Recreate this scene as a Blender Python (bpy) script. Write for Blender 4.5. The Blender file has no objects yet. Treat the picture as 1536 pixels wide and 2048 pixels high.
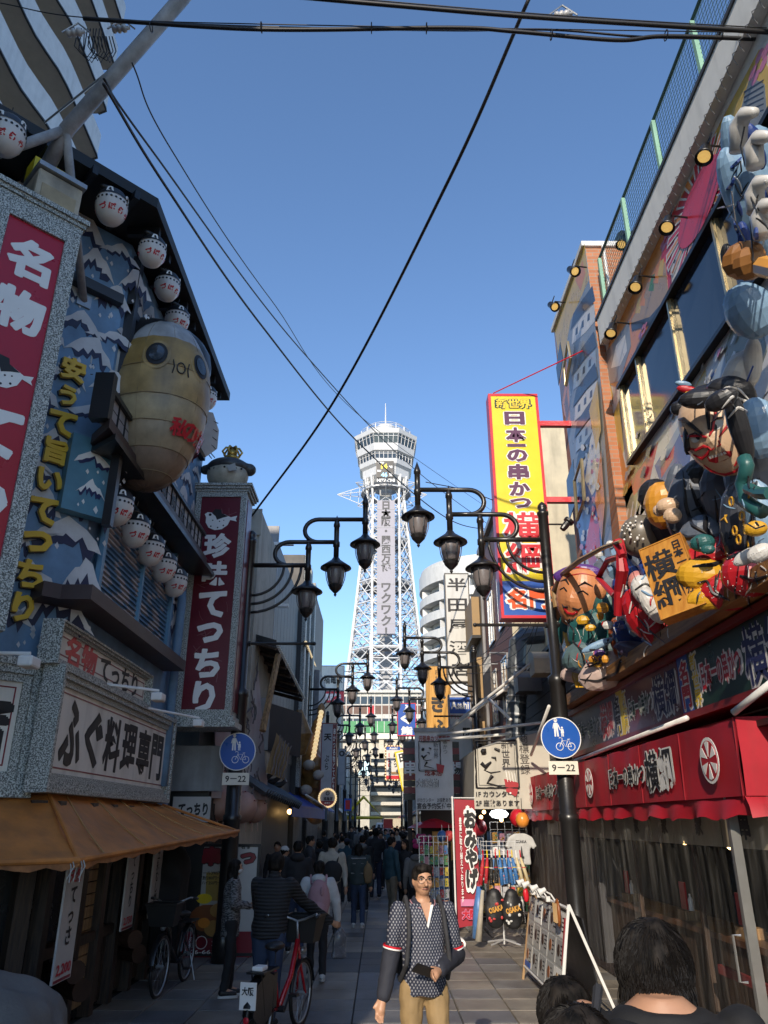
import bpy,bmesh,math,random
from mathutils import Vector,Matrix,noise
V=Vector
S=bpy.context.scene
COL=S.collection
R=random.Random(7)
rad=math.radians
# camera, world, sun, exposure
TH=rad(22.3);CT,ST=math.cos(TH),math.sin(TH);FPX=1512.0;CAMZ=2.0
cd=bpy.data.cameras.new('camera');cam=bpy.data.objects.new('camera',cd);COL.objects.link(cam)
cd.sensor_fit='VERTICAL';cd.sensor_height=24;cd.lens=24*FPX/2048
cd.clip_start=0.05;cd.clip_end=3000
cam.location=(0,0,CAMZ);cam.rotation_euler=(rad(90)+TH,0,rad(-0.28))
S.camera=cam
SUN=V((-0.24,-1.0,0.49)).normalized()
w=bpy.data.worlds.new('World');S.world=w;w.use_nodes=True
nt=w.node_tree;sk=nt.nodes.new('ShaderNodeTexSky');sk.sky_type='NISHITA';sk.sun_disc=False
sk.sun_elevation=math.asin(SUN.z);sk.sun_rotation=math.atan2(SUN.x,SUN.y)
sk.air_density=1.0;sk.dust_density=0.15;sk.ozone_density=4.5
nt.links.new(sk.outputs[0],nt.nodes['Background'].inputs[0]);nt.nodes['Background'].inputs[1].default_value=0.12
sl=bpy.data.lights.new('sun','SUN');so=bpy.data.objects.new('sun',sl);COL.objects.link(so)
sl.energy=2.4;sl.angle=rad(0.5);sl.color=(1,0.87,0.7)
so.rotation_euler=(-SUN).to_track_quat('-Z','Y').to_euler();so.location=(0,-20,40)
vs=S.view_settings;vs.view_transform='Standard';vs.look='None';vs.exposure=1.0;vs.gamma=1;vs.use_curve_mapping=False
S.cycles.max_bounces=6;S.cycles.transparent_max_bounces=12
# photo measurement -> world points
def _el(y):return math.tan(TH+math.atan((1024-y)/FPX))
def pY(x,y,Y):
 t=_el(y);return V(((x-760)/FPX*Y*(CT+ST*t),Y,CAMZ+Y*t))
def pX(x,y,X):
 t=_el(y);Y=X*FPX/(x-760)/(CT+ST*t);return V((X,Y,CAMZ+Y*t))
def pZ(x,y,z):
 t=_el(y);return pY(x,y,(z-CAMZ)/t)
def pC(x,y,c):
 t=_el(y);k=(x-760)/FPX*(CT+ST*t);Y=c/(k-1);return V((k*Y,Y,CAMZ+Y*t))
# materials
MATS={}
def mat(name,col,rough=0.6,metal=0.0,var=0.12,sc=3.0,bump=0.0,bsc=40.0,emit=0,spec=0.5,coat=0.0,dirt=0.0,stretch=None,world=False):
 if name in MATS:return MATS[name]
 m=bpy.data.materials.new(name);m.use_nodes=True;MATS[name]=m
 n=m.node_tree.nodes;l=m.node_tree.links;b=n['Principled BSDF']
 b.inputs['Roughness'].default_value=rough;b.inputs['Metallic'].default_value=metal
 b.inputs['Specular IOR Level'].default_value=spec;b.inputs['Coat Weight'].default_value=coat
 c4=(*col,1)
 b.inputs['Base Color'].default_value=c4
 if emit:
  b.inputs['Emission Color'].default_value=c4;b.inputs['Emission Strength'].default_value=emit
 tc=n.new('ShaderNodeTexCoord');src=tc.outputs['Object']
 if world:gp=n.new('ShaderNodeNewGeometry');src=gp.outputs['Position']
 if stretch:
  mp=n.new('ShaderNodeMapping');mp.inputs['Scale'].default_value=stretch;l.new(src,mp.inputs[0]);src=mp.outputs[0]
 if var:
  nz=n.new('ShaderNodeTexNoise');nz.inputs['Scale'].default_value=sc;nz.inputs['Detail'].default_value=6;nz.inputs['Roughness'].default_value=0.65
  l.new(src,nz.inputs['Vector'])
  rp=n.new('ShaderNodeMapRange');rp.inputs[1].default_value=0.25;rp.inputs[2].default_value=0.75
  rp.inputs[3].default_value=1-var*1.5;rp.inputs[4].default_value=1+var
  l.new(nz.outputs[0],rp.inputs[0])
  mx=n.new('ShaderNodeMix');mx.data_type='RGBA';mx.blend_type='MULTIPLY';mx.inputs[0].default_value=1
  mx.inputs[6].default_value=c4;l.new(rp.outputs[0],mx.inputs[7]);out=mx.outputs[2]
  if dirt:
   n2=n.new('ShaderNodeTexNoise');n2.inputs['Scale'].default_value=1.3;n2.inputs['Detail'].default_value=8
   mp2=n.new('ShaderNodeMapping');mp2.inputs['Scale'].default_value=(3,3,0.5)if not world else(0.9,0.55,1);l.new(src,mp2.inputs[0]);l.new(mp2.outputs[0],n2.inputs['Vector'])
   r2=n.new('ShaderNodeMapRange');r2.inputs[1].default_value=0.48;r2.inputs[2].default_value=0.72;r2.inputs[3].default_value=0;r2.inputs[4].default_value=dirt
   l.new(n2.outputs[0],r2.inputs[0])
   m2=n.new('ShaderNodeMix');m2.data_type='RGBA';l.new(r2.outputs[0],m2.inputs[0]);l.new(out,m2.inputs[6])
   m2.inputs[7].default_value=(0.06,0.05,0.04,1);out=m2.outputs[2]
  l.new(out,b.inputs['Base Color'])
  r3=n.new('ShaderNodeMapRange');r3.inputs[3].default_value=max(0,rough-0.12);r3.inputs[4].default_value=min(1,rough+0.12)
  l.new(nz.outputs[0],r3.inputs[0]);l.new(r3.outputs[0],b.inputs['Roughness'])
 if bump:
  n3=n.new('ShaderNodeTexNoise');n3.inputs['Scale'].default_value=bsc;n3.inputs['Detail'].default_value=4;l.new(src,n3.inputs['Vector'])
  bp=n.new('ShaderNodeBump');bp.inputs['Strength'].default_value=bump;bp.inputs['Distance'].default_value=0.02
  l.new(n3.outputs[0],bp.inputs['Height']);l.new(bp.outputs[0],b.inputs['Normal'])
 return m
def ramp2(m,tex,c0,c1,p0=0.45,p1=0.55,sc=20.0,stretch=None,bump=0.0,rough=None):
 """two-colour natural texture (stone speckle, wood grain, knit) over a material"""
 n=m.node_tree.nodes;l=m.node_tree.links;b=n['Principled BSDF']
 t=n.new(tex);t.inputs['Scale'].default_value=sc
 if tex=='ShaderNodeTexNoise':t.inputs['Detail'].default_value=5
 tc=n.new('ShaderNodeTexCoord');mp=n.new('ShaderNodeMapping');l.new(tc.outputs['Object'],mp.inputs[0]);l.new(mp.outputs[0],t.inputs['Vector'])
 if stretch:mp.inputs['Scale'].default_value=stretch
 r=n.new('ShaderNodeValToRGB');r.color_ramp.elements[0].position=p0;r.color_ramp.elements[0].color=(*c0,1)
 r.color_ramp.elements[1].position=p1;r.color_ramp.elements[1].color=(*c1,1)
 l.new(t.outputs['Fac']if 'Fac' in t.outputs else t.outputs[0],r.inputs[0]);l.new(r.outputs[0],b.inputs['Base Color'])
 if bump:
  bp=n.new('ShaderNodeBump');bp.inputs['Strength'].default_value=bump;bp.inputs['Distance'].default_value=0.02
  l.new(t.outputs['Fac']if 'Fac' in t.outputs else t.outputs[0],bp.inputs['Height']);l.new(bp.outputs[0],b.inputs['Normal'])
 return m
def clear(name,col,alpha,rough=0.08):
 m=mat(name,col,rough,var=0);b=m.node_tree.nodes['Principled BSDF'];b.inputs['Alpha'].default_value=alpha
 n=m.node_tree.nodes;l=m.node_tree.links
 tc=n.new('ShaderNodeTexCoord');nz=n.new('ShaderNodeTexNoise');mp=n.new('ShaderNodeMapping');mp.inputs['Scale'].default_value=(9,9,0.7)
 l.new(tc.outputs['Object'],mp.inputs[0]);l.new(mp.outputs[0],nz.inputs['Vector']);nz.inputs['Scale'].default_value=2.2;nz.inputs['Detail'].default_value=6
 r=n.new('ShaderNodeMapRange');r.inputs[1].default_value=0.45;r.inputs[2].default_value=0.8;r.inputs[3].default_value=alpha*0.5;r.inputs[4].default_value=min(1,alpha*2.6)
 l.new(nz.outputs[0],r.inputs[0]);l.new(r.outputs[0],b.inputs['Alpha'])
 return m
# geometry builder
ORG={}
class G:
 def __init__(s):s.v=[];s.f=[];s.mi=[];s.m=0
 def add(s,vs_,fs):
  b=len(s.v);s.v+=[tuple(p)for p in vs_];s.f+=[tuple(i+b for i in f)for f in fs];s.mi+=[s.m]*len(fs);return s
 def box(s,x0,x1,y0,y1,z0,z1):
  return s.add([(x0,y0,z0),(x1,y0,z0),(x1,y1,z0),(x0,y1,z0),(x0,y0,z1),(x1,y0,z1),(x1,y1,z1),(x0,y1,z1)],[(0,3,2,1),(4,5,6,7),(0,1,5,4),(1,2,6,5),(2,3,7,6),(3,0,4,7)])
 def obox(s,o,u,v,n,a,b,d0,d1):
  P=[V(o)+u*x+v*y+n*z for z in(d0,d1)for y in b for x in a]
  return s.add(P,[(0,2,3,1),(4,5,7,6),(0,1,5,4),(2,6,7,3),(0,4,6,2),(1,3,7,5)])
 def tube(s,pts,r,n=8,cap=True):
  pts=[V(p)for p in pts];k=len(pts);rs=[r]*k if not hasattr(r,'__len__')else list(r)
  vs_=[];prev=None
  for i,p in enumerate(pts):
   t=(pts[min(i+1,k-1)]-pts[max(i-1,0)])
   if t.length<1e-9:t=V((0,0,1))
   t.normalize()
   if prev is None:
    a=t.orthogonal().normalized()
   else:
    a=prev-t*prev.dot(t)
    a=a.normalized()if a.length>1e-6 else t.orthogonal().normalized()
   prev=a;b=t.cross(a)
   for j in range(n):
    q=2*math.pi*j/n;vs_.append(p+(a*math.cos(q)+b*math.sin(q))*rs[i])
  fs=[(i*n+j,i*n+(j+1)%n,(i+1)*n+(j+1)%n,(i+1)*n+j)for i in range(k-1)for j in range(n)]
  if cap:fs+=[tuple(range(n))[::-1],tuple((k-1)*n+j for j in range(n))]
  return s.add(vs_,fs)
 def lathe(s,prof,n=16,M=None,cap=True):
  vs_=[]
  for r_,z in prof:
   for j in range(n):
    q=2*math.pi*j/n;p=V((r_*math.cos(q),r_*math.sin(q),z));vs_.append(M@p if M else p)
  k=len(prof)
  fs=[(i*n+j,i*n+(j+1)%n,(i+1)*n+(j+1)%n,(i+1)*n+j)for i in range(k-1)for j in range(n)]
  if cap:fs+=[tuple(range(n))[::-1],tuple((k-1)*n+j for j in range(n))]
  return s.add(vs_,fs)
 def ball(s,c,rx,ry=None,rz=None,n=12,k=8,M=None):
  ry=rx if ry is None else ry;rz=rx if rz is None else rz;c=V(c)
  vs_=[V((0,0,-rz))]
  for i in range(1,k):
   a=-math.pi/2+math.pi*i/k
   for j in range(n):
    q=2*math.pi*j/n;vs_.append(V((rx*math.cos(a)*math.cos(q),ry*math.cos(a)*math.sin(q),rz*math.sin(a))))
  vs_.append(V((0,0,rz)))
  if M:vs_=[M@p for p in vs_]
  vs_=[c+p for p in vs_];top=len(vs_)-1
  fs=[(0,1+(j+1)%n,1+j)for j in range(n)]
  fs+=[(1+i*n+j,1+i*n+(j+1)%n,1+(i+1)*n+(j+1)%n,1+(i+1)*n+j)for i in range(k-2)for j in range(n)]
  fs+=[(1+(k-2)*n+j,1+(k-2)*n+(j+1)%n,top)for j in range(n)]
  return s.add(vs_,fs)
 def cap(s,a,ra,b,rb,n=10):
  a=V(a);b=V(b);d=b-a;L=d.length
  if L<1e-6:return s.ball(a,max(ra,rb))
  q=d.to_track_quat('Z','Y').to_matrix()
  pr=[]
  for i in range(1,5):t=-math.pi/2+math.pi/2*i/4;pr.append((ra*math.cos(t),ra*math.sin(t)))
  for i in range(0,4):t=math.pi/2*i/4;pr.append((rb*math.cos(t),L+rb*math.sin(t)))
  vs_=[]
  for r_,z in pr:
   for j in range(n):t=2*math.pi*j/n;vs_.append(a+q@V((r_*math.cos(t),r_*math.sin(t),z)))
  k=len(pr)
  fs=[(i*n+j,i*n+(j+1)%n,(i+1)*n+(j+1)%n,(i+1)*n+j)for i in range(k-1)for j in range(n)]
  fs+=[tuple(range(n))[::-1],tuple((k-1)*n+j for j in range(n))]
  return s.add(vs_,fs)
 def loft(s,secs,n=16):
  vs_=[]
  for cx,cy,z,rx,ry in secs:
   for j in range(n):q=2*math.pi*j/n;vs_.append((cx+rx*math.cos(q),cy+ry*math.sin(q),z))
  k=len(secs)
  fs=[(i*n+j,i*n+(j+1)%n,(i+1)*n+(j+1)%n,(i+1)*n+j)for i in range(k-1)for j in range(n)]
  fs+=[tuple(range(n))[::-1],tuple((k-1)*n+j for j in range(n))]
  return s.add(vs_,fs)
 def prism(s,poly,o,u,v,n,d0,d1):
  k=len(poly);P=[V(o)+u*x+v*y+n*d0 for x,y in poly]+[V(o)+u*x+v*y+n*d1 for x,y in poly]
  fs=[tuple(range(k))[::-1],tuple(range(k,2*k))]+[(i,(i+1)%k,k+(i+1)%k,k+i)for i in range(k)]
  return s.add(P,fs)
 def slab(s,P,n,d):
  k=len(P);P=[V(p)for p in P];Q=P+[p+V(n)*d for p in P]
  return s.add(Q,[tuple(range(k))[::-1],tuple(range(k,2*k))]+[(i,(i+1)%k,k+(i+1)%k,k+i)for i in range(k)])
 def text(s,body,o,u,v,w=None,h=None,off=0.0,d=0.004,ext=0.0,vert=False,mirror=False,rot=0):
  vv,ff=textmesh(body,off,vert)
  x0=min(p[0]for p in vv);x1=max(p[0]for p in vv);y0=min(p[1]for p in vv);y1=max(p[1]for p in vv)
  sx=w/(x1-x0)if w else None;sy=h/max(1e-6,y1-y0)if h else None
  sx=sx or sy;sy=sy or sx
  if h and not w and not vert and len(body)==1 and(x1-x0)>2.5*(y1-y0):sx=sy=h/(x1-x0)
  u=V(u);v=V(v);n=u.cross(v).normalized();o=V(o);cx=(x0+x1)/2;cy=(y0+y1)/2
  P=[]
  cr,sr=math.cos(rot),math.sin(rot)
  for p in vv:
   a=(p[0]-cx)*sx;b=(p[1]-cy)*sy
   P.append(o+u*(a*cr-b*sr)+v*(a*sr+b*cr)+n*(d+ext+p[2]*sx))
  s.add(P,ff)
  if ext:
   ec={}
   for f in ff:
    for i in range(len(f)):
     a,b=f[i],f[(i+1)%len(f)];k=(min(a,b),max(a,b));ec[k]=None if k in ec else(a,b)
   base=len(P);Q=P+[p-n*ext for p in P]
   s.add(Q,[(a,a+base,b+base,b)for k,e in ec.items()if e for a,b in[e]])
  return s
 def build(s,name,mats,parent=None,smooth=False,bevel=0.0,kind=None,link=True):
  if not isinstance(mats,(list,tuple)):mats=[mats]
  org=ORG.get(parent.name,V((0,0,0)))if parent else V((0,0,0))
  me=bpy.data.meshes.new(name)
  me.from_pydata([(p[0]-org.x,p[1]-org.y,p[2]-org.z)for p in s.v],[],s.f)
  for m in mats:me.materials.append(m)
  if len(mats)>1:me.polygons.foreach_set('material_index',s.mi)
  if smooth:me.polygons.foreach_set('use_smooth',[True]*len(me.polygons))
  me.update()
  o=bpy.data.objects.new(name,me);COL.objects.link(o)
  if parent:o.parent=parent;ORG[o.name]=org
  if bevel:
   b=o.modifiers.new('bevel','BEVEL');b.width=bevel;b.segments=2;b.limit_method='ANGLE'
  if kind:o['kind']=kind
  return o
_TX={}
def _glyph(body,off):
 k=(body,round(off,4))
 if k in _TX:return _TX[k]
 c=bpy.data.curves.new('lettering','FONT');c.body=body;c.offset=off;c.resolution_u=2
 o=bpy.data.objects.new('lettering',c);COL.objects.link(o)
 m=bpy.data.meshes.new_from_object(o.evaluated_get(bpy.context.evaluated_depsgraph_get()))
 r=([(p.co.x,p.co.y)for p in m.vertices],[tuple(p.vertices)for p in m.polygons])
 bpy.data.meshes.remove(m);bpy.data.objects.remove(o);bpy.data.curves.remove(c);_TX[k]=r
 return r
def fat(body,off):
 """brush-heavy glyph: the outline swept round a small circle, each copy a hair deeper than the last"""
 if off<=0.03:return[(p[0],p[1],0.0)for p in _glyph(body,off)[0]],_glyph(body,off)[1]
 a,f=_glyph(body,0.022);r=(off-0.022)*0.95;vv=[];ff=[];n=8
 for k in range(n+1):
  dx,dy=(r*math.cos(2*math.pi*k/n),r*math.sin(2*math.pi*k/n))if k<n else(0,0)
  b=len(vv);vv+=[(p[0]+dx,p[1]+dy,-0.0012*(n-k))for p in a];ff+=[tuple(i+b for i in q)for q in f]
 return vv,ff
def textmesh(body,off,vert):
 if not vert:return fat(body,off)
 vv=[];ff=[];y=0
 for ch in body:
  if ch==' ':y-=0.5;continue
  a,f=fat(ch,off);xs=[p[0]for p in a];ys=[p[1]for p in a];cx=(min(xs)+max(xs))/2;b=len(vv)
  cy=(min(ys)+max(ys))/2
  if ch in 'ー-':a=[(p[1]-cy+cx,p[0]-cx+cy,p[2])for p in a]
  vv+=[(p[0]-cx,p[1]-(cy if ch in '一ー・' else 0.36)+y,p[2])for p in a];ff+=[tuple(i+b for i in q)for q in f];y-=1.0
 return vv,ff
# things
def tag(o,label,cat,group=None):
 o['label']=label;o['category']=cat
 if group:o['group']=group
 return o
def thing(name,label,cat,loc=(0,0,0),group=None):
 o=bpy.data.objects.new(name,None);COL.objects.link(o);o.empty_display_size=0.1
 o.location=loc;ORG[o.name]=V(loc);return tag(o,label,cat,group)
def kids(o):return[c for c in COL.objects if c.parent==o]
KID={}
def copytree(src,loc,rz=0,label=None,group=None,scale=None,swap=None):
 if src.name not in KID:
  KID[src.name]=[(c,[g for g in src_all if g.parent==c])for src_all in[list(COL.objects)]for c in src_all if c.parent==src]
 r=src.copy();COL.objects.link(r);r.location=loc;r.rotation_euler=(0,0,rz)
 if scale:r.scale=scale if hasattr(scale,'__len__')else(scale,)*3
 if label:r['label']=label
 if group:r['group']=group
 def cp(c,p):
  d=c.copy();COL.objects.link(d);d.parent=p
  if swap and c.data is not None:
   for i,sl_ in enumerate(d.material_slots):
    mt=sl_.material and swap.get(sl_.material.name)
    if mt:sl_.link='OBJECT';sl_.material=mt
  return d
 for c,gs in KID[src.name]:
  d=cp(c,r)
  for g in gs:cp(g,d)
 return r
def solid(g,voxel,smooth=6,disp=0.0,dsc=8.0):
 """grow one continuous skin round everything in a builder; returns a builder holding it"""
 me=bpy.data.meshes.new('skin');me.from_pydata(g.v,[],g.f);o=bpy.data.objects.new('skin',me);COL.objects.link(o)
 m=o.modifiers.new('r','REMESH');m.mode='VOXEL';m.voxel_size=voxel
 if smooth:sm=o.modifiers.new('s','SMOOTH');sm.iterations=smooth;sm.factor=0.5
 e=bpy.data.meshes.new_from_object(o.evaluated_get(bpy.context.evaluated_depsgraph_get()))
 r=G();vs_=[p.co.copy()for p in e.vertices]
 if disp:
  ns=[p.normal.copy()for p in e.vertices]
  vs_=[p+n*disp*noise.noise(p*dsc)for p,n in zip(vs_,ns)]
 r.add(vs_,[tuple(p.vertices)for p in e.polygons])
 bpy.data.objects.remove(o);bpy.data.meshes.remove(me);bpy.data.meshes.remove(e)
 return r
X_=V((1,0,0));Y_=V((0,1,0));Z_=V((0,0,1))
FR={'cam':(X_,Z_),'left':(Y_,Z_),'right':(-Y_,Z_),'cham':(V((0.7071,0.7071,0)),Z_)}
def signbox(name,label,o,u,v,w,h,depth,face,edge,texts=(),border=0.04,cat='sign',parts=None,group=None):
 """box sign: o = centre of the front face; texts = (body, dx, dy, w, h, mat, offset, vertical[, (outline mat, outline offset)])"""
 u=V(u).normalized();v=V(v).normalized();n=u.cross(v)
 t=thing(name,label,cat,V(o)-v*h/2,group)
 a,b=w/2,h/2
 G().obox(o,u,v,n,(-a,a),(-b,b),-depth,-0.012).build('casing',edge,t,bevel=0.006)
 fr=G()
 for x0,x1,y0,y1 in((-a,a,b-border,b),(-a,a,-b,-b+border),(-a,-a+border,-b+border,b-border),(a-border,a,-b+border,b-border)):
  fr.obox(o,u,v,n,(x0,x1),(y0,y1),-0.012,0.006)
 fr.build('frame',edge,t)
 G().obox(o,u,v,n,(-a+border,a-border),(-b+border,b-border),-0.011,-0.003).build('face_panel',face,t)
 letter(t,o,u,v,texts)
 return t
def letter(t,o,u,v,texts,d=0.002,name='lettering'):
 g=G();ms=[]
 for tx in texts:
  body,dx,dy,w_,h_,m,off,vert=tx[:8]
  p=V(o)+V(u)*dx+V(v)*dy
  if len(tx)>8 and tx[8]:
   om,oo=tx[8]
   if om not in ms:ms.append(om)
   g.m=ms.index(om);k=1+(oo-off)*1.5
   g.text(body,p,u,v,w_ and w_*k,h_ and h_*k,oo,d,vert=vert)
  if m not in ms:ms.append(m)
  g.m=ms.index(m);g.text(body,p,u,v,w_,h_,off,d+0.003+(0.005*(h_ or w_ or 0.3)if len(tx)>8 and tx[8]else 0),vert=vert)
 if g.f:return g.build(name,ms,t)
# palette
BLK=mat('black_paint',(0.012,0.012,0.014),0.35,0.0,0.1,bump=0.1)
INK=mat('ink_black',(0.012,0.011,0.012),0.55,var=0.05)
WHT=mat('white_paint',(0.78,0.77,0.74),0.5,var=0.05,dirt=0.25)
LET=mat('white_lettering',(0.82,0.81,0.78),0.5,var=0.03)
CRM=mat('cream_panel',(0.72,0.68,0.6),0.5,var=0.05,dirt=0.3)
RED=mat('sign_red',(0.5,0.012,0.025),0.35,var=0.06)
DRED=mat('maroon_panel',(0.2,0.008,0.02),0.35,var=0.08)
YEL=mat('sign_yellow',(0.83,0.6,0.02),0.4,var=0.04)
BLU=mat('sign_blue',(0.015,0.09,0.42),0.35,var=0.04)
NAVY=mat('navy_ink',(0.02,0.025,0.1),0.5,var=0.05)
STEEL=mat('galvanised_steel',(0.35,0.36,0.37),0.4,0.6,0.15,8,0.1)
GREY=mat('grey_paint',(0.3,0.3,0.31),0.5,var=0.12,dirt=0.4)
GRAN=ramp2(mat('granite_frame',(0.4,0.4,0.38),0.45,var=0),'ShaderNodeTexNoise',(0.09,0.1,0.09),(0.6,0.62,0.58),0.42,0.6,75,bump=0.4)
BRN=mat('purple_brown_paint',(0.055,0.035,0.035),0.5,var=0.15)
DWOOD=ramp2(mat('dark_wood',(0.05,0.03,0.02),0.55,var=0),'ShaderNodeTexNoise',(0.018,0.011,0.008),(0.07,0.042,0.026),0.35,0.7,6,(8,8,0.6),0.2)
TWOOD=ramp2(mat('tan_wood',(0.3,0.18,0.08),0.55,var=0),'ShaderNodeTexNoise',(0.16,0.09,0.04),(0.42,0.26,0.12),0.35,0.7,5,(8,8,0.5),0.2)
# SETTING: ground and paving
ASPH=mat('asphalt',(0.05,0.05,0.052),0.85,var=0.25,sc=2,bump=0.3,bsc=60)
g=G();g.add([(-900,-300,-0.07),(900,-300,-0.07),(900,1800,-0.07),(-900,1800,-0.07)],[(0,1,2,3)])
g.build('ground',ASPH,kind='structure')
g=G();g.box(-3.6,3.4,-30,150,-0.066,-0.022)
pave=g.build('pavement',mat('paving_joint',(0.05,0.047,0.043),0.9,var=0.2),kind='structure')
def slabmat(nm,c):
 m=mat(nm,c,0.5,var=0.34,sc=1.7,dirt=0.62,bump=0.3,bsc=90,world=True);return m
SM=[slabmat('paving_tan',(0.235,0.205,0.165)),slabmat('paving_buff',(0.27,0.235,0.185)),slabmat('paving_grey',(0.2,0.19,0.175)),slabmat('paving_blue_grey',(0.15,0.15,0.155)),slabmat('paving_dark',(0.065,0.066,0.07))]
def slabverts(x0,x1,y0,y1,z=0.0,e=0.006):
 return[(x0,y0,-0.02),(x1,y0,-0.02),(x1,y1,-0.02),(x0,y1,-0.02),(x0+e,y0+e,z),(x1-e,y0+e,z),(x1-e,y1-e,z),(x0+e,y1-e,z)]
SF=[(4,5,6,7),(0,1,5,4),(1,2,6,5),(2,3,7,6),(3,0,4,7)]
SX,SY=0.6,0.6
me=[]
for i in range(5):
 gg=G();gg.add(slabverts(-SX/2+0.004,SX/2-0.004,-SY/2+0.004,SY/2-0.004),SF)
 o=gg.build('paving_slab',SM[i],pave);me.append(o.data);bpy.data.objects.remove(o)
far=G();ri=random.Random(3)
for j in range(-14,66):
 for i in range(11):
  x=-3.3+SX*(i+0.5);y=8.4+SY*(j+0.5)
  band=j in(7,8,9)and 4<=i<=6 or j in(13,)and i in(4,7)
  k=4 if band else(3 if i in(5,)and ri.random()<0.75 else ri.choice((0,0,1,1,2,2,3)))
  if 0<=j<27:
   o=bpy.data.objects.new('paving_slab',me[k]);COL.objects.link(o);o.parent=pave
   o.location=(x,y,ri.uniform(-0.003,0.001));o.rotation_euler=(0,0,ri.choice((0,math.pi)))
  else:
   far.m=min(k,3);far.add(slabverts(x-SX/2+0.004,x+SX/2-0.004,y-SY/2+0.004,y+SY/2-0.004),SF)
far.build('paving_slab',SM[:4],pave,kind='stuff')
g=G();g.obox(V((0.95,13.9,0)),X_,Y_,Z_,(-0.3,0.3),(-0.2,0.2),-0.01,0.004)
g.build('drain_cover',mat('iron',(0.06,0.06,0.06),0.5,0.7),pave)
# TOWER
TWH=mat('tower_white',(0.6,0.61,0.62),0.45,var=0.06,dirt=0.15)
TGR=mat('tower_grey',(0.35,0.36,0.38),0.5,var=0.1)
GLS=mat('dark_glass',(0.03,0.04,0.05),0.08,0.0,0.1,spec=0.8)
TX,TY=1.25,172.0
t=thing('observation_tower','tall white steel lattice tower with octagonal observation deck at the end of the street','tower',(TX,TY,0))
def RR(z):return 9.3+(4.5-9.3)*((z-28)/46)**0.85 if z>28 else 9.3
def cols(z):
 r=RR(z);a=3.15
 return[V((TX-a,TY-r,z)),V((TX+a,TY-r,z)),V((TX+r,TY-a,z)),V((TX+r,TY+a,z)),V((TX+a,TY+r,z)),V((TX-a,TY+r,z)),V((TX-r,TY+a,z)),V((TX-r,TY-a,z))]
LV=[27+5.3*i for i in range(10)]
for i in range(8):
 g=G();pts=[cols(z)[i]for z in LV];g.tube(pts,0.36,4)
 g.build('leg',TWH,t)
for i in range(8):
 g=G()
 for k in range(9):
  A,B=cols(LV[k]),cols(LV[k+1]);a,b,c,d=A[i],A[(i+1)%8],B[i],B[(i+1)%8]
  g.tube([a,d],0.17,4);g.tube([b,c],0.17,4);g.tube([a,b],0.2,4);m1,m2=a.lerp(c,0.5),b.lerp(d,0.5);g.tube([a.lerp(b,0.5),m1],0.09,4);g.tube([a.lerp(b,0.5),m2],0.09,4);g.tube([c.lerp(d,0.5),m1],0.09,4);g.tube([c.lerp(d,0.5),m2],0.09,4);g.tube([m1,m2],0.13,4);ce=V((TX,TY,m1.z));g.tube([m1,ce+(m1-ce)*0.4],0.09,4)
  M=(a+b+c+d)/4;l=(a+c)/2;r=(b+d)/2
  for p,q in((l,M),(M,r),(l,(a+b)/2),(r,(a+b)/2),(l,(c+d)/2),(r,(c+d)/2)):g.tube([p,q],0.07,4)
  cen=V((TX,TY,LV[k]));g.tube([a,cen+(a-cen)*0.35],0.1,4)
  if k%2==0:g.tube([a,V((TX,TY,LV[k]+2.6))],0.07,4)
 g.build('bracing',TWH,t)
for k in(2,5,7):
 g=G();r=RR(LV[k])-0.3
 g.lathe([(r,LV[k]-0.4),(r,LV[k]+0.5),(r*0.55,LV[k]+0.5),(r*0.55,LV[k]-0.4)],8,Matrix.Translation((TX,TY,0))@Matrix.Rotation(rad(22.5),4,'Z'),cap=False)
 g.build('platform',TGR,t)
g=G();g.box(TX-1.5,TX+1.5,TY-1.5,TY+1.5,27,84);g.build('lift_shaft',TGR,t)
g=G();g.box(TX-3.6,TX-2.9,TY-8,TY-7.4,27,40)
for i in range(14):g.box(TX-2.9,TX-1.2,TY-7.9,TY-7.7,27.5+i,27.65+i)
g.build('ladder',TWH,t)
ZB0,ZB1=pY(770,1270,TY-8).z,pY(770,1015,TY-5).z
bo=V((TX,TY-9.3,(ZB0+ZB1)/2));hb=ZB1-ZB0
TIN=mat('banner_ink',(0.09,0.09,0.095),0.6)
LIL=mat('banner_grey',(0.33,0.32,0.37),0.5,var=0.08)
g=G();g.obox(bo,X_,Z_,-Y_,(-2.05,2.05),(-hb/2,hb/2),-0.6,0.0)
bn=g.build('banner_panel',LIL,t)
g=G()
for i in range(7):g.obox(bo+Z_*(-hb/2+hb*(i+0.5)/7),X_,Z_,-Y_,(-2.05,2.05),(-0.06,0.06),0.001,0.05)
g.build('seam',TGR,bn)
letter(t,bo,X_,Z_,[('日立',0,hb*0.425,2.2,None,TIN,0.03,True),('大阪・関西万博',0,hb*0.19,2.2,None,TIN,0.03,True),('ワクワク！',0,-hb*0.33,2.2,None,TIN,0.03,True)],d=0.06)
DF=Matrix.Translation((TX,TY,0))@Matrix.Rotation(rad(22.5),4,'Z')
fz=lambda y:pY(770,y,TY-7.6).z
z0,z1,z2,z3,z4,z5,z6=fz(921),fz(912),fz(898),fz(884),fz(865),fz(857),fz(950)
rD=8.0
g=G();g.lathe([(4.6,z6),(6.1,z6+1.2),(6.2,z0-0.6),(6.9,z0),(7.1,z1)],8,DF);g.build('lower_hull',TWH,t)
g=G();g.lathe([(6.7,z1),(6.9,z2)],8,DF,False);g.lathe([(7.5,z3),(8.1,z4)],8,DF,False);g.build('window_band',GLS,t)
g=G();g.lathe([(7.1,z2),(7.5,z2+0.15),(7.8,z3)],8,DF);g.build('parapet_band',TWH,t)
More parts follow.
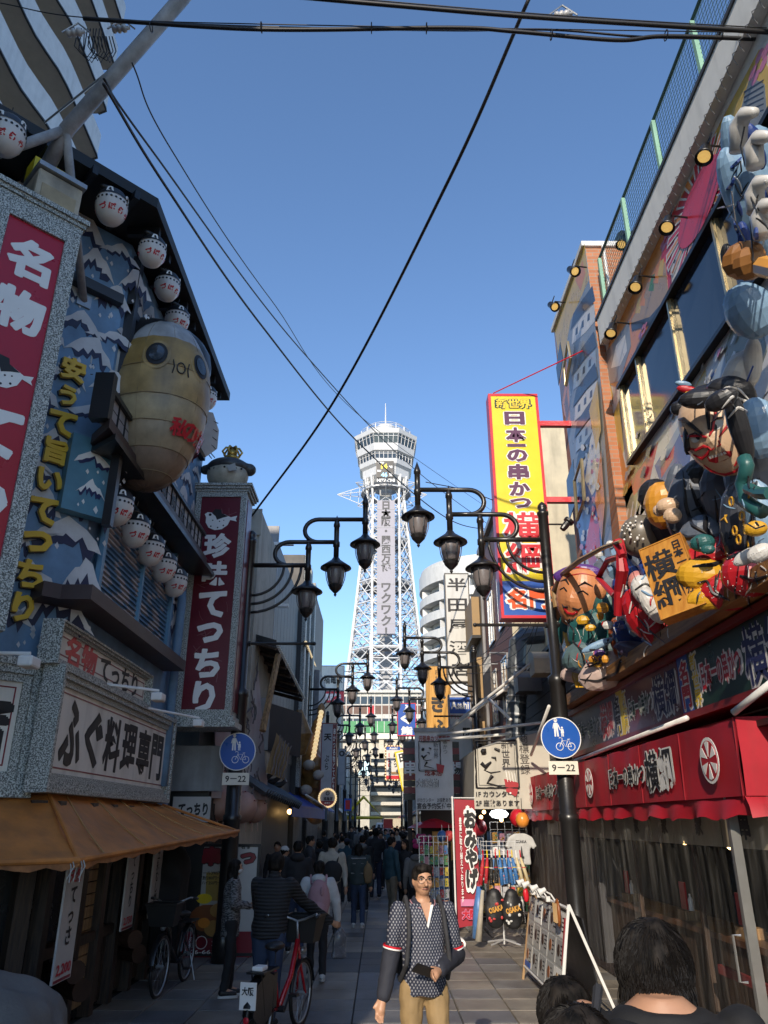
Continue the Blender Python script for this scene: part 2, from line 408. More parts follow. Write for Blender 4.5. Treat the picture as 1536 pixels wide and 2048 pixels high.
g=G();g.lathe([(8.35,z4),(8.55,z5),(7.2,z5+0.3),(4.5,z5+0.4)],8,DF);g.build('roof',TWH,t)
g=G()
for i in range(8):
 for rr0,rr1,a,b in((6.78,6.98,z1,z2),(7.58,8.2,z3,z4)):
  p=DF@V((rr0*math.cos(i*math.pi/4),rr0*math.sin(i*math.pi/4),a));q=DF@V((rr0*math.cos((i+1)*math.pi/4),rr0*math.sin((i+1)*math.pi/4),a))
  p1=DF@V((rr1*math.cos(i*math.pi/4),rr1*math.sin(i*math.pi/4),b));q1=DF@V((rr1*math.cos((i+1)*math.pi/4),rr1*math.sin((i+1)*math.pi/4),b))
  for k in range(6):g.tube([p.lerp(q,k/5),p1.lerp(q1,k/5)],0.1 if k%5 else 0.22,4)
  for f in(0.02,0.72,0.98):g.tube([p.lerp(p1,f),q.lerp(q1,f)],0.09,4)
g.build('mullion',TWH,t)
g=G();zr=z5+0.4;M=Matrix.Translation((TX,TY,0))
for rr,hh,nn in((6.6,1.6,16),(5.2,2.9,12)):
 for i in range(nn):
  q=2*math.pi*i/nn;g.tube([(TX+rr*math.cos(q),TY+rr*math.sin(q),zr),(TX+rr*math.cos(q),TY+rr*math.sin(q),zr+hh)],0.11,4)
 for hz in(hh,hh*0.6):
  g.tube([(TX+rr*math.cos(2*math.pi*i/24),TY+rr*math.sin(2*math.pi*i/24),zr+hz)for i in range(25)],0.08,4)
g.build('railing',TWH,t)
zd0,zd1=fz(838),fz(823)
g=G();g.lathe([(1.8,zr),(1.8,zd0-1),(2.9,zd0-0.6),(2.9,zd0),(2.6,zd0+0.1),(2.6,zd1-0.9),(2.2,zd1-0.3),(1.2,zd1),(0.1,zd1+0.1)],20,M);g.build('dome',TWH,t)
g=G();g.tube([(TX,TY,zd1),(TX,TY,fz(776))],[0.22,0.1],6);g.build('spire',TWH,t)
lz0,lz1=pY(768,957,TY-6).z,pY(768,924,TY-6).z;lo=V((TX-0.2,TY-6.6,(lz0+lz1)/2));lh=lz1-lz0
g=G();g.obox(lo,X_,Z_,-Y_,(-2.1,2.1),(-lh/2,lh/2),-0.4,0);g.build('display',BLK,t)
LY=mat('led_yellow',(1,0.75,0.05),emit=0.9,var=0);LB=mat('led_blue',(0.25,0.6,1),emit=0.9,var=0);LW=mat('led_white',(0.9,0.9,0.9),emit=0.8,var=0)
letter(t,lo,X_,Z_,[('Temp',-1.05,lh*0.4,1.6,None,LW,0.01,False),('14',-0.2,lh*0.17,1.5,None,LY,0.03,False),('℃',1.4,lh*0.14,0.8,None,LW,0.02,False),('RH',-1.4,-lh*0.1,0.8,None,LW,0.01,False),('46',-0.2,-lh*0.33,1.5,None,LB,0.03,False),('%',1.4,-lh*0.33,0.7,None,LW,0.02,False)],d=0.02,name='readout')
letter(t,lo-Z_*(lh/2+0.75),X_,Z_,[('HITACHI',0.2,0,4.3,0.85,LET,0.05,False)],d=0.05)
for i in range(8):
 g=G();a=cols(74.7)[i];q=V((a.x-TX,a.y-TY,0)).normalized()
 g.tube([a,V((TX,TY,z6+1.5))+q*6.2],0.3,4);g.tube([V((a.x,a.y,74.7)),V((a.x,a.y,z6+3))],0.25,4)
 for k in range(3):g.tube([a+Z_*k*3,V((TX,TY,0))+q*(3.4+k*0.9)+Z_*(78+k*3)],0.12,4)
 g.build('strut',TWH,t)
g=G()
for i in range(8):
 q=rad(45*i);d=V((math.cos(q),math.sin(q),0));c=V((TX,TY,77.2));L=10.2 if i not in(4,)else 12
 tip=c+d*L;s=V((-d.y,d.x,0))
 for p in(c+d*3.4+Z_*3,c+d*4-Z_*3.6,c+d*4+s*2.2,c+d*4-s*2.2):g.tube([p,tip],0.1,4)
 for k in(0.35,0.6):g.tube([(c+d*3.4+Z_*3).lerp(tip,k),(c+d*4-Z_*3.6).lerp(tip,k)],0.07,4);g.tube([(c+d*4+s*2.2).lerp(tip,k),(c+d*4-s*2.2).lerp(tip,k)],0.07,4)
g.lathe([(6.2,77.0),(6.2,77.4),(4.2,77.4),(4.2,77.0)],16,M,False)
g.build('mast_ring',TWH,t)
# block and arch at the foot of the tower
BW=mat('base_white',(0.62,0.61,0.57),0.6,var=0.08,dirt=0.3);ARB=mat('arch_concrete',(0.56,0.53,0.47),0.7,var=0.1,dirt=0.3)
YB=152.0;bx0,bx1=pY(620,1430,YB).x,pY(935,1430,YB).x
bz=lambda y:pY(760,y,YB).z
t=thing('tower_base_building','wide white building with rows of windows and green billboard under the lattice tower','building',((bx0+bx1)/2,YB,0))
g=G();g.box(bx0,bx1,YB,YB+24,bz(1480),bz(1386));g.build('wall',BW,t)
g=G();g.box(bx0-0.6,bx1+0.6,YB-0.6,YB+24.6,bz(1386),bz(1381));g.build('cornice',BW,t)
n=22;BRW=mat('brown_blind',(0.14,0.07,0.05),0.4,var=0.2)
for y0,y1,m in((1408,1393,GLS),(1428,1411,BRW),(1450,1437,GLS)):
 for i in range(n):
  x=bx0+(bx1-bx0)*i/n;wd=(bx1-bx0)/n
  G().box(x+0.1,x+wd-0.1,YB-0.05,YB+0.02,bz(y0),bz(y1)).build('window',RED if(m is BRW and i in(8,12))else m,t)
g=G()
for i in range(0,n+1):g.box(bx0+(bx1-bx0)*i/n-0.09,bx0+(bx1-bx0)*i/n+0.09,YB-0.16,YB-0.06,bz(1455),bz(1386))
g.build('mullion',BW,t)
gx0,gx1=pY(686,1455,YB).x,pY(905,1455,YB).x
g=G();g.box(gx0,gx1,YB-0.5,YB-0.25,bz(1466),bz(1443));g.build('billboard',mat('green_board',(0.07,0.3,0.12),0.5,var=0.3,sc=0.4),t)
g=G()
for i in range(17):g.box(gx0+(gx1-gx0)*i/16-0.05,gx0+(gx1-gx0)*i/16+0.05,YB-0.6,YB-0.5,bz(1466),bz(1443))
g.build('billboard_post',WHT,t)
g=G();g.box(bx0+5,bx1,YB-0.45,YB-0.2,bz(1478),bz(1467));g.build('fascia',mat('cream_fascia',(0.8,0.78,0.68),0.5,var=0.05),t)
t=thing('tower_arch','pale concrete arch with splayed ribs spanning the street under the tower','arch',(0,YB+2,0))
ac=pY(752,1600,YB).x;pk=bz(1508)
poly=[(ac-24,0),(ac-7.5,0)]
for i in range(17):a=math.pi-math.pi*i/16;poly.append((ac+7.5*math.cos(a),3+(pk-3)*math.sin(a)))
poly+=[(ac+7.5,0),(ac+24,0),(ac+24,bz(1482)),(ac-24,bz(1482))]
G().prism(poly,V((0,YB+1,0)),X_,Z_,-Y_,-8,0).build('wall',ARB,t)
g=G()
for sx in(-1,1):
 g.obox(V((ac+sx*5.2,YB+0.9,pk*0.62)),V((0.55*-sx,0,1)).normalized(),V((1,0,0.55*sx)).normalized(),-Y_,(-7.5,7.5),(-0.7,0.7),0,1.2)
g.build('rib',mat('rib_cream',(0.6,0.55,0.44),0.6,var=0.08),t)
g=G()
for k in(-1,0,1):g.obox(V((ac+1.0+k*2.0,YB+0.9,bz(1494))),V((0.6*k,0,1)).normalized(),V((1,0,-0.6*k)).normalized(),-Y_,(-2.2,2.2),(-0.45,0.45),0.3,1.0)
g.obox(V((ac,YB+0.9,bz(1512))),X_,Z_,-Y_,(-9,9),(-0.5,0.5),0.3,1.0)
g.build('bracket',mat('rib_cream',(0.6,0.55,0.44)),t)
# buildings along the street
def block(name,label,x0,x1,y0,y1,z1,col,side,nx=0,nz=0,wcol=GLS,ret=True,facade_rows=None,dirt=0.35):
 """plain street building: wall, cornice, windows with frames on its street face (side=+1: right of street, faces -X) and on its near face"""
 m=mat('render_%03d_%03d_%03d'%tuple(int(c*999)for c in col),col,0.7,var=0.12,dirt=dirt,bump=0.1)
 t=thing(name,label,'building',((x0+x1)/2,(y0+y1)/2,0))
 G().box(x0,x1,y0,y1,0,z1).build('wall',m,t)
 G().box(x0-0.12,x1+0.12,y0-0.12,y1+0.12,z1-0.25,z1+0.2).build('cornice',m,t)
 xf=x0 if side>0 else x1;s=-1 if side>0 else 1
 fr=G()
 for r in range(nz):
  zb=3.6+r*3.0
  if zb+1.5>z1:break
  for i in range(nx):
   yc=y0+(y1-y0)*(i+0.5)/nx;hw=min(0.8,(y1-y0)/nx*0.32)
   G().box(min(xf+s*0.02,xf-s*0.03),max(xf+s*0.02,xf-s*0.03),yc-hw,yc+hw,zb,zb+1.4).build('window',wcol,t)
   for a,b,c,d in((yc-hw-0.06,yc+hw+0.06,zb-0.08,zb),(yc-hw-0.06,yc+hw+0.06,zb+1.4,zb+1.46),(yc-0.03,yc+0.03,zb,zb+1.4),(yc-hw-0.06,yc-hw,zb,zb+1.4),(yc+hw,yc+hw+0.06,zb,zb+1.4)):
    fr.box(min(xf+s*0.06,xf+s*0.021),max(xf+s*0.06,xf+s*0.021),a,b,c,d)
  wd=x1-x0;k=max(1,int(wd/2.2))
  for i in range(k if ret else 0):
   xc=x0+wd*(i+0.5)/k
   G().box(xc-0.5,xc+0.5,y0-0.03,y0+0.02,zb,zb+1.3).build('window',wcol,t)
 if fr.f:fr.build('window_frame',STEEL,t)
 return t
cols_=[(0.42,0.38,0.3),(0.5,0.47,0.4),(0.36,0.34,0.32),(0.46,0.36,0.26),(0.3,0.3,0.32),(0.55,0.53,0.5)]
names_=['sandy','cream','grey','tan','slate grey','off white']
rb=random.Random(11)
FAR=[(-14,-3.9,'left'),(4.0,15,'right')]
b1=block('far_block','sandy block of flats seen through the tower arch with balconies',-3.5,16,262,280,32,(0.5,0.42,0.3),-1)
g=G()
for k in range(7):g.box(-3.0,11,260.2,262,4+3*k,5.0+3*k)
g.build('balcony',mat('balcony_cream',(0.6,0.55,0.45),0.6),b1)
g=G()
for k in range(7):g.box(-3.0,11,261.9,262.02,5+3*k,6.7+3*k)
g.build('window',GLS,b1)
block('far_block','cream low house beyond the arch at left of the sandy flats',-14,-3.2,246,258,15,(0.55,0.5,0.4),-1)
for side,(xa,xb,nm)in enumerate(FAR):
 y=36 if side==0 else 40;k=0
 while y<148:
  d=rb.uniform(8,15);h=rb.choice((6.5,7.5,9,10,12));
  if side==0 and y<60:h=min(h,7.5)
  if side==1 and y<110:h=min(h,8.5)
  ci=rb.randrange(6);off=rb.uniform(-0.25,0.25)
  t=block('shop_building','',xa+off,xb+off,y,min(150,y+d-0.2),h,cols_[ci],1 if side else-1,3,3,ret=False)
  t['label']='%s %s shop house along the far %s side of the street'%(('first','second','third','fourth','fifth','sixth','seventh','eighth','ninth','tenth','eleventh','twelfth','thirteenth')[k],names_[ci],nm)
  xf=(xa if side else xb)+off;s=-1 if side else 1
  ac_=rb.choice([(0.35,0.03,0.03),(0.03,0.08,0.3),(0.5,0.4,0.1),(0.06,0.06,0.07),(0.05,0.2,0.1),(0.6,0.58,0.52)])
  am=mat('awning_%d%d%d'%tuple(int(c*99)for c in ac_),ac_,0.6)
  p=[V((xf,y+0.5,3.1)),V((xf,y+d-1,3.1)),V((xf+s*0.75,y+d-1,2.6)),V((xf+s*0.75,y+0.5,2.6))]
  G().slab(p,(0,0,1),0.06).build('awning',am,t)
  g=G();g.box(min(xf,xf+s*0.04),max(xf,xf+s*0.04),y+0.6,y+d-1.1,0.1,2.55);g.build('shopfront',mat('shop_dark',(0.03,0.028,0.028),0.3,var=0.3),t)
  y+=d;k+=1
# STREET LAMPS
LGL=mat('frosted_lamp_glass',(0.17,0.15,0.15),0.25,var=0.1)
LAMPM=mat('lamp_black',(0.016,0.015,0.015),0.32,0.0,0.15,spec=0.6,bump=0.05)
def arc(c,r,a0,a1,n=10):return[V((c[0]+r*math.cos(a0+(a1-a0)*i/n),0,c[1]+r*math.sin(a0+(a1-a0)*i/n)))for i in range(n+1)]
def lamp(s,label):
 """three-tier street lamp; s = +1 arms reach +X, -1 arms reach -X; built at the origin"""
 t=thing('street_lamp',label,'street lamp',(0,0,0),'black three lantern street lamps along both kerbs')
 g=G();g.lathe([(0.17,0),(0.17,0.35),(0.135,0.42),(0.135,2.0),(0.15,2.02),(0.15,2.1),(0.125,2.12),(0.125,4.0),(0.14,4.02),(0.14,4.12),(0.085,4.16),(0.085,6.85),(0.1,6.87),(0.1,6.92),(0.06,6.94),(0.085,6.99),(0.075,7.05),(0.03,7.1),(0.005,7.12)],16)
 g.build('pole',LAMPM,t,True)
 P=lambda x,z:V((s*x,0,z))
 X1=(1.08,1.6,2.14);Zt=(6.42,6.88,7.34)
 g=G()
 g.tube([P(0.05,Zt[0]),P(X1[0],Zt[0])],0.045,8)
 for k in(1,2):
  r=(Zt[k]-Zt[k-1])/2;cx=0.72+0.54*(k-1)-0.0
  pts=[P(cx+0.25,Zt[k-1])]+[P(cx-r*math.sin(a)*1.15,Zt[k-1]+r-r*math.cos(a))for a in[math.pi*i/12 for i in range(13)]]+[P(X1[k],Zt[k])]
  g.tube(pts,0.042,8)
 g.build('arm',LAMPM,t,True)
 for i,r_ in enumerate((0.58,0.74,0.9)):
  g=G();c=0.06
  g.tube([P(c+r_*math.sin(a)*1.0,Zt[0]-r_*math.cos(a)*1.0-0.0)for a in[math.pi/2*j/10 for j in range(11)]],0.026,6)
  g.build('curved_brace',LAMPM,t,True)
 g=G();g.tube([P(-0.05,4.95),P(1.25,4.95)],0.026,6);g.ball(P(1.25,4.95),0.035);g.tube([P(-0.12,4.95),P(0.12,4.95)],0.05,8)
 g.build('banner_rod',LAMPM,t)
 for k in range(3):
  M=Matrix.Translation(P(X1[k],Zt[k]))
  g=G();g.lathe([(0.05,-0.32),(0.05,-0.1),(0.065,-0.09),(0.065,0.0),(0.05,0.02),(0.05,0.3),(0.062,0.31),(0.062,0.36),(0.0,0.55)],10,M)
  st=g.build('lantern_stem',LAMPM,t,True)
  g=G();g.lathe([(0.05,-0.3),(0.09,-0.36),(0.2,-0.44),(0.285,-0.5),(0.29,-0.52),(0.19,-0.515),(0.18,-0.5)],20,M);g.build('lantern_hat',LAMPM,st,True)
  g=G();g.lathe([(0.168,-0.51),(0.168,-0.58),(0.158,-0.69),(0.136,-0.79),(0.115,-0.85)],16,M);g.build('lantern_glass',LGL,st,True)
  g=G()
  for j in range(6):
   a=math.pi/3*j;d=V((math.cos(a),math.sin(a),0))
   g.tube([M@(d*0.18+Z_*-0.5),M@(d*0.186+Z_*-0.6),M@(d*0.168+Z_*-0.73),M@(d*0.124+Z_*-0.86)],0.011,4)
  g.lathe([(0.12,-0.83),(0.132,-0.85),(0.11,-0.91),(0.045,-0.98),(0.02,-1.0),(0.028,-1.03),(0.0,-1.07)],12,M)
  g.build('lantern_cage',LAMPM,st)
 return t
LR=lamp(-1,'black three-lantern lamp in front of the red awning, carrying a round blue sign')
LL=lamp(1,'black three-lantern lamp on the left by the maroon vertical sign, carrying a round blue sign')
rp=[(2.78,12.0),(2.9,23.4),(2.85,33.0),(2.8,42),(2.8,51),(2.8,61),(2.8,73),(2.8,88),(2.8,105)]
lp=[(-2.43,13.4),(-2.6,27.6),(-2.6,38.5),(-2.5,46.9),(-2.5,57),(-2.5,68),(-2.5,82),(-2.5,98)]
ordn=['','second','third','fourth','fifth','sixth','seventh','eighth','ninth']
near=['','beside the white vertical sign','past the hanging white banner','near the string of bulbs sign','','','','','']
for src,pts,nm in((LR,rp,'right'),(LL,lp,'left')):
 for i,(x,y)in enumerate(pts):
  if i:copytree(src,(x,y,0),0,'%s black three-lantern lamp from the camera along the %s kerb'%(ordn[i],nm))
 src.location=(*pts[0],0)
# blue path signs on the first two lamps
SBLU=mat('traffic_blue',(0.008,0.085,0.4),0.3,var=0.03);SWH=mat('traffic_white',(0.8,0.8,0.78),0.35,var=0.02);PLT=mat('plate_ivory',(0.72,0.68,0.58),0.4,var=0.04)
def pathsign(c,label,r):
 t=thing('path_sign',label,'road sign',c,'blue pedestrian and cycle signs')
 F=(X_,Z_,-Y_);c=V(c);k=r/0.3
 ring=lambda q,n=40:[(q*math.cos(2*math.pi*i/n),q*math.sin(2*math.pi*i/n))for i in range(n)]
 G().prism(ring(r),c,*F,-0.02,0.0).build('disc_rim',SWH,t)
 G().prism(ring(r*0.955),c,*F,0.0,0.003).build('disc_face',SBLU,t)
 g=G();D=(0.003,0.006)
 pp=lambda L:g.prism([(x*k,z*k)for x,z in L],c,*F,*D)
 ox,oz=-0.065,0.015
 g.prism([(x*k+(ox)*k,z*k+(oz+0.226)*k)for x,z in ring(0.022,14)],c,*F,*D)
 pp([(ox-0.034,oz+0.235),(ox+0.034,oz+0.235),(ox+0.022,oz+0.245),(ox+0.017,oz+0.262),(ox-0.017,oz+0.262),(ox-0.022,oz+0.245)])
 pp([(ox-0.032,oz+0.198),(ox+0.03,oz+0.198),(ox+0.03,oz+0.11),(ox-0.032,oz+0.11)])
 pp([(ox-0.03,oz+0.108),(ox-0.003,oz+0.108),(ox-0.006,oz+0.0),(ox-0.03,oz+0.0)])
 pp([(ox+0.001,oz+0.108),(ox+0.03,oz+0.108),(ox+0.036,oz+0.0),(ox+0.012,oz+0.0)])
 pp([(ox-0.036,oz+0.19),(ox-0.05,oz+0.12),(ox-0.04,oz+0.112),(ox-0.034,oz+0.15)])
 pp([(ox+0.034,oz+0.19),(ox+0.062,oz+0.12),(ox+0.07,oz+0.088),(ox+0.058,oz+0.09),(ox+0.033,oz+0.15)])
 cx=ox+0.09
 g.prism([(x*k+cx*k,z*k+(oz+0.128)*k)for x,z in ring(0.015,12)],c,*F,*D)
 pp([(cx-0.018,oz+0.108),(cx+0.02,oz+0.108),(cx+0.026,oz+0.045),(cx-0.022,oz+0.045)])
 pp([(cx-0.016,oz+0.043),(cx-0.001,oz+0.043),(cx-0.003,oz+0.0),(cx-0.017,oz+0.0)])
 pp([(cx+0.002,oz+0.043),(cx+0.017,oz+0.043),(cx+0.02,oz+0.0),(cx+0.006,oz+0.0)])
 g.build('walkers_symbol',SWH,t)
 g=G();bx,bz_=0.06,-0.13;y=-0.0045
 W3=lambda x,z:c+X_*(bx+x)*k+Z_*(bz_+z)*k-Y_*0.0045
 for wx in(-0.09,0.085):
  g.tube([W3(wx+0.052*math.cos(2*math.pi*i/20),0.052*math.sin(2*math.pi*i/20))for i in range(21)],0.006*k,4)
 for L in([(-0.09,0),(-0.05,0.085),(0.03,0.085),(-0.0,0),(-0.05,0.085)],[(0.085,0),(0.0,0),(0.05,0.105),(0.085,0)],[(0.03,0.105),(0.07,0.108)],[(-0.05,0.085),(-0.045,0.12),(-0.085,0.13),(-0.09,0.115)]):
  g.tube([W3(*p)for p in L],0.0055*k,4)
 g.build('bicycle_symbol',SWH,t)
 zc=-r-0.13*k
 g=G();g.obox(c+Z_*zc,*F,(-0.22*k,0.22*k),(-0.095*k,0.095*k),-0.012,0.0);pl=g.build('time_plate',PLT,t,bevel=0.004)
 letter(t,c+Z_*zc,X_,Z_,[('9－22',0,0,0.34*k,0.1*k,INK,0.02,False)],d=0.001)
 g=G()
 for q in(0.1,-0.1,zc):g.obox(c+Z_*q*(k if q>-0.2 else 1),*F,(-0.13,0.13),(-0.02,0.02),-0.05,-0.021)
 g.build('bracket',STEEL,t)
pathsign(pY(1122,1475,11.8),'round blue walkers and bicycle sign with 9-22 plate on the right lamp post',0.302)
pathsign(pY(475,1503,13.2),'round blue walkers and bicycle sign with 9-22 plate on the left lamp post',0.302)
def speaker(p,s,label):
 t=thing('horn_speaker',label,'loudspeaker',p)
 g=G();g.tube([V((0,0,0))+V(p),V(p)+X_*s*0.3],0.015,6);g.build('bracket',LAMPM,t)
 g=G();q=V(p)+X_*s*0.32;g.lathe([(0.05,-0.12),(0.06,-0.05),(0.06,0.03),(0.09,0.05),(0.09,0.1),(0.02,0.1)],12,Matrix.Translation(q)@Matrix.Rotation(rad(40)*s,4,'Y'));g.build('horn',BLK,t)
speaker((-2.5,13.4,6.75),-1,'small black speaker near the top of the left lamp post')
speaker((-2.5,13.4,5.75),-1,'small black speaker below the braces of the left lamp post')
speaker((2.85,12.0,5.8),1,'small black speaker on the right lamp post beside the yellow sign')
speaker((2.85,12.0,6.7),1,'small black speaker at the top of the right lamp post')
# LEFT: the blue pufferfish restaurant
XF=-3.4;YC=8.2;CC=XF-YC
CU=V((0.7071,0.7071,0));CN=V((0.7071,-0.7071,0))
WBL=mat('wall_blue',(0.15,0.27,0.42),0.55,var=0.3,sc=1.5,dirt=0.25)
WBL2=mat('wall_blue_deep',(0.08,0.19,0.32),0.55,var=0.2,sc=1.5,dirt=0.25)
WCR=mat('wave_white',(0.6,0.59,0.59),0.55,var=0.15);WSH=mat('wave_navy',(0.02,0.025,0.07),0.55,var=0.15)
rest=thing('seafood_restaurant','blue wave-painted restaurant with chamfered corner and black eaves on the left','building',(XF-2.5,10,0))
H=9.3;L=4.6
cx0,cy0=XF-L*0.7071,YC-L*0.7071
g=G();g.slab([(XF,YC,0),(XF,13.0,0),(XF-6,13.0,0),(cx0-3,cy0,0),(cx0,cy0,0)],(0,0,1),H);wall=g.build('wall',WBL,rest)
e=0.5
g=G();zz=9.25
pl=[(-2.9,7.57),(-2.85,12.4),(-9,12.4),(-9,3.0),(-2.9-4.55,7.57-4.55)]
g.slab([(x,y,zz+0.1)for x,y in pl],(0,0,1),0.16)
roof=g.build('roof',mat('eave_black',(0.012,0.012,0.013),0.6,var=0.2),rest)
for i in range(9):y=7.9+i*0.52;G().box(XF+0.02,-2.95,y,y+0.07,zz-0.03,zz+0.097).build('rafter',BLK,roof)
for i in range(8):
 p=V((-3.35,8.0,zz))-CU*(i*0.55+0.3)
 G().obox(p,CN,CU,Z_,(-0.05,0.72),(-0.035,0.035),-0.03,0.097).build('rafter',BLK,roof)
g=G();g.box(XF+0.003,XF+0.12,8.3,8.42,6.6,9.2);g.box(XF+0.003,XF+0.1,8.3,12.8,8.28,8.4)
g.obox(V((XF,YC,8.3)),CU,Z_,CN,(-4.4,-0.05),(-0.07,0.07),0.003,0.12);g.build('beam',mat('beam_dark',(0.03,0.035,0.045),0.5),rest)
rw=random.Random(5)
def crest(o,u,v,n,w_,h_,g1,g2,flip):
 f=-1 if flip else 1
 top=[(0,0.1),(0.12,0.42),(0.25,0.62),(0.38,0.92),(0.5,1.0),(0.62,0.8),(0.72,0.66),(0.82,0.5),(1.0,0.06)]
 bot=[(0.88,0.2),(0.8,0.36),(0.7,0.22),(0.64,0.46),(0.54,0.34),(0.47,0.6),(0.38,0.36),(0.3,0.46),(0.2,0.18),(0.12,0.22)]
 jit=lambda L:[((x+rw.uniform(-0.03,0.03)-0.5)*w_*f,(y+rw.uniform(-0.1,0.1))*h_)for x,y in L]
 w_*=rw.uniform(0.8,1.2);tt=jit(top);bb=jit(bot)
 P=tt+bb if f<0 else(tt+bb)[::-1]
 g1.prism(P,o,u,v,n,0.004,0.008)
 sh=[(x,y+0.0*h_)for x,y in bb]+[(x*0.86,y-rw.uniform(0.12,0.34)*h_)for x,y in bb[::-1]]
 g2.prism(sh if f<0 else sh[::-1],o,u,v,n,0.0025,0.006)
 for k in range(rw.randint(1,4)):
  a=rw.uniform(-0.5,0.5)*w_;b=rw.uniform(-0.7,-0.05)*h_;q=rw.uniform(0.012,0.03)
  g1.prism([(a-q,b),(a+q*0.4,b-q*1.6),(a+q,b),(a,b+q*1.8)],o,u,v,n,0.004,0.007)
ga,gb=G(),G()
for r_ in range(13):
 z=3.9+r_*0.42
 for k in range(7):
  a=-0.22-k*0.57+(0.3 if r_%2 else 0)+rw.uniform(-0.12,0.12)
  crest(V((XF,YC,z+rw.uniform(-0.06,0.06)))+CU*a,CU,Z_,CN,rw.uniform(0.4,0.85),rw.uniform(0.22,0.5),ga,gb,rw.random()<0.5)
for r_ in range(11):
 z=4.4+r_*0.43
 for k in range(7):
  y=8.6+k*0.66+rw.uniform(-0.12,0.12)+(0.25 if r_%2 else 0)
  if 6.3>z>4.2 and 8.6<y<11.2:continue
  if y>12.7:continue
  crest(V((XF,y,z)),Y_,Z_,X_,rw.uniform(0.5,1.0),rw.uniform(0.25,0.55),ga,gb,rw.random()<0.3)
ga.build('wave_crest',WCR,wall,kind='stuff');gb.build('wave_shadow',WSH,wall,kind='stuff')
YLT=mat('letter_yellow',(0.72,0.45,0.03),0.4,var=0.06);YLS=mat('letter_side',(0.03,0.05,0.09),0.5)
txt='安うて旨いてっちり'
pa,pb=V(pC(142,745,CC)),V(pC(42,1218,CC))
for i,ch in enumerate(txt):
 p=pa.lerp(pb,i/8.0);sc_=0.33 if ch not in 'っ' else 0.27
 g=G();g.text(ch,p,CU,Z_,h=sc_*(0.95 if ch not in 'うい' else 0.8),off=0.045,d=0.03,ext=0.05);g.build('raised_letter',YLT,wall)
 g=G();g.text(ch,p,CU,Z_,h=sc_*1.06*(0.95 if ch not in 'うい' else 0.8),off=0.065,d=0.004,ext=0.03);g.build('letter_backing',YLS,wall)
g=G();g.box(XF+0.003,XF+0.34,7.75,11.9,4.18,4.34);g.obox(V((XF,YC,4.26)),CU,Z_,CN,(-0.5,0.1),(-0.08,0.08),0.004,0.33);g.build('ledge',BRN,rest)
sh=G();sh.box(XF+0.003,XF+0.06,8.55,11.55,4.345,6.0);shut=sh.build('shutter',WBL2,rest)
SLB=mat('slat_blue',(0.08,0.17,0.28),0.5,var=0.2);SLW=mat('slat_pale',(0.42,0.36,0.34),0.55,var=0.2)
for k in range(24):
 z=4.38+k*0.067
 g=G();y=8.6;on=False
 while y<11.5:
  d=rw.uniform(0.08,0.2);ph=(y*1.35+0.35*math.sin(k*0.9))%1.0;hgt=0.5-abs(ph-0.5)
  g.m=1 if hgt>0.08+0.36*(((z-4.38)*1.25)%1.0)and noise.noise((y*1.7,z*2.2,3))>-0.12 else 0
  y2=min(11.5,y+d)
  g.add([(XF+0.062,y,z),(XF+0.062,y2,z),(XF+0.09,y2,z+0.005),(XF+0.09,y,z+0.005),(XF+0.062,y,z+0.056),(XF+0.062,y2,z+0.056)],[(0,1,2,3),(3,2,5,4)])
  y=y2
 g.build('slat',[SLB,SLW],shut)
for y0,y1 in((8.47,8.56),(11.54,11.63),(10.02,10.08)):G().box(XF+0.061,XF+0.12,y0,y1,4.345,6.02).build('shutter_frame',mat('frame_blue',(0.12,0.26,0.4),0.45),shut)
g=G();g.tube([(XF+0.1,12.2,2.5),(XF+0.1,12.2,5.4),(XF+0.06,12.25,5.7)],0.07,10);g.build('drainpipe',WBL,rest,True)
g=G();g.obox(V((XF,YC,5.75))-CU*0.1,CU,Z_,CN,(-0.3,0.3),(-0.5,0.45),0.012,0.16);bd=g.build('painted_board',mat('board_blue',(0.1,0.26,0.36),0.5,var=0.15),rest)
ga,gb=G(),G()
for dz in(-0.25,0.12):crest(V((XF,YC,5.72+dz))-CU*0.1+CN*0.16,CU,Z_,CN,0.45,0.22,ga,gb,False)
ga.build('wave_crest',LET,bd);gb.build('wave_shadow',NAVY,bd)
g=G();g.slab([(XF+0.002,7.95,6.02),(-2.98,7.55,5.98),(-2.92,12.7,5.98),(XF+0.002,12.7,6.02)],(0,0,1),0.07);g.obox(V((-3.05,8.0,5.7)),Y_,Z_,X_,(-0.05,0.05),(-0.6,0.3),-0.1,0.0);le=g.build('lower_eave',BLK,rest)
g=G();g.slab([(XF+0.002,7.9,6.1),(-3.05,7.5,6.1),(-3.0,12.4,6.1),(XF+0.002,12.4,6.1)],(0,0,1),0.12);g.build('balcony_base',BRN,rest)
g=G();g.slab([(-3.15,7.6,6.22),(-3.1,12.35,6.22),(-3.16,12.35,6.22),(-3.21,7.6,6.22)],(0,0,1),0.4);par=g.build('parapet',mat('parapet_white',(0.36,0.35,0.35),0.6,var=0.1,dirt=0.3),rest)
g=G();g.slab([(-3.1,7.55,6.62),(-3.05,12.4,6.62),(-3.3,12.4,6.62),(-3.3,7.55,6.62)],(0,0,1),0.06);g.box(-3.3,-3.08,7.5,7.62,6.22,6.82);g.build('parapet_cap',BLK,par)
g=G()
for i in range(20):y=7.7+i*0.24;g.box(-3.152+(y-7.6)*0.0105,-3.13+(y-7.6)*0.0105,y,y+0.012,6.225,6.615)
for z in(6.35,6.48):g.slab([(-3.147,7.62,z),(-3.097,12.3,z),(-3.12,12.3,z),(-3.17,7.62,z)],(0,0,1),0.012)
g.build('parapet_joint',INK,par)
g=G()
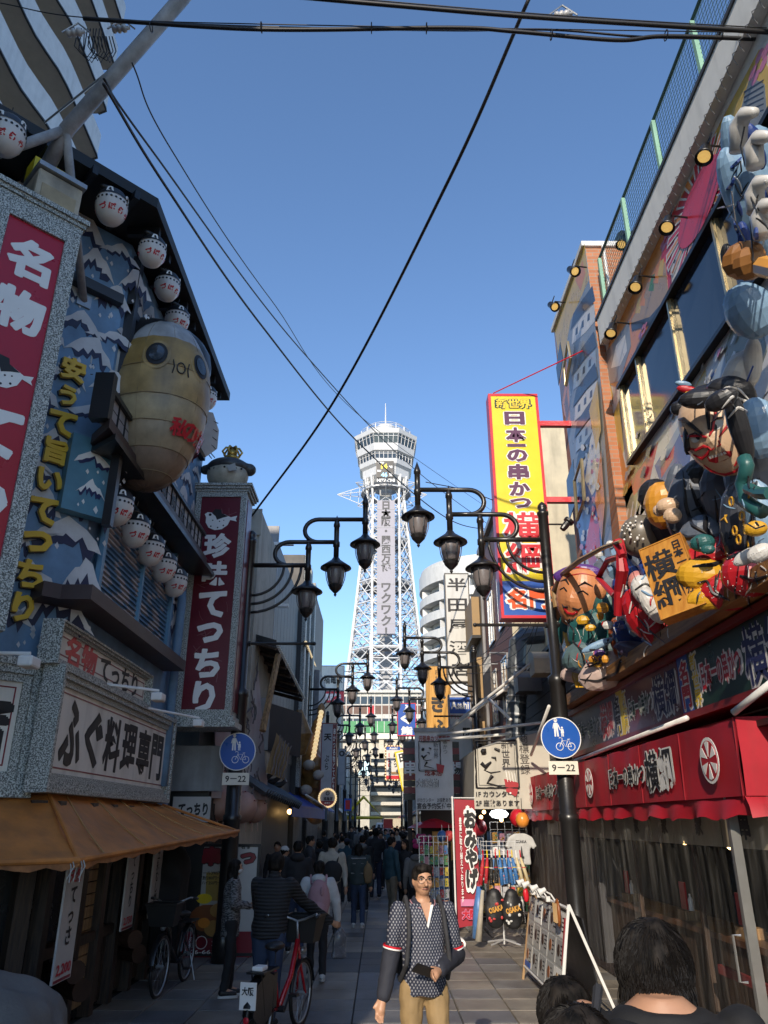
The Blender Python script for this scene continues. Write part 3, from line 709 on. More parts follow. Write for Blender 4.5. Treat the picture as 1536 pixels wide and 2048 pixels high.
for i,ch in enumerate('てっちりふぐ'):
 g.text(ch,V((-3.135+0.0105*(i*0.55+1.3),8.9+i*0.52,6.42)),Y_+X_*0.0105,Z_,h=0.28,off=0.05,d=0.006)
g.build('lettering',INK,par)
def framed(name,label,o,u,v,w,h,b,texts,depth=0.16,line=True):
 u=V(u);v=V(v);n=u.cross(v)
 t=thing(name,label,'sign',V(o)-v*(h/2+b))
 G().obox(o,u,v,n,(-w/2,w/2),(-h/2,h/2),-depth,-0.03).build('face_panel',CRM,t)
 for k,(bb,d0,d1)in enumerate(((b,-depth,0.0),(b*0.66,0.0,0.035),(b*0.33,0.035,0.06))):
  g=G();a,c=w/2,h/2;A,C=a+b,c+b
  if k:a,c=A-bb,C-bb
  e=0.002*k
  g.obox(o,u,v,n,(-A+e,A-e),(c,C-e),d0,d1);g.obox(o,u,v,n,(-A+e,A-e),(-C+e,-c),d0,d1)
  g.obox(o,u,v,n,(-A+e,-a),(-c,c),d0,d1);g.obox(o,u,v,n,(a,A-e),(-c,c),d0,d1)
  g.build('frame_moulding',GRAN,t)
 if line:
  g=G();a,c=w/2-0.05,h/2-0.05
  for x0,x1,y0,y1 in((-a,a,c-0.014,c),(-a,a,-c,-c+0.014),(-a,-a+0.014,-c+0.014,c-0.014),(a-0.014,a,-c+0.014,c-0.014)):
   g.obox(o,u,v,n,(x0,x1),(y0,y1),-0.029,-0.026)
  g.build('border_line',DRED,t)
 letter(t,V(o)-n*0.03,u,v,texts)
 return t
XS=-3.28
A=pX(132,1372,XS);B=pX(100,1545,XS);Cc=pX(338,1475,XS)
ya,yb=(A.y+B.y)/2,Cc.y;zt,zb=A.z,B.z
oc=V((XS,(ya+yb)/2,(zt+zb)/2));wd=yb-ya;hd=zt-zb
chars='ふぐ料理専門'
framed('framed_sign','white sign with six large black brush characters in granite frame above the orange awning',oc,Y_,Z_,wd,hd,0.19,[(c,-wd/2+wd*(0.11+0.156*i),0,0.6,hd*(0.74 if i else 0.8),INK,0.05 if i<2 else 0.034,False)for i,c in enumerate(chars)])
A=pX(125,1262,XS-0.06);Cc=pX(292,1372,XS-0.06)
ya2,yb2=A.y,Cc.y;zt2=(A.z+Cc.z)/2;zb2=oc.z+hd/2+0.19
hd2=zt2-zb2
framed('framed_sign','smaller white sign reading in red and black under the purple brown ledge, granite frame',V((XS-0.06,(ya2+yb2)/2,zb2+0.003+hd2/2+0.06)),Y_,Z_,yb2-ya2+0.1,hd2-0.02,0.08,[('名物',-0.85,0.0,0.95,0.34,RED,0.04,False),('てっちり',0.5,-0.0,1.5,0.3,INK,0.035,False)])
oc2=V((XF,YC,oc.z))-CU*1.55+CN*0.13
framed('framed_sign','white sign ending in a large black character on the chamfered corner at left edge',oc2,CU,Z_,2.2,hd,0.24,[('本店',0.32,0,1.5,0.62,INK,0.06,False)])
def flood(p,q,label):
 t=thing('floodlight',label,'floodlight',p,'white arm floodlights over the signs')
 g=G();g.tube([V(p),V(q)],0.018,6);g.build('arm',WHT,t)
 d=V(q);g=G();g.obox(d-Z_*0.07,X_,Y_,Z_,(-0.07,0.07),(-0.1,0.1),-0.06,0.04);g.build('head',WHT,t,bevel=0.02)
 g=G();g.obox(d-Z_*0.07-X_*0.071,Y_,Z_,-X_,(-0.08,0.08),(-0.045,0.03),0,0.006);g.build('glass',LGL,t)
p=pX(318,1382,-2.75);flood((XS,p.y-0.35,p.z+0.02),p,'white arm floodlight over the six character sign, the middle one')
p=pX(398,1436,-2.7);flood((XS,p.y-0.9,p.z+0.03),p,'white arm floodlight at the foot of the maroon vertical sign')
p=pC(62,1308,CC+1.5);flood(p-CU*1.0-CN*0.9,p,'white arm floodlight over the corner sign at left edge')
# corner pillar sign (red, two faces)
ps=V((-3.31,6.56,0));PW=0.88;z0p,z1p=3.55,pY(165,472,6.56).z
t=thing('pillar_sign','tall red two-faced box sign with white brush characters and granite trim at far left','sign',(ps.x-0.5,ps.y-0.2,z0p))
fc=ps-CU*PW/2
FR1=(CU,Z_,CN)
G().obox(V((fc.x,fc.y,0)),*FR1,(-PW/2,PW/2),(z0p,z1p),-0.85,-0.02).build('casing',GRAN,t)
PRED=mat('pillar_red',(0.42,0.01,0.03),0.3,var=0.05)
G().obox(V((fc.x,fc.y,0)),*FR1,(-PW/2+0.15,PW/2-0.15),(z0p+0.1,z1p-0.2),-0.019,0.0).build('face_panel',PRED,t)
lf=fc-CU*PW/2-CN*0.43;lu=CN;
G().obox(V((lf.x,lf.y,0)),CN,Z_,-CU,(-0.3,0.3),(z0p+0.1,z1p-0.2),0.001,0.012).build('face_panel',PRED,t)
g=G()
for a0,a1,b0,b1 in((-PW/2,-PW/2+0.15,z0p,z1p),(PW/2-0.15,PW/2,z0p,z1p),(-PW/2+0.15,PW/2-0.15,z1p-0.2,z1p)):g.obox(V((fc.x,fc.y,0)),*FR1,(a0,a1),(b0,b1),-0.019,0.03)
g.build('frame',GRAN,t)
g=G()
for k,(d,zz0,zz1)in enumerate(((0.015,z1p,z1p+0.07),(0.035,z1p+0.07,z1p+0.12),(0.06,z1p+0.12,z1p+0.18))):g.obox(V((fc.x,fc.y,0)),*FR1,(-PW/2-d,PW/2+d),(zz0,zz1),-0.85-d,0.0+d)
g.build('cornice',GRAN,t)
f2=V((fc.x,fc.y,0))
def fishicon(o,u,v,s,parent,flip=1):
 u=V(u)*flip;n=V(u).cross(V(v))*flip;g=G()
 body=[(-0.5,0.1),(-0.56,0.22),(-0.46,0.3),(-0.3,0.28),(-0.1,0.3),(0.15,0.22),(0.4,0.1),(0.62,0.16),(0.58,0.02),(0.62,-0.06),(0.38,0.0),(0.3,-0.2),(0.1,-0.36),(-0.15,-0.4),(-0.38,-0.3),(-0.5,-0.1)]
 P=[(x*s,y*s)for x,y in body]
 g.prism(P if flip<0 else P[::-1],o,u,v,n,0.002,0.006)
 g.m=1;bk=[(-0.3,0.26),(-0.2,0.42),(0.02,0.4),(0.05,0.26),(0.3,0.14),(0.1,0.08),(-0.1,0.0),(-0.16,0.14)]
 P=[(x*s,y*s)for x,y in bk];g.prism(P if flip<0 else P[::-1],o,u,v,n,0.006,0.009)
 for ex,ey,r_ in((-0.36,0.2,0.055),(-0.3,-0.25,0.03),(-0.05,-0.3,0.03),(0.15,-0.22,0.03),(-0.25,-0.02,0.025),(0.0,-0.06,0.025),(0.15,-0.02,0.02)):
  g.prism([((ex+r_*math.cos(i))*s,(ey+r_*math.sin(i))*s)for i in(0,.9,1.8,2.7,3.6,4.5,5.4)],o,u,v,n,0.006,0.009)
 g.build('fish_emblem',[LET,INK],parent)
letter(t,f2+CN*0.001,CU,Z_,[(c,0,z,None,h_,LET,0.055,False)for c,z,h_ in(('名',z1p-0.62,0.5),('物',z1p-1.24,0.5),('て',z1p-2.6,0.5),('っ',z1p-3.3,0.42),('ち',z1p-3.95,0.55),('り',z1p-4.6,0.55))])
fishicon(f2+Z_*(z1p-1.98)+CN*0.002,CU,Z_,0.42,t)
letter(t,V((lf.x,lf.y,0))-CU*0.012,CN,Z_,[('名',0,z1p-0.62,None,0.5,LET,0.055,False),('物',0,z1p-1.28,None,0.5,LET,0.055,False)])
t=thing('light_box','weathered ivory light box with yellow cap on top of the red pillar','lamp box',f2+Z_*(z1p+0.18))
o=V((fc.x,fc.y,z1p+0.18))-CN*0.35+CU*0.18
G().obox(o,*FR1,(-0.25,0.25),(0,0.55),-0.2,0.2).build('casing',mat('ivory_box',(0.45,0.38,0.27),0.5,var=0.3,dirt=0.5),t,bevel=0.02)
G().obox(o,*FR1,(-0.19,0.19),(0.05,0.36),0.201,0.212).build('window',mat('amber_glass',(0.38,0.29,0.16),0.4,var=0.3),t)
G().obox(o,*FR1,(-0.27,0.27),(0.56,0.62),-0.22,0.24).build('lid',STEEL,t)
G().obox(o,*FR1,(-0.24,0.24),(0.63,0.95),-0.35,-0.1).build('cap',YEL,t)
PIPE=mat('pipe_white',(0.33,0.33,0.34),0.5,0.0,0.3,5,0.1,dirt=0.6)
J=pY(132,262,6.25)
t=thing('pipe_frame','rust-flecked white steel pipe rising from the pillar across the upper left corner','pipe frame',J)
g=G();g.tube([pY(60,400,6.75),J,pY(360,0,5.9),pY(620,-330,5.5)],0.085,14);g.build('main_pipe',PIPE,t,True)
g=G();g.tube([J,pY(0,308,6.1),pY(-160,372,6.0)],0.055,12);g.build('side_pipe',PIPE,t,True)
g=G();g.tube([J-Z_*0.05,pC(166,604,CC)],0.05,12);g.build('stay_pipe',PIPE,t,True)
g=G();q=pC(166,604,CC);g.obox(q,CU,Z_,CN,(-0.09,0.09),(-0.09,0.09),0.0,0.03);g.build('foot_plate',STEEL,t)
tag(G().tube([pY(88,248,6.6),pY(212,148,6.05)],0.014,6).build('stay_wire',STEEL),'thin steel stay running from the eave to the white pipe','wire')
# pufferfish lanterns
PW_=mat('puffer_white',(0.66,0.63,0.6),0.35,var=0.08,dirt=0.2);PK=mat('puffer_black',(0.018,0.018,0.02),0.4,var=0.1)
def puffer(label):
 t=thing('pufferfish_lantern',label,'lantern',(0,0,0),'pufferfish lanterns under the eaves')
 prof=[(0.001,-0.27),(0.07,-0.255),(0.13,-0.21),(0.175,-0.13),(0.195,-0.03),(0.19,0.06),(0.165,0.13),(0.13,0.17)]
 g=G();g.lathe(prof,20,cap=False);g.build('belly',PW_,t,True)
 g=G();g.lathe([(0.197,0.05),(0.178,0.12),(0.14,0.18),(0.08,0.215),(0.001,0.225)],20,cap=False);g.ball((0,0,0.2),0.08,0.2,0.06);g.build('back',PK,t,True)
 g=G()
 for i in range(22):
  a=2*math.pi*i/22;d=V((math.cos(a),math.sin(a),0));s_=V((-d.y,d.x,0))
  r_=0.015;c=d*0.197+Z_*0.0
  g.prism([(r_*math.cos(k*0.785),r_*math.sin(k*0.785))for k in range(8)],c,s_,Z_,d,-0.004,0.003)
 g.build('spot',INK,t)
 for sy in(1,-1):
  g=G();d=V((0.75,0.66*sy,0)).normalized();s_=V((-d.y,d.x,0));c=d*0.178+Z_*0.11
  g.prism([(-0.045,-0.03),(0.045,-0.03),(0.03,0.03),(0,0.04),(-0.03,0.03)],c,s_,Z_,d,-0.01,0.006);g.m=1
  g.prism([(-0.018,-0.015),(0.018,-0.015),(0.01,0.02),(-0.01,0.02)],c,s_,Z_,d,0.006,0.009);g.build('eye',[LET,INK],t)
 for sx in(1,-1):
  g=G()
  for k,ch in enumerate('づぼらや'):
   a=rad(-62+38*k)if sx>0 else math.pi+rad(-62+38*k)
   d=V((math.cos(a),math.sin(a),-0.55)).normalized();s_=V((-math.sin(a),math.cos(a),0));u_=d.cross(s_)
   g.text(ch,V((d.x*0.192,d.y*0.192,-0.115))-Z_*0.02,s_,-u_ if u_.z<0 else u_,h=0.085,off=0.06,d=0.002)
  g.build('lettering',RED,t)
 g=G();g.tube([(0,0,0.22),(0.01,0,0.28),(-0.02,0,0.33),(0,0,0.4)],0.006,5);g.build('hook',BLK,t)
 return t
spots=[(pX(303,503,-3.0),'second'),(pX(333,573,-3.02),'third'),(pX(353,640,-3.02),'fourth'),(pX(374,697,-3.02),'fifth'),(pX(394,748,-3.02),'sixth'),(pX(412,795,-3.02),'last')]
pf=puffer('black and white pufferfish lantern under the roof eave, first beside the pipe')
for p,nm in spots:copytree(pf,p,rad(-20)+R.uniform(-.2,.2),'%s black and white pufferfish lantern from the pipe along the high roof eave'%nm,scale=0.92)
p1=pY(222,415,7.25);p0=pY(12,272,6.0)
copytree(pf,p0,rad(-50),'black and white pufferfish lantern cut by the left edge of the photo',scale=1.0)
lows=[(235,1012,'first'),(270,1058,'second'),(301,1097,'third'),(327,1131,'fourth'),(350,1162,'last')]
for x,y,nm in lows:copytree(pf,pX(x,y,-3.2),rad(-15),'%s pufferfish lantern in the row above the blue shutter'%nm,scale=0.98)
pf.location=p1;pf.rotation_euler=(0,0,rad(-40))
# the giant pufferfish lantern
BF=pX(312,800,-3.02)
t=thing('giant_pufferfish','huge round tan paper pufferfish lantern bulging over the street from the blue wall','lantern',BF)
fd=V((0.86,-0.5,0)).normalized();fu=V((0.5,0.86,0)).normalized()
RX,RZ,RD=0.64,1.24,0.74
def bal(a,b,off=0.0):
 a=rad(a);b=rad(b);c=math.cos(b)**0.8
 zz_=math.sin(b)*(RZ*(0.92 if b>0 else 1.06));tap=1-0.12*(math.sin(b)**2)
 return V(BF)+fu*(RX+off)*math.sin(a)*c*tap+fd*(RD+off)*math.cos(a)*c*tap+Z_*(zz_+off*math.sin(b))
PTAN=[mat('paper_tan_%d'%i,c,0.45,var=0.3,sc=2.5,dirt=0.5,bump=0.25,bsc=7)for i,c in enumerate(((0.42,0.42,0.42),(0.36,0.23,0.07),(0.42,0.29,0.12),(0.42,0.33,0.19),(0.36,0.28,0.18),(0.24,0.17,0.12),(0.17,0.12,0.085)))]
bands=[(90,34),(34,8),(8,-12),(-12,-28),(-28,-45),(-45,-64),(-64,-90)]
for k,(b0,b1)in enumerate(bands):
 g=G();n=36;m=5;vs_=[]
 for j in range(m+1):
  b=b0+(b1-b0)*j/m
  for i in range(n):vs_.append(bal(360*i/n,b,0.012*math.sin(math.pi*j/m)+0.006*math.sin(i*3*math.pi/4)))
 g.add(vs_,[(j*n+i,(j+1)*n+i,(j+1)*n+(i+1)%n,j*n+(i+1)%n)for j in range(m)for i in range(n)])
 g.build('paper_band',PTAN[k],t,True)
g=G()
for a_ in range(-100,110,34):g.tube([bal(a_,b_,0.008)for b_ in range(-70,76,6)],0.0025,4)
for b_ in(8,-12,-28,-45,-64):g.tube([bal(a_,b_,0.006)for a_ in range(-110,116,6)],0.006,4)
g.build('seam',mat('seam_brown',(0.26,0.19,0.1),0.6),t)
def onfish(pts,w_,m,nm,off=0.02,par=t):
 g=G();g.tube([bal(a,b,off)for a,b in pts],w_,5);return g.build(nm,m,par)
for sa in(-1,1):
 g=G();ca,cb=sa*27-24,15
 for r_,m_,o_ in((15,0,0.012),(11.5,1,0.02),(8,2,0.028)):
  g.m=m_;vs_=[bal(ca,cb,o_)]+[bal(ca+r_*1.0*math.cos(i*math.pi/10),cb+r_*0.82*math.sin(i*math.pi/10),o_)for i in range(20)]
  g.add(vs_,[(0,1+i,1+(i+1)%20)for i in range(20)])
 g.build('eye',[PTAN[2],INK,GLS],t)
onfish([(-24+4.5*math.cos(i*math.pi/8),6+4*math.sin(i*math.pi/8))for i in range(17)],0.009,INK,'mouth')
for s_ in(-1,1):onfish([(-24+s_*9,11),(-24+s_*7.5,6),(-24+s_*9,1)],0.008,INK,'mouth')
g=G()
for i,ch in enumerate('私の味は日本一'):
 a=-14+16*i;p=bal(a,-30,0.03);q=bal(a+2,-30,0.03);uu=(q-p).normalized();up=(bal(a,-27,0.03)-p).normalized()
 g.text(ch,p,uu,(up-uu*up.dot(uu)).normalized(),h=0.25,off=0.035,d=0.01)
g.build('lettering',RED,t)
FIN=mat('fin_white',(0.4,0.4,0.38),0.5,var=0.15)
for a,b,ln,nm in((88,-2,0.5,'tail_fin'),(-96,8,0.42,'side_fin')):
 p=bal(a,b);d=(bal(a,b,1)-p).normalized();g=G()
 P=[p+Z_*0.2,p+d*ln*0.7+Z_*0.32,p+d*ln+Z_*0.1,p+d*ln+Z_*-0.2,p+d*ln*0.6-Z_*0.42,p-Z_*0.18]
 g.slab(P,fd,0.05);g.m=1
 for k in range(5):g.tube([p+Z_*(0.15-0.07*k),p+d*ln*0.93+Z_*(0.2-0.14*k)+fd*0.055],0.007,4);g.tube([p+Z_*(0.15-0.07*k),p+d*ln*0.93+Z_*(0.2-0.14*k)-fd*0.005],0.007,4)
 g.build(nm,[FIN,INK],t)
g=G();g.ball(BF+Z_*0.62-fd*0.35,0.95,0.6,0.72,20,12);g.build('black_back',PK,t,True)
g=G();g.tube([BF+Z_*1.2,(XF,BF.y,BF.z+1.2)],0.04,6);g.tube([BF-fd*0.5,(XF,BF.y+0.4,BF.z)],0.05,6);g.build('wall_bracket',STEEL,t)
# maroon vertical sign with fish on top
YZ=12.75
sA,sB=pY(403,985,YZ),pY(497,985,YZ);sC=pY(385,1432,YZ)
cxs=(sA.x+sB.x)/2-0.06;ws=0.92;hs=sA.z-sC.z;o=V((cxs,YZ,(sA.z+sC.z)/2))
MRD=mat('sign_maroon',(0.13,0.006,0.018),0.35,var=0.15)
t=thing('vertical_sign','tall maroon vertical sign with white characters, speckled granite frame and fish emblem','sign',o-Z_*hs/2)
G().box(cxs-ws/2,cxs+ws/2,YZ+0.03,YZ+0.62,o.z-hs/2,o.z+hs/2).build('casing',GRAN,t)
b=0.1
g=G()
for x0,x1,z0,z1 in((-ws/2,ws/2,hs/2-b,hs/2),(-ws/2,ws/2,-hs/2,-hs/2+b),(-ws/2,-ws/2+b,-hs/2+b,hs/2-b),(ws/2-b,ws/2,-hs/2+b,hs/2-b)):g.obox(o,X_,Z_,-Y_,(x0,x1),(z0,z1),-0.03,0.025)
g.build('frame',GRAN,t)
G().obox(o,X_,Z_,-Y_,(-ws/2+b,ws/2-b),(-hs/2+b,hs/2-b),-0.029,0.0).build('face_panel',MRD,t)
G().obox(V((cxs+ws/2,YZ+0.33,o.z)),Y_,Z_,X_,(-0.22,0.22),(-hs/2+0.1,hs/2-0.1),0.001,0.012).build('side_panel',MRD,t)
g=G()
for k,d in enumerate((0.04,0.07,0.1)):g.box(cxs-ws/2-d,cxs+ws/2+d,YZ-d,YZ+0.62+d,o.z+hs/2+k*0.05,o.z+hs/2+k*0.05+0.05)
g.build('cornice',GRAN,t);g=G()
for k,d in enumerate((0.05,0.1)):g.box(cxs-ws/2-d,cxs+ws/2+d,YZ-d,YZ+0.62+d,o.z-hs/2-k*0.09-0.09,o.z-hs/2-k*0.09)
g.build('cornice',GRAN,t)
fishicon(o+Z_*(hs/2-0.55),X_,Z_,0.5,t)
letter(t,o,X_,Z_,[(c,0,hs/2-z*0.93,None,h_*0.95,LET,0.05,False)for c,z,h_ in(('珍',1.12,0.5),('味',1.68,0.48),('て',2.28,0.5),('っ',2.82,0.38),('ち',3.38,0.52),('り',3.98,0.55))])
g=G();CRK=mat('crackle_line',(0.3,0.12,0.13),0.5)
for k in range(26):
 a=V((rw.uniform(-0.33,0.33),rw.uniform(-hs/2+0.2,hs/2-0.2),0));q=rw.uniform(0,6.28)
 pts=[o+X_*(a.x+0.09*i*math.cos(q)+rw.uniform(-.02,.02))+Z_*(a.y+0.09*i*math.sin(q))-Y_*0.001 for i in range(3)]
 if all(abs((p-o).x)<0.36 for p in pts):g.tube(pts,0.0035,3)
g.build('crackle_line',CRK,t,kind='stuff')
G().box(XF+0.001,cxs-ws/2,YZ+0.2,YZ+0.3,o.z+1.2,o.z+1.35).build('bracket',STEEL,t)
zt=o.z+hs/2+0.15;fo=V((cxs+0.02,YZ+0.25,zt))
t=thing('fish_sculpture','weathered black and white pufferfish sculpture with small crown on top of the maroon sign','sculpture',fo)
FW=mat('sculpt_white',(0.5,0.46,0.36),0.5,var=0.3,dirt=0.5)
g=G();g.ball(fo+Z_*0.3,0.4,0.34,0.34,18,10);g=solid(g,0.04,3);g.build('belly',FW,t,True)
g=G();g.ball(fo+Z_*0.44,0.42,0.35,0.2,18,8);g.ball(fo+Z_*0.42-X_*0.42,0.12,0.1,0.1);g.ball(fo+Z_*0.42+X_*0.4,0.14,0.12,0.13);g=solid(g,0.035,3);g.build('back',mat('sculpt_black',(0.05,0.05,0.05),0.4,var=0.4,dirt=0.3),t,True)
g=G();g.slab([fo+V((0.05,-0.36,0.33)),fo+V((0.2,-0.37,0.38)),fo+V((0.24,-0.37,0.24)),fo+V((0.1,-0.36,0.22))],-Y_,0.02);g.build('side_fin',FIN,t)
g=G()
for i in range(7):g.ball(fo+V((-0.3+0.1*i,-0.335+abs(i-3)*0.03,0.33)),0.022,0.012,0.022,8,5)
g.build('spot',INK,t)
g=G();GOLD=mat('gold',(0.5,0.33,0.08),0.35,0.6)
g.lathe([(0.13,0.0),(0.15,0.03),(0.13,0.07)],14,Matrix.Translation(fo+V((0.05,0,0.62))))
for i in range(7):
 a=2*math.pi*i/7;q=fo+V((0.05,0,0.68));d=V((math.cos(a),math.sin(a),0));g.tube([q+d*0.12,q+d*0.19+Z_*0.1,q+d*0.13+Z_*0.19,q+d*0.03+Z_*0.2],0.022,6)
g.ball(fo+V((0.05,0,0.76)),0.1,0.1,0.09);g.build('crown',GOLD,t,True)
# orange awning and dark shopfront below
AWN=mat('awning_orange',(0.55,0.2,0.042),0.6,var=0.3,sc=1.6,bump=0.06,bsc=120,dirt=0.35)
t=thing('shop_awning','faded orange fabric awning with frayed hem over the dark shopfront at left','awning',(-3.3,9.5,2.4))
W0,W1,W2=V((XF+0.02,12.6,2.25)),V((XF+0.02,YC-0.0,2.3)),V((XF,YC,2.3))-CU*3.4
E0,E1=V((-2.2,12.75,1.87)),V((-2.66,7.35,1.69));E2=E1-CU*3.6
g=G();n=14;m=6;vs_=[]
def arow(A0,A1,B0,B1,n,m,sag):
 b=len(g.v);P=[]
 for i in range(n+1):
  for j in range(m+1):
   p=A0.lerp(A1,i/n).lerp(B0.lerp(B1,i/n),j/m);p.z-=sag*math.sin(math.pi*j/m)*0.6-(0.03*noise.noise((p.x*2.2,p.y*1.6,1))+0.02*noise.noise((p.x*6,p.y*3,4)))*math.sin(math.pi*min(1,j/m+0.1));P.append(p)
 g.add(P,[(i*(m+1)+j,(i+1)*(m+1)+j,(i+1)*(m+1)+j+1,i*(m+1)+j+1)for i in range(n)for j in range(m)])
arow(W1,W0,E1,E0,60,16,0.06);arow(W2,W1,E2,E1,40,16,0.06)
g.build('canopy',AWN,t,True)
g=G()
for A_,B_ in((E1,E0),(E2,E1)):
 k=26;P=[]
 for i in range(k+1):
  p=A_.lerp(B_,i/k);P+=[p+Z_*0.0,p-Z_*(0.055+0.02*math.sin(i*2.3)+rw.uniform(0,0.02))]
 g.add(P,[(2*i,2*i+2,2*i+3,2*i+1)for i in range(k)])
g.build('hem',mat('hem_orange',(0.34,0.14,0.05),0.7,var=0.4,sc=8),t)
g=G();g.tube([E2,E1,E0],0.028,8);g.tube([E1,W1],0.02,6);g.tube([E1-Z_*0.03,W1-Z_*0.5],0.018,6);g.tube([E0,W0],0.02,6);g.build('edge_bar',AWN,t)
g=G()
for k in range(5):q=E1+CU*0.0+V((rw.uniform(-.06,.06),rw.uniform(-.06,.06),0));g.tube([q,q+V((0.02,0.0,-0.05)),q+V((rw.uniform(-.04,.04),0,-0.12-rw.random()*0.08))],0.006,4)
g.build('torn_tie',mat('tape_grey',(0.4,0.38,0.35),0.6),t)
for a in range(5):
 f=(a+0.5)/5;g=G();pts=[W1.lerp(W0,f).lerp(E1.lerp(E0,f),j/6)+Z_*(0.012-0.03*math.sin(math.pi*j/6))for j in range(7)];g.tube(pts,0.008,4);g.build('seam',mat('seam_orange',(0.46,0.25,0.09),0.6),t)
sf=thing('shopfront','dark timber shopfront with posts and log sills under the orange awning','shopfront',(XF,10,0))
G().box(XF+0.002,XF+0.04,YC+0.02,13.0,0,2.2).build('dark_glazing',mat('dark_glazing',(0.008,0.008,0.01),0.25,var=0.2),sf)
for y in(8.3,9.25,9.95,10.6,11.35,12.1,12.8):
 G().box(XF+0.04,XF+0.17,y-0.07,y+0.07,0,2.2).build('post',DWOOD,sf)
G().box(XF+0.04,XF+0.14,YC+0.1,12.9,0.75,0.85).build('sill',DWOOD,sf)
for k in range(16):
 G().box(XF+0.045,XF+0.075,9.33+0.0,9.88,0.12+k*0.125,0.12+k*0.125+0.112).build('slat',TWOOD,sf)
for k in range(14):
 y=10.05+k*0.2
 G().box(XF+0.041,XF+0.06,y,y+0.18,0.05,0.74).build('plank',DWOOD,sf)
for i,(y,z)in enumerate(((8.75,0.62),(9.0,0.42),(10.7,0.66),(10.95,0.47))):
 g=G();g.tube([(XF+0.1,y+0.2,z),(-3.02,y-0.05,z)],[0.1,0.105],12);lg=g.build('log',mat('log_brown',(0.055,0.026,0.016),0.45,var=0.3),sf)
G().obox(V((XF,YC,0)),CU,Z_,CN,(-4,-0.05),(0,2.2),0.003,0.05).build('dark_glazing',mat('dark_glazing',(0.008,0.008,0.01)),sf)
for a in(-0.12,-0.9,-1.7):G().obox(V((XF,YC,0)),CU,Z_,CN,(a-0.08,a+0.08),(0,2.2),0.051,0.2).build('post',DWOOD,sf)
MB=mat('menu_white',(0.5,0.47,0.45),0.6,var=0.06)
def menuboard(label,x,y0,y1,z0,z1,texts):
 o=V((x,(y0+y1)/2,(z0+z1)/2));w_,h_=y1-y0,z1-z0
 t=thing('menu_board',label,'menu board',o-Z_*h_/2,'tall white price boards under the awning')
 G().obox(o,Y_,Z_,X_,(-w_/2,w_/2),(-h_/2,h_/2),-0.02,0).build('panel',MB,t)
 g=G();a,c=w_/2-0.02,h_/2-0.02
 for q in(-1,1):g.obox(o,Y_,Z_,X_,(-a,a),(q*c-0.012,q*c+0.012),0.0,0.003)
 g.build('border_line',DRED,t);letter(t,o,Y_,Z_,texts)
menuboard('white price board marked 2,200 beside the tan slats',-2.98,8.0,8.45,0.62,1.62,[('天然',0,0.4,0.34,0.13,RED,0.03,False),('てっさ',0,0.05,None,0.5,INK,0.03,True),('2,200',0,-0.4,0.36,0.11,RED,0.03,False)])
menuboard('white price board marked 2,750 behind the parked bicycle',-3.12,10.35,10.8,0.78,1.68,[('てっちり',0,0.08,None,0.58,INK,0.03,True),('2,750',0,-0.36,0.34,0.1,RED,0.03,False)])
menuboard('white price board with small faded characters farthest under the awning',-3.12,11.5,11.95,0.8,1.7,[('土瓶むし鍋',0.0,0.05,None,0.7,INK,0.03,True)])
menuboard('white price board cut off by the left edge under the awning',-3.7,6.7,7.1,0.62,1.62,[('ふぐ',0,0.1,None,0.4,INK,0.03,True)])
g=G();c=V((-2.78,6.05,0))
g.ball(c+V((0,0,0.6)),0.62,0.8,0.42,20,12);g.ball(c+V((0.1,0.1,0.35)),0.62,0.85,0.4,20,12);g.box(c.x-0.55,c.x+0.55,c.y-0.7,c.y+0.8,0.05,0.5)
g=solid(g,0.03,5,0.07,3.6)
t=thing('covered_scooter','scooter under a dark grey dust cover in the lower left corner','covered scooter',c)
g.build('dust_cover',mat('cover_grey',(0.13,0.125,0.12),0.8,var=0.25,bump=0.3,bsc=50),t,True)
g=G()
for sy in(-0.55,0.6):g.tube([c+V((-0.02,sy,0.1)),c+V((0.06,sy,0.1))],0.1,14)
g.build('wheel',BLK,t)
# RIGHT: the skewer restaurant with the mural wall
XR=3.75
def flat(poly,X,d0=0.004,g=None,dd=0.004):
 P=[pX(x,y,X)for x,y in poly]
 a=sum((P[i].y*P[(i+1)%len(P)].z-P[(i+1)%len(P)].y*P[i].z)for i in range(len(P)))
 if a>0:P=P[::-1]
 P=[V((X-d0,p.y,p.z))for p in P]
 g=g or G();return g.slab(P,-X_,dd)
def mm(nm,c,v=0.12):return mat('mural_'+nm,c,0.3,var=v,sc=4,coat=0.25)
MW,MG,MO,MR,MB_,ML,MK,MP,MOL,MGR,MT=(mm('white',(0.74,0.73,0.7)),mm('gold',(0.7,0.47,0.08)),mm('orange',(0.75,0.27,0.04)),mm('red',(0.65,0.02,0.04)),mm('blue',(0.04,0.1,0.36)),mm('pale_blue',(0.36,0.45,0.56)),mm('ink',(0.03,0.035,0.05)),mm('pink',(0.6,0.2,0.35)),mm('olive',(0.22,0.21,0.12)),mm('grey',(0.27,0.29,0.3)),mm('tan',(0.45,0.3,0.15)))
kus=thing('skewer_restaurant','long mural-covered restaurant with dark windows and white parapet on the right','building',(XR+2.5,6,0))
rwall=G().box(XR,10,0.5,10.6,3.0,9.76).build('wall',MW,kus)
G().box(XR-0.14,XR-0.002,0.5,10.45,9.27,9.76).build('parapet',mat('parapet_pale',(0.8,0.8,0.76),0.55,var=0.06,dirt=0.25),kus)
G().box(XR-0.16,XR+0.1,0.4,10.5,9.762,9.82).build('coping',mat('coping_dark',(0.05,0.05,0.05),0.5),kus)
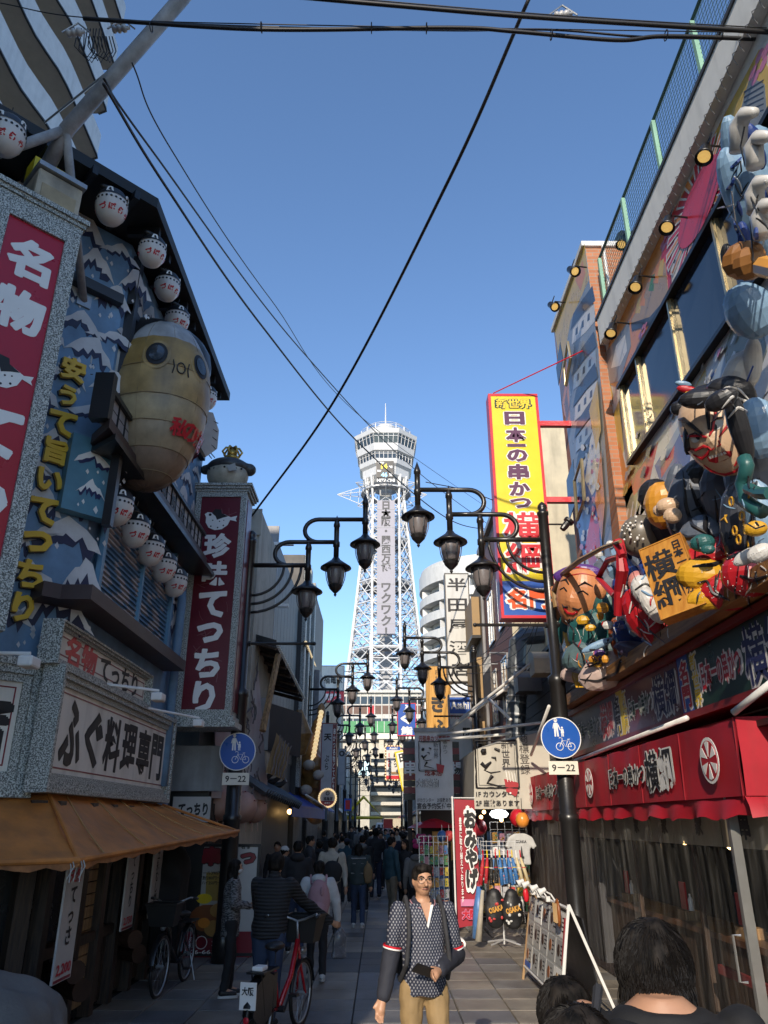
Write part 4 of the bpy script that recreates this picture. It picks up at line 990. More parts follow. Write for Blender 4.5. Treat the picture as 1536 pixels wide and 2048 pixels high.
for i,(y0,y1)in enumerate(((9.3,10.0),(8.0,9.2),(6.6,7.9),(5.2,6.5),(3.6,5.1))):
 w_=G().box(XR-0.012,XR-0.004,y0,y1,6.97,8.19).build('window',mat('window_blue_glass',(0.015,0.022,0.035),0.06,var=0.05,spec=0.8),kus)
ALU=mat('gold_aluminium',(0.5,0.43,0.28),0.3,0.7,0.1)
for y in(10.03,9.25,7.95,6.55,5.15):g=G();g.box(XR-0.06,XR-0.013,y-0.05,y+0.05,6.95,8.22);g.box(XR-0.08,XR-0.061,y-0.02,y+0.02,6.95,8.22);g.build('window_frame',ALU,kus)
g=G();g.box(XR-0.1,XR-0.005,3.5,10.1,8.2,8.26);g.build('window_rail',BLK,kus);g=G();g.box(XR-0.1,XR-0.005,3.5,10.1,6.9,6.95);g.build('window_rail',BLK,kus)
def pic(nm,items):
 g=G();ms=[]
 for k,(poly,m)in enumerate(items):
  if m not in ms:ms.append(m)
  g.m=ms.index(m);flat(poly,XR,0.004+(0.0003*k if nm!='spray_marks' else 0.02+0.0003*k)+(0.003 if nm!='mural_background' else 0),g,0.001)
 return g.build(nm,ms,rwall)
def rays(cx,cy,rx,ry,n,r0,r1,half,m):
 out=[]
 for i in range(n):
  a=2*math.pi*i/n+0.1;pts=[]
  for r_,s_ in((r0,-1),(r1,-1.15),(r1,1.15),(r0,1)):pts.append((cx+rx*r_*math.cos(a+half*s_),cy+ry*r_*math.sin(a+half*s_)-(r_-1)*0))
  out.append((pts,m))
 return out
def skew(px,py,cx,cy):
 return(cx+px,cy+py-px*1.7)
el=lambda cx,cy,rx,ry,n=20,sl=1.7:[skew(rx*math.cos(2*math.pi*i/n),ry*math.sin(2*math.pi*i/n),cx,cy)for i in range(n)]
pic('mural_background',[([(1222,655),(1518,95),(1530,380),(1300,690),(1236,775),(1206,760)],MO),([(1380,360),(1518,95),(1560,180),(1500,330)],MG),([(1330,450),(1410,310),(1500,300),(1450,440),(1380,560),(1310,610)],MR)])
g_items=[]
for i in range(22):
 a=2*math.pi*i/22
 p=[skew(46*r_*math.cos(a+s_),62*r_*math.sin(a+s_),1402,400)for r_,s_ in((0.86,-0.11),(1.5,-0.085),(1.5,0.085),(0.86,0.11))]
 q=[skew(46*r_*math.cos(a+s_),62*r_*math.sin(a+s_),1402,400)for r_,s_ in((0.95,-0.06),(1.46,-0.045),(1.46,0.045),(0.95,0.06))]
 g_items+=[(p,MW),(q,MO if i%2 else MR)]
pic('sun_picture',g_items+[(el(1402,400,44,60),MR)])
def flower(cx,cy,s,m=MP):
 out=[]
 for k in range(5):
  a=2*math.pi*k/5-1.57;out.append(([skew(s*(0.62*math.cos(a)+0.38*math.cos(b)),s*1.2*(0.62*math.sin(a)+0.38*math.sin(b)),cx,cy)for b in[i*0.7 for i in range(9)]],m))
 return out
pic('cherry_blossom',flower(1519,125,22)+flower(1332,478,12)+flower(1286,660,9,MP))
pic('food_picture',[([(1262,640),(1330,520),(1338,590),(1300,640),(1268,655)],MT)]+[([(1270+9*i,625-15*i),(1276+9*i,595-15*i),(1283+9*i,590-15*i),(1280+9*i,625-15*i)],[MG,MO,MT,mm('green',(0.08,0.25,0.04)),MO,MG][i])for i in range(6)]+[([(1262,645),(1300,632),(1336,590),(1338,600),(1302,648),(1264,660)],MK)])
pic('crane_picture',[([(1340,530),(1352,462),(1360,500),(1374,455),(1372,510),(1356,560),(1346,580)],MW),([(1349,560),(1358,540),(1352,590)],MR),([(1344,520),(1350,500),(1352,530)],MK)])
pic('skyscraper_picture',[([(1478,230),(1500,150),(1530,165),(1536,240),(1498,290)],MGR)]+[([(1488,230-10*i),(1528,215-12*i),(1528,218-12*i),(1488,234-10*i)],MK)for i in range(6)])
pic('castle_wall_picture',[([(1208,770),(1214,700),(1258,640),(1262,690),(1240,760)],MGR),([(1222,735),(1232,690),(1250,668),(1254,700),(1240,730)],MW),([(1204,800),(1206,730),(1216,750),(1226,790),(1218,830)],MG)])
g_items=[([(1205,1100),(1212,830),(1236,790),(1250,920),(1300,880),(1536,570),(1600,700),(1420,930),(1310,1010),(1240,1120)],MW),([(1214,860),(1238,800),(1248,900),(1230,960)],MG),([(1215,970),(1240,880),(1252,935),(1300,890),(1270,960),(1232,1010)],MO),([(1262,960),(1300,905),(1318,880),(1300,960),(1268,990)],MR),([(1310,930),(1360,850),(1392,830),(1380,930),(1330,990)],MB_),([(1322,935),(1350,890),(1348,915),(1324,955)],MR),([(1380,790),(1412,735),(1416,765),(1390,800)],MG),([(1416,760),(1430,740),(1432,790),(1420,810)],MB_),([(1450,700),(1480,610),(1520,620),(1536,700),(1500,800),(1462,780)],MOL),([(1330,900),(1380,810),(1384,820),(1336,915)],ML),([(1405,800),(1450,705),(1456,760),(1420,820)],ML)]
pic('lower_mural',g_items)
pic('figure_picture',[([(1228,1085),(1232,1010),(1262,955),(1290,930),(1302,950),(1296,1010),(1264,1060),(1240,1110)],MOL),([(1245,1040),(1262,990),(1280,965),(1284,1000),(1262,1050)],mm('olive_light',(0.38,0.36,0.22)))]+[([(1238+10*i,1075-12*i),(1246+10*i,1030-14*i),(1248+10*i,1030-14*i),(1241+10*i,1076-12*i)],MW)for i in range(5)])
g_items=[]
rm=random.Random(4)
for k in range(46):
 t_=rm.random();x=1215+260*t_;y=985-290*t_+rm.uniform(-60,55);s=rm.uniform(3,9)
 g_items.append(([skew(s*rm.uniform(0.5,1)*math.cos(a),s*rm.uniform(0.5,1.6)*math.sin(a),x,y)for a in[i*1.05 for i in range(6)]],rm.choice((MB_,MB_,MW,MK,ML,MP,MG))))
pic('spray_marks',g_items)
letter(rwall,pX(1421,765,XR-0.02),-Y_,Z_,[('新',0,0,None,0.26,LET,0.04,False)],d=0.01)
t=thing('rooftop_fence','dark green mesh safety fence with pale green posts along the right parapet','fence',(XR,5,9.8))
FGR=mat('fence_green',(0.02,0.06,0.05),0.5);PGR=mat('post_green',(0.25,0.45,0.33),0.5)
for y in(10.35,9.0,7.6,6.2,4.8,3.4):G().box(XR-0.03,XR+0.03,y-0.03,y+0.03,9.82,10.95).build('post',PGR,t)
g=G()
for k in range(105):y=2.6+k*0.075;g.tube([(XR+0.02,y,9.84),(XR+0.02,y,11.0)],0.0035,3,False)
for k in range(16):g.tube([(XR+0.02,2.6,9.86+k*0.075),(XR+0.02,10.4,9.86+k*0.075)],0.0035,3,False)
g.build('wire_mesh',FGR,t,kind='stuff')
g=G();g.tube([(XR+0.02,2.4,11.0),(XR+0.02,10.45,11.0)],0.025,6);g.build('top_rail',FGR,t)
SPG=mat('spot_lamp',(1.0,0.62,0.18),emit=0.3,var=0.3,sc=20)
def spot(p,label,d=(-0.35,-0.3,-0.9)):
 t=thing('spotlight',label,'spotlight',p,'black spotlights along the mural')
 p=V(p);d=V(d).normalized();M=Matrix.Translation(p)@d.to_track_quat('Z','Y').to_matrix().to_4x4()
 g=G();g.lathe([(0.05,-0.16),(0.06,-0.14),(0.065,-0.02),(0.085,0.03),(0.095,0.1),(0.085,0.1)],14,M,False);g.build('housing',BLK,t,True)
 G().lathe([(0.066,0.07),(0.03,0.078),(0.001,0.08)],14,M,False).build('lens',SPG,t)
 g=G();q=M@V((0,0,-0.1));g.tube([q,q+V((0.1,0.05,0.12)),q+V((0.3,0.06,0.1))],0.013,6);g.tube([q+V((0.0,-0.09,0)),q+V((0.05,-0.1,0.13)),q+V((0.05,0.1,0.13)),q+V((0,0.09,0))],0.009,5);g.build('yoke',BLK,t)
for x,y,nm in((1408,305,'nearest, above the red sun'),(1334,447,'second, by the flying crane'),(1271,567,'third, over the food picture'),(1222,660,'fourth, over the castle wall picture')):
 spot(pX(x,y,XR-0.32),'black spotlight with lit amber lens, %s'%nm)
for x,y,nm in((1145,540,'upper left edge of the brick building'),(1105,611,'left edge of the brick building, lower one')):spot(pX(x,y,3.28),'black spotlight on the %s'%nm,(0.2,-0.6,-0.7))
spot(pX(1243,483,XR+0.1),'grey spotlight behind the mesh fence beside black pipes')
g=G()
for k in range(44):
 y=4.0+k*0.145;g.tube([(XR-0.145,y,9.24),(XR-0.17,y+0.04,9.25),(XR-0.145,y+0.08,9.22),(XR-0.1,y+0.1,9.17)],0.005,4)
g.build('wire_clip',mat('clip_steel',(0.2,0.21,0.22),0.4,0.5),rwall,kind='stuff')
# brick-sided tower block with the castle mural
t=thing('brick_building','narrow tall building with orange brick side and castle mural on its street face','building',(5.5,11.8,0))
BRI=ramp2(mat('brick_orange',(0.4,0.16,0.08),0.7,var=0),'ShaderNodeTexNoise',(0.3,0.1,0.045),(0.48,0.2,0.1),0.4,0.6,7)
nb=BRI.node_tree.nodes;lb=BRI.node_tree.links
bk=nb.new('ShaderNodeTexBrick');bk.inputs['Scale'].default_value=1.0;bk.inputs['Brick Width'].default_value=0.22;bk.inputs['Row Height'].default_value=0.075;bk.inputs['Mortar Size'].default_value=0.006
bk.inputs['Color1'].default_value=(0.38,0.14,0.06,1);bk.inputs['Color2'].default_value=(0.47,0.19,0.09,1);bk.inputs['Mortar'].default_value=(0.3,0.25,0.2,1)
tcb=nb.new('ShaderNodeTexCoord');mpb=nb.new('ShaderNodeMapping');mpb.inputs['Rotation'].default_value=(rad(90),0,0);lb.new(tcb.outputs['Object'],mpb.inputs[0]);lb.new(mpb.outputs[0],bk.inputs['Vector']);lb.new(bk.outputs[0],nb['Principled BSDF'].inputs['Base Color'])
XT=3.6;zt=pX(1172,476,XT).z
tw=G().box(XT,4.42,10.62,13.1,3.0,zt).build('wall',BRI,t)
G().box(4.42,9,10.9,13.1,3.0,zt-0.05).build('wall',mat('beige_wall',(0.55,0.45,0.34),0.7,var=0.1),t)
G().box(XT-0.05,9,10.57,13.15,zt,zt+0.1).build('coping',WHT,t)
def tpic(nm,items):
 g=G();ms=[]
 for k,(poly,m)in enumerate(items):
  if m not in ms:ms.append(m)
  g.m=ms.index(m);flat(poly,XT,0.004+0.0006*k,g,0.0005)
 return g.build(nm,ms,tw)
it=[([(1105,642),(1168,485),(1196,700),(1236,1230),(1190,1240),(1162,1075)],MGR),([(1106,645),(1168,488),(1176,560),(1140,640),(1120,760),(1118,720)],MG),([(1118,770),(1130,700),(1136,760),(1140,850),(1128,830)],MO),([(1150,560),(1164,520),(1170,545),(1160,580)],MO)]
for k in range(5):
 x0,y0=1140+3*k,660+62*k-30*(k==0);it+=[([(x0,y0+30),(x0+6,y0-4),(x0+24,y0-32),(x0+44,y0-60),(x0+50,y0-30),(x0+28,y0-8)],MK),([(x0+3,y0+58),(x0+5,y0+28),(x0+28,y0-4),(x0+48,y0-24),(x0+50,y0+10),(x0+30,y0+34)],ML if k%2 else MW)]
 for q in range(3):it+=[([(x0+10+12*q,y0+40-14*q),(x0+11+12*q,y0+26-14*q),(x0+15+12*q,y0+22-14*q),(x0+15+12*q,y0+36-14*q)],MK)]
it+=[([(1150,1010),(1176,920),(1196,940),(1208,1110),(1176,1150),(1162,1080)],MB_),([(1170,1180),(1176,1060),(1192,1040),(1208,1160),(1200,1235),(1186,1230)],MW),([(1172,1095),(1186,1020),(1200,1045),(1204,1130),(1190,1165)],MR),([(1172,960),(1182,880),(1196,830),(1205,960),(1186,990)],MW),([(1180,820),(1196,760),(1204,860),(1194,900)],MG),([(1192,1000),(1204,900),(1212,1010),(1206,1080)],MO)]
for k in range(40):
 x=rm.uniform(1152,1205);y=rm.uniform(880,1200);s=rm.uniform(2,6)
 it.append(([(x+s*rm.uniform(0.4,1)*math.cos(a),y-s*1.4*math.sin(a))for a in[i*1.05 for i in range(6)]],rm.choice((MW,MB_,ML,MW,MP))))
tpic('castle_mural',it)
for poly in([(1126,735),(1134,683),(1140,715),(1131,770)],[(1148,960),(1162,918),(1168,1000),(1154,1040)]):
 flat(poly,XT,0.14,dd=0.01).build('window',GLS,t)
 g=G();P=[pX(x,y,XT-0.15)for x,y in poly];g.tube(P+[P[0]],0.03,4);g.build('window_frame',ALU,t)
g=G();g.tube([(3.92,10.55,zt),(3.92,10.55,4)],0.03,6);g.build('white_pipe',WHT,t)
for x in(4.35,4.55):g=G();g.tube([(x,10.55,8.2),(x,10.55,zt+0.1),(x,10.7,zt+0.35),(x,11.0,zt+0.4)],0.09,8);g.build('black_pipe',BLK,t,True)
# marquee sign with bulb rows
t=thing('marquee_sign','long red-framed banner sign with rows of bulbs above the red awning','sign',(3.45,9.3,3.0))
XM=3.3;MZ0,MZ1=3.07,3.68
G().box(XM+0.003,XM+0.4,4.5,13.35,MZ0-0.05,MZ1+0.06).build('casing',DRED,t)
g=G();g.box(XM-0.06,XM+0.002,4.5,13.4,MZ1+0.0,MZ1+0.07);g.box(XM-0.06,XM+0.002,4.5,13.4,MZ0-0.07,MZ0);g.build('frame',mat('frame_red',(0.2,0.012,0.012),0.4),t)
gm=mat('panel_green',(0.012,0.04,0.03),0.3,var=0.2);nm_=mat('panel_slate',(0.05,0.06,0.1),0.3,var=0.2);dm=mat('panel_maroon',(0.12,0.012,0.025),0.3,var=0.2)
for y0,y1,m in((10.78,13.3,nm_),(10.5,10.77,YEL),(8.42,10.49,dm),(8.12,8.41,BLU),(5.9,8.11,gm),(4.5,5.89,dm)):
 G().box(XM-0.002,XM+0.0025,y0,y1,MZ0+0.002,MZ1-0.002).build('panel',m,t)
zc_=(MZ0+MZ1)/2
GRN=mat('ink_green',(0.012,0.05,0.03),0.4)
def mtext(body,ya,yb,h,m,off,vert=False,dz=0):
 letter(t,V((XM-0.003,(ya+yb)/2,zc_+dz)),-Y_,Z_,[(body,0,0,abs(yb-ya)if not vert else None,h,m,off,vert,(LET,off+0.075))],d=0.001)
mtext('日本一の串かつ',12.95,11.7,0.26,GRN,0.022);mtext('横綱',11.62,10.98,0.5,RED,0.018);mtext('名門',10.9,10.6,0.5,INK,0.03,True);mtext('新世界',10.5,10.3,0.52,YEL,0.02,True)
mtext('日本一の串かつ',10.22,9.35,0.28,GRN,0.022);mtext('横綱',9.28,8.5,0.5,NAVY,0.018);mtext('名門',8.3,8.2,0.5,RED,0.04,True);mtext('新世界',8.0,7.9,0.54,YEL,0.02,True)
mtext('日本一の串かつ',7.8,6.9,0.3,RED,0.022);mtext('横綱',6.82,6.0,0.54,NAVY,0.018)
BULB=mat('bulb_glass',(0.75,0.55,0.35),0.15,var=0.25,sc=5)
g=G();g.ball((0,0,0),0.034,n=8,k=5);g.m=1;g.tube([(0.0,0,0),(0.05,0,0)],0.022,6);bo=g.build('bulb',[BULB,STEEL],t)
bm_=bo.data;bpy.data.objects.remove(bo)
for z in(MZ1+0.035,MZ0-0.035):
 k=0;y=5.6
 while y<13.35:
  o=bpy.data.objects.new('bulb',bm_);COL.objects.link(o);o.parent=t;o.location=V((XM-0.1,y,z))-ORG[t.name];y+=0.088
t=thing('figure_shelf','orange-brown timber ledge carrying the float figures over the banner sign','ledge',(3.5,8,3.8))
SHF=ramp2(mat('shelf_wood',(0.3,0.14,0.04),0.5,var=0),'ShaderNodeTexNoise',(0.16,0.065,0.02),(0.4,0.2,0.06),0.35,0.7,4,(1,0.5,8),0.15)
for k in range(7):G().box(3.08,3.745,4.5+k*1.25,4.5+k*1.25+1.243,3.78,3.95).build('plank',SHF,t)
G().box(3.3,3.745,4.5,13.25,3.752,3.778).build('bracket',DWOOD,t)
# red awning
AR=mat('awning_red',(0.4,0.009,0.022),0.6,var=0.2,sc=1.5,bump=0.05,bsc=150,dirt=0.3)
t=thing('red_awning','long red shop awning with white wheel crests and black lettering over the vinyl curtain','awning',(3.4,11.5,2.2))
FX=3.0
def sheet(P4,n,m,amp=0.0):
 A,B,C_,D=P4;vs_=[]
 for i in range(n+1):
  for j in range(m+1):
   p=A.lerp(B,i/n).lerp(D.lerp(C_,i/n),j/m);nn=(B-A).cross(D-A).normalized();vs_.append(p+nn*amp*noise.noise(p*2.2))
 return vs_,[(i*(m+1)+j,(i+1)*(m+1)+j,(i+1)*(m+1)+j+1,i*(m+1)+j+1)for i in range(n)for j in range(m)]
g=G();g.add(*sheet((V((FX,16.9,2.2)),V((FX,6.6,2.2)),V((FX+0.02,6.6,2.83)),V((FX+0.02,16.9,2.83))),110,8,0.035));g.build('fascia',AR,t,True)
g=G();g.add(*sheet((V((FX+0.003,6.6,2.2)),V((5.5,6.55,2.2)),V((5.5,6.6,2.9)),V((FX+0.023,6.6,2.83))),24,8,0.03));g.build('end_panel',AR,t,True)
g=G();g.add(*sheet((V((FX+0.02,16.9,2.832)),V((FX+0.02,6.6,2.832)),V((3.7,6.6,2.98)),V((3.7,16.9,2.98))),20,3,0.01));g.build('top_sheet',AR,t,True)
g=G();n=110;vs_=[]
for i in range(n+1):
 y=16.85-i*0.0932;a=0.018*math.sin(i*0.9)+0.014*math.sin(i*0.37+1);vs_+=[V((FX+0.03,y,2.21)),V((FX+0.01-a,y,2.12)),V((FX+0.0-a*2.2,y,2.035+0.016*math.sin(i*0.53)+0.012*math.sin(i*1.7)))]
g.add(vs_,[(3*i+j,3*i+3+j,3*i+4+j,3*i+1+j)for i in range(n)for j in range(2)])
vs_=[]
for i in range(26):
 x=FX+0.0+i*0.1;a=0.03*math.sin(i*1.1);vs_+=[V((x,6.63,2.21)),V((x,6.57-a,2.12)),V((x,6.55-a,2.03+0.015*math.sin(i*0.9)))]
g.add(vs_,[(3*i+j,3*i+3+j,3*i+4+j,3*i+1+j)for i in range(25)for j in range(2)])
g.build('valance',AR,t,True)
for k in range(8):G().tube([(FX-0.004,15.6-1.28*k,2.2),(FX+0.016,15.6-1.28*k,2.83)],0.007,5).build('seam',mat('awning_seam',(0.25,0.006,0.014),0.7),t)
zf=2.515
def wheel(y,r):
 g=G();c=V((FX-0.014,y,zf));fr=(-Y_,Z_,-X_)
 g.prism([(r*math.cos(i*0.2618),r*math.sin(i*0.2618))for i in range(24)],c,*fr,0.012,0.016)
 g.m=1
 ro=r*0.86
 g.prism([(ro*math.cos(i*0.2618),ro*math.sin(i*0.2618))for i in range(24)],c,*fr,0.016,0.019)
 g.m=0
 for k in range(6):
  a=k*math.pi/3+0.52;d=(math.cos(a),math.sin(a));s_=(-d[1],d[0])
  g.prism([(d[0]*ro*0.18+s_[0]*0.0,d[1]*ro*0.18),(d[0]*ro*0.9-s_[0]*ro*0.26,d[1]*ro*0.9-s_[1]*ro*0.26),(d[0]*ro*0.97,d[1]*ro*0.97),(d[0]*ro*0.9+s_[0]*ro*0.26,d[1]*ro*0.9+s_[1]*ro*0.26)],c,*fr,0.019,0.022)
 g.build('wheel_crest',[LET,AR],t)
for y in(7.15,11.4,15.9):wheel(y,0.2)
def atext(body,ya,yb,h,off):letter(t,V((FX-0.012,(ya+yb)/2,zf+0.0)),-Y_,Z_,[(body,0,0,abs(yb-ya),h,INK,off,False,(LET,off+0.055))],d=0.014)
atext('日本一の串かつ',10.35,9.0,0.24,0.025);atext('横綱',8.93,8.1,0.42,0.02);atext('日本一の串かつ',15.3,13.6,0.22,0.025);atext('横綱',13.5,12.6,0.38,0.02)
def rod(pts,r,nm,label,m=WHT,cat='pole'):return tag(G().tube(pts,r,8).build(nm,m,smooth=True),label,cat)
rod([(3.1,12.6,2.9),(3.12,7.9,2.98)],0.028,'white_tube','white tube lying along the top of the red awning')
rod([pX(1468,1425,3.0),pX(1560,1352,3.2)],0.03,'white_tube','white awning arm rising from the near corner of the red awning')
# vinyl curtain, dining space behind
CV=clear('clear_vinyl',(0.5,0.48,0.45),0.055,0.12)
t=thing('vinyl_curtain','creased clear vinyl curtain hanging below the red awning','curtain',(3.1,12,0))
rc=random.Random(8)
for s0,s1 in((7.15,10.3),(10.2,12.8),(12.7,16.7)):
 g=G();n=int((s1-s0)/0.03);m=8;vs_=[]
 for i in range(n+1):
  y=s0+(s1-s0)*i/n
  for j in range(m+1):
   z=2.2*j/m+0.02;k=0.25+0.75*j/m
   vs_.append(V((3.1+k*(0.02*math.sin(y*31)+0.025*math.sin(y*13+1.3)+0.02*noise.noise((y*9,z*0.7,0)))+0.04*noise.noise((y*1.5,z,2)),y,z)))
 g.add(vs_,[(i*(m+1)+j,(i+1)*(m+1)+j,(i+1)*(m+1)+j+1,i*(m+1)+j+1)for i in range(n)for j in range(m)])
 g.build('vinyl_sheet',CV,t,True)
g=G();n=60;vs_=[]
for i in range(n+1):
 y=4.2+2.85*i/n
 for z in(0.02,0.7,1.4,2.2):vs_.append(V((3.12+0.025*math.sin(y*24)+0.03*noise.noise((y*4,z,5)),y,z)))
g.add(vs_,[(i*4+j,i*4+4+j,i*4+5+j,i*4+1+j)for i in range(n)for j in range(3)]);g.build('vinyl_sheet',CV,t,True)
t=thing('sliding_door','aluminium sliding door edge with pull handle in the vinyl curtain','door',(3.1,7.1,0))
AL=mat('aluminium',(0.55,0.55,0.53),0.3,0.8,0.08)
for k,dy in enumerate((0.0,0.055,0.11)):G().box(3.02+0.02*k,3.1,7.05+dy,7.05+dy+0.045,0,2.2).build('stile',AL,t)
g=G();g.tube([(3.03,7.2,0.78),(2.97,7.22,0.78),(2.97,7.22,1.12),(3.03,7.2,1.12)],0.012,6);g.build('handle',AL,t)
shop=thing('dining_room','dim timber-lined skewer restaurant interior behind the vinyl curtain','room',(5,11,0))
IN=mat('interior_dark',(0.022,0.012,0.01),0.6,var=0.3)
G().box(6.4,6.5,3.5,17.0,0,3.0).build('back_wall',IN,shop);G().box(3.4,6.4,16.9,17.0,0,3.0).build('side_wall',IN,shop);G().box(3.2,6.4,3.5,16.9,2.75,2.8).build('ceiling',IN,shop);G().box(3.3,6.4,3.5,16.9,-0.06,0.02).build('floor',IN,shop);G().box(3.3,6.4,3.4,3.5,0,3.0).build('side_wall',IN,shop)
g=G()
for i in range(9):
 y=6.9+i*1.02;g.box(3.28,3.3,y,y+0.96,1.78,2.15)
g.build('cloth_valance',mat('noren_cream',(0.42,0.36,0.26),0.7,var=0.15),shop)
letter(shop,V((3.278,7.35,1.97)),-Y_,Z_,[('串',0,0,None,0.24,INK,0.05,False)])
for i in range(4):letter(shop,V((3.278,8.4+i*1.02,1.97)),-Y_,Z_,[('家',0,0,None,0.2,mat('faded_ink',(0.12,0.09,0.06),0.7),0.05,False)])
for i in range(5):G().box(3.45,3.5,7.0+i*2.1,7.06+i*2.1,0.0,2.7).build('post',DWOOD,shop)
G().box(3.55,4.1,7.4,16,0.86,0.92).build('counter_top',mat('counter_wood',(0.1,0.045,0.02),0.4),shop);G().box(3.6,3.66,7.4,16,0.02,0.86).build('counter_front',DWOOD,shop)
LMP=mat('warm_lamp',(1.0,0.6,0.22),emit=4.0,var=0)
for k,(x,y)in enumerate(((1195,1660),(1241,1665),(1296,1672),(1370,1683),(1462,1692))):
 p=pX(x,y,4.3);t=thing('pendant_lamp','warm pendant lamp glowing behind the vinyl, %s from the far end'%('first','second','third','fourth','nearest')[k],'lamp',p,'pendant lamps in a row')
 G().lathe([(0.01,0.12),(0.05,0.1),(0.16,0.02),(0.16,0.01)],14,Matrix.Translation(p),False).build('shade',BLK,t);G().ball(p,0.045,n=10,k=6).build('bulb',LMP,t)
 g=G();g.tube([p+Z_*0.12,V((p.x,p.y,2.75))],0.006,4);g.build('cord',BLK,t)
for y,s in((10.2,0),(8.6,1),(12.5,2)):
 p=V((3.72,y,0.921));t=thing('condiment_set','condiment tray with red menu standing on the counter, %s'%('by the lamp post','behind the black-haired head','far one')[s],'condiments',p)
 G().box(p.x-0.1,p.x+0.1,p.y-0.12,p.y+0.12,p.z,p.z+0.1).build('tray',TWOOD,t)
 G().box(p.x-0.02,p.x+0.0,p.y+0.02,p.y+0.2,p.z+0.101,p.z+0.4).build('menu',RED,t);g=G();g.lathe([(0.03,0),(0.03,0.12),(0.012,0.15),(0.012,0.18)],10,Matrix.Translation(p+V((0,-0.07,0.101))));g.build('bottle',LET,t)
tag(G().box(3.34,3.38,5.2,8.6,0.62,0.7).build('hand_rail',mat('rail_red',(0.2,0.03,0.03),0.4)),'dark red rail inside the vinyl curtain at lower right','rail')
# FLOAT FIGURES over the banner sign (faceted painted paper)
def pm(nm,c,v=0.1):return mat('paint_'+nm,c,0.38,var=v,sc=6,coat=0.15)
FSK,FSK2,FK,FR_,FY,FB,FLB,FGB,FT,FW_,FO,FPU,FDN,FBR=(pm('skin',(0.6,0.42,0.28)),pm('warm_skin',(0.55,0.22,0.09)),pm('black',(0.015,0.015,0.018)),pm('red',(0.42,0.012,0.02)),pm('yellow',(0.62,0.33,0.02)),pm('blue',(0.02,0.05,0.22)),pm('light_blue',(0.2,0.33,0.48)),pm('grey_blue',(0.1,0.12,0.16)),pm('teal',(0.02,0.1,0.1)),pm('white',(0.58,0.57,0.55)),pm('orange',(0.6,0.27,0.03)),pm('purple',(0.1,0.04,0.22)),pm('dark_navy',(0.03,0.035,0.05)),pm('brown',(0.28,0.12,0.03)))
def q(x,y,X=3.15):return pX(x,y,X)
def px2m(p):return(p.y*CT+(p.z-CAMZ)*ST)/FPX
def lump(g,x,y,rx,ry,X=3.15,depth=None,n=16,k=11,rot=0.0,jit=0.03):
 """faceted paper lump whose outline in the photo is rx by ry pixels round x, y"""
 c=q(x,y,X);s=px2m(c);a,b=rx*s,ry*s;d=depth if depth else min(a,b)*0.8
 view=(c-V((0,0,CAMZ))).normalized();r=view.cross(Z_).normalized();u=r.cross(view)
 r,u=r*math.cos(rot)+u*math.sin(rot),u*math.cos(rot)-r*math.sin(rot)
 M=Matrix((r,view,u)).transposed()
 b0=len(g.v);g.ball(c,a,d,b,n,k,M)
 for i in range(b0,len(g.v)):g.v[i]=tuple(c+(V(g.v[i])-c)*(1+R.uniform(-jit,jit)))
 return c
def line(pts,r,X=3.0,n=5):return G().tube([q(x,y,X)for x,y in pts],r,n)
def lines(par,m,nm,*sets,X=2.95):
 """painted strokes: each point is dropped onto the figure's own surface along the line of sight from the street"""
 dg=bpy.context.evaluated_depsgraph_get();o=V((0,0,CAMZ))
 for r_,pts in sets:
  P=[]
  for(x0,y0),(x1,y1)in zip(pts,pts[1:]):
   n=max(2,int(math.hypot(x1-x0,y1-y0)/5))
   for i in range(n+(x1==pts[-1][0]and y1==pts[-1][1])):
    a=q(x0+(x1-x0)*i/n,y0+(y1-y0)*i/n,X);d=(a-o).normalized();h=S.ray_cast(dg,o+d*4.5,d,distance=12)
    P.append((h[1]if h[0]and h[1].x>2.75 and h[1].x<3.7 else a)-d*0.004)
  P=[P[0]]+[(P[i-1]+P[i]*2+P[i+1])/4 for i in range(1,len(P)-1)]+[P[-1]];n=len(P)
  G().tube(P,[r_*(0.35+0.75*math.sin(math.pi*(i+0.6)/(n+0.2)))for i in range(n)],5).build(nm,m,par)
def lumps(par,nm,m,*L,X=3.15,smooth=False,**kw):
 g=G()
 for l in L:lump(g,*l[:4],X=l[4]if len(l)>4 else X,rot=l[5]if len(l)>5 else 0,**kw)
 return g.build(nm,m,par,smooth)
class Face:
 def __init__(s,c,f,rx,ry,rz,roll=0.0):
  s.c=V(c);s.f=V(f).normalized();s.r=s.f.cross(Z_).normalized();s.u=s.r.cross(s.f)
  s.r,s.u=s.r*math.cos(roll)+s.u*math.sin(roll),s.u*math.cos(roll)-s.r*math.sin(roll)
  s.d=(rx,ry,rz)
 def p(s,a,b,off=0.0):
  q2=min(0.98,a*a+b*b*0.9);dpt=math.sqrt(1-q2)
  bump=0.16*math.exp(-((a/0.2)**2+((b+0.12)/0.26)**2))+0.05*math.exp(-((a/0.3)**2+((b+0.75)/0.2)**2))
  return s.c+s.r*a*s.d[0]+s.u*b*s.d[2]*(1.0)+s.f*((dpt+bump)*s.d[1]+off)
 def shell(s,m,par,nm='face',n=14,k=16,smooth=False):
  g=G();vs_=[]
  for j in range(k+1):
   b=-1+2*j/k
   for i in range(n+1):
    lim=math.sqrt(max(0.0,1-b*b))*(1-0.16*max(0,-b));a=(-1+2*i/n)*lim;vs_.append(s.p(a,b))
  g.add(vs_,[(j*(n+1)+i,j*(n+1)+i+1,(j+1)*(n+1)+i+1,(j+1)*(n+1)+i)for j in range(k)for i in range(n)])
  return g.build(nm,m,par,smooth)
 def stroke(s,pts,r_,m,par,nm,off=0.004):return G().tube([s.p(a,b,off)for a,b in pts],r_,5).build(nm,m,par)
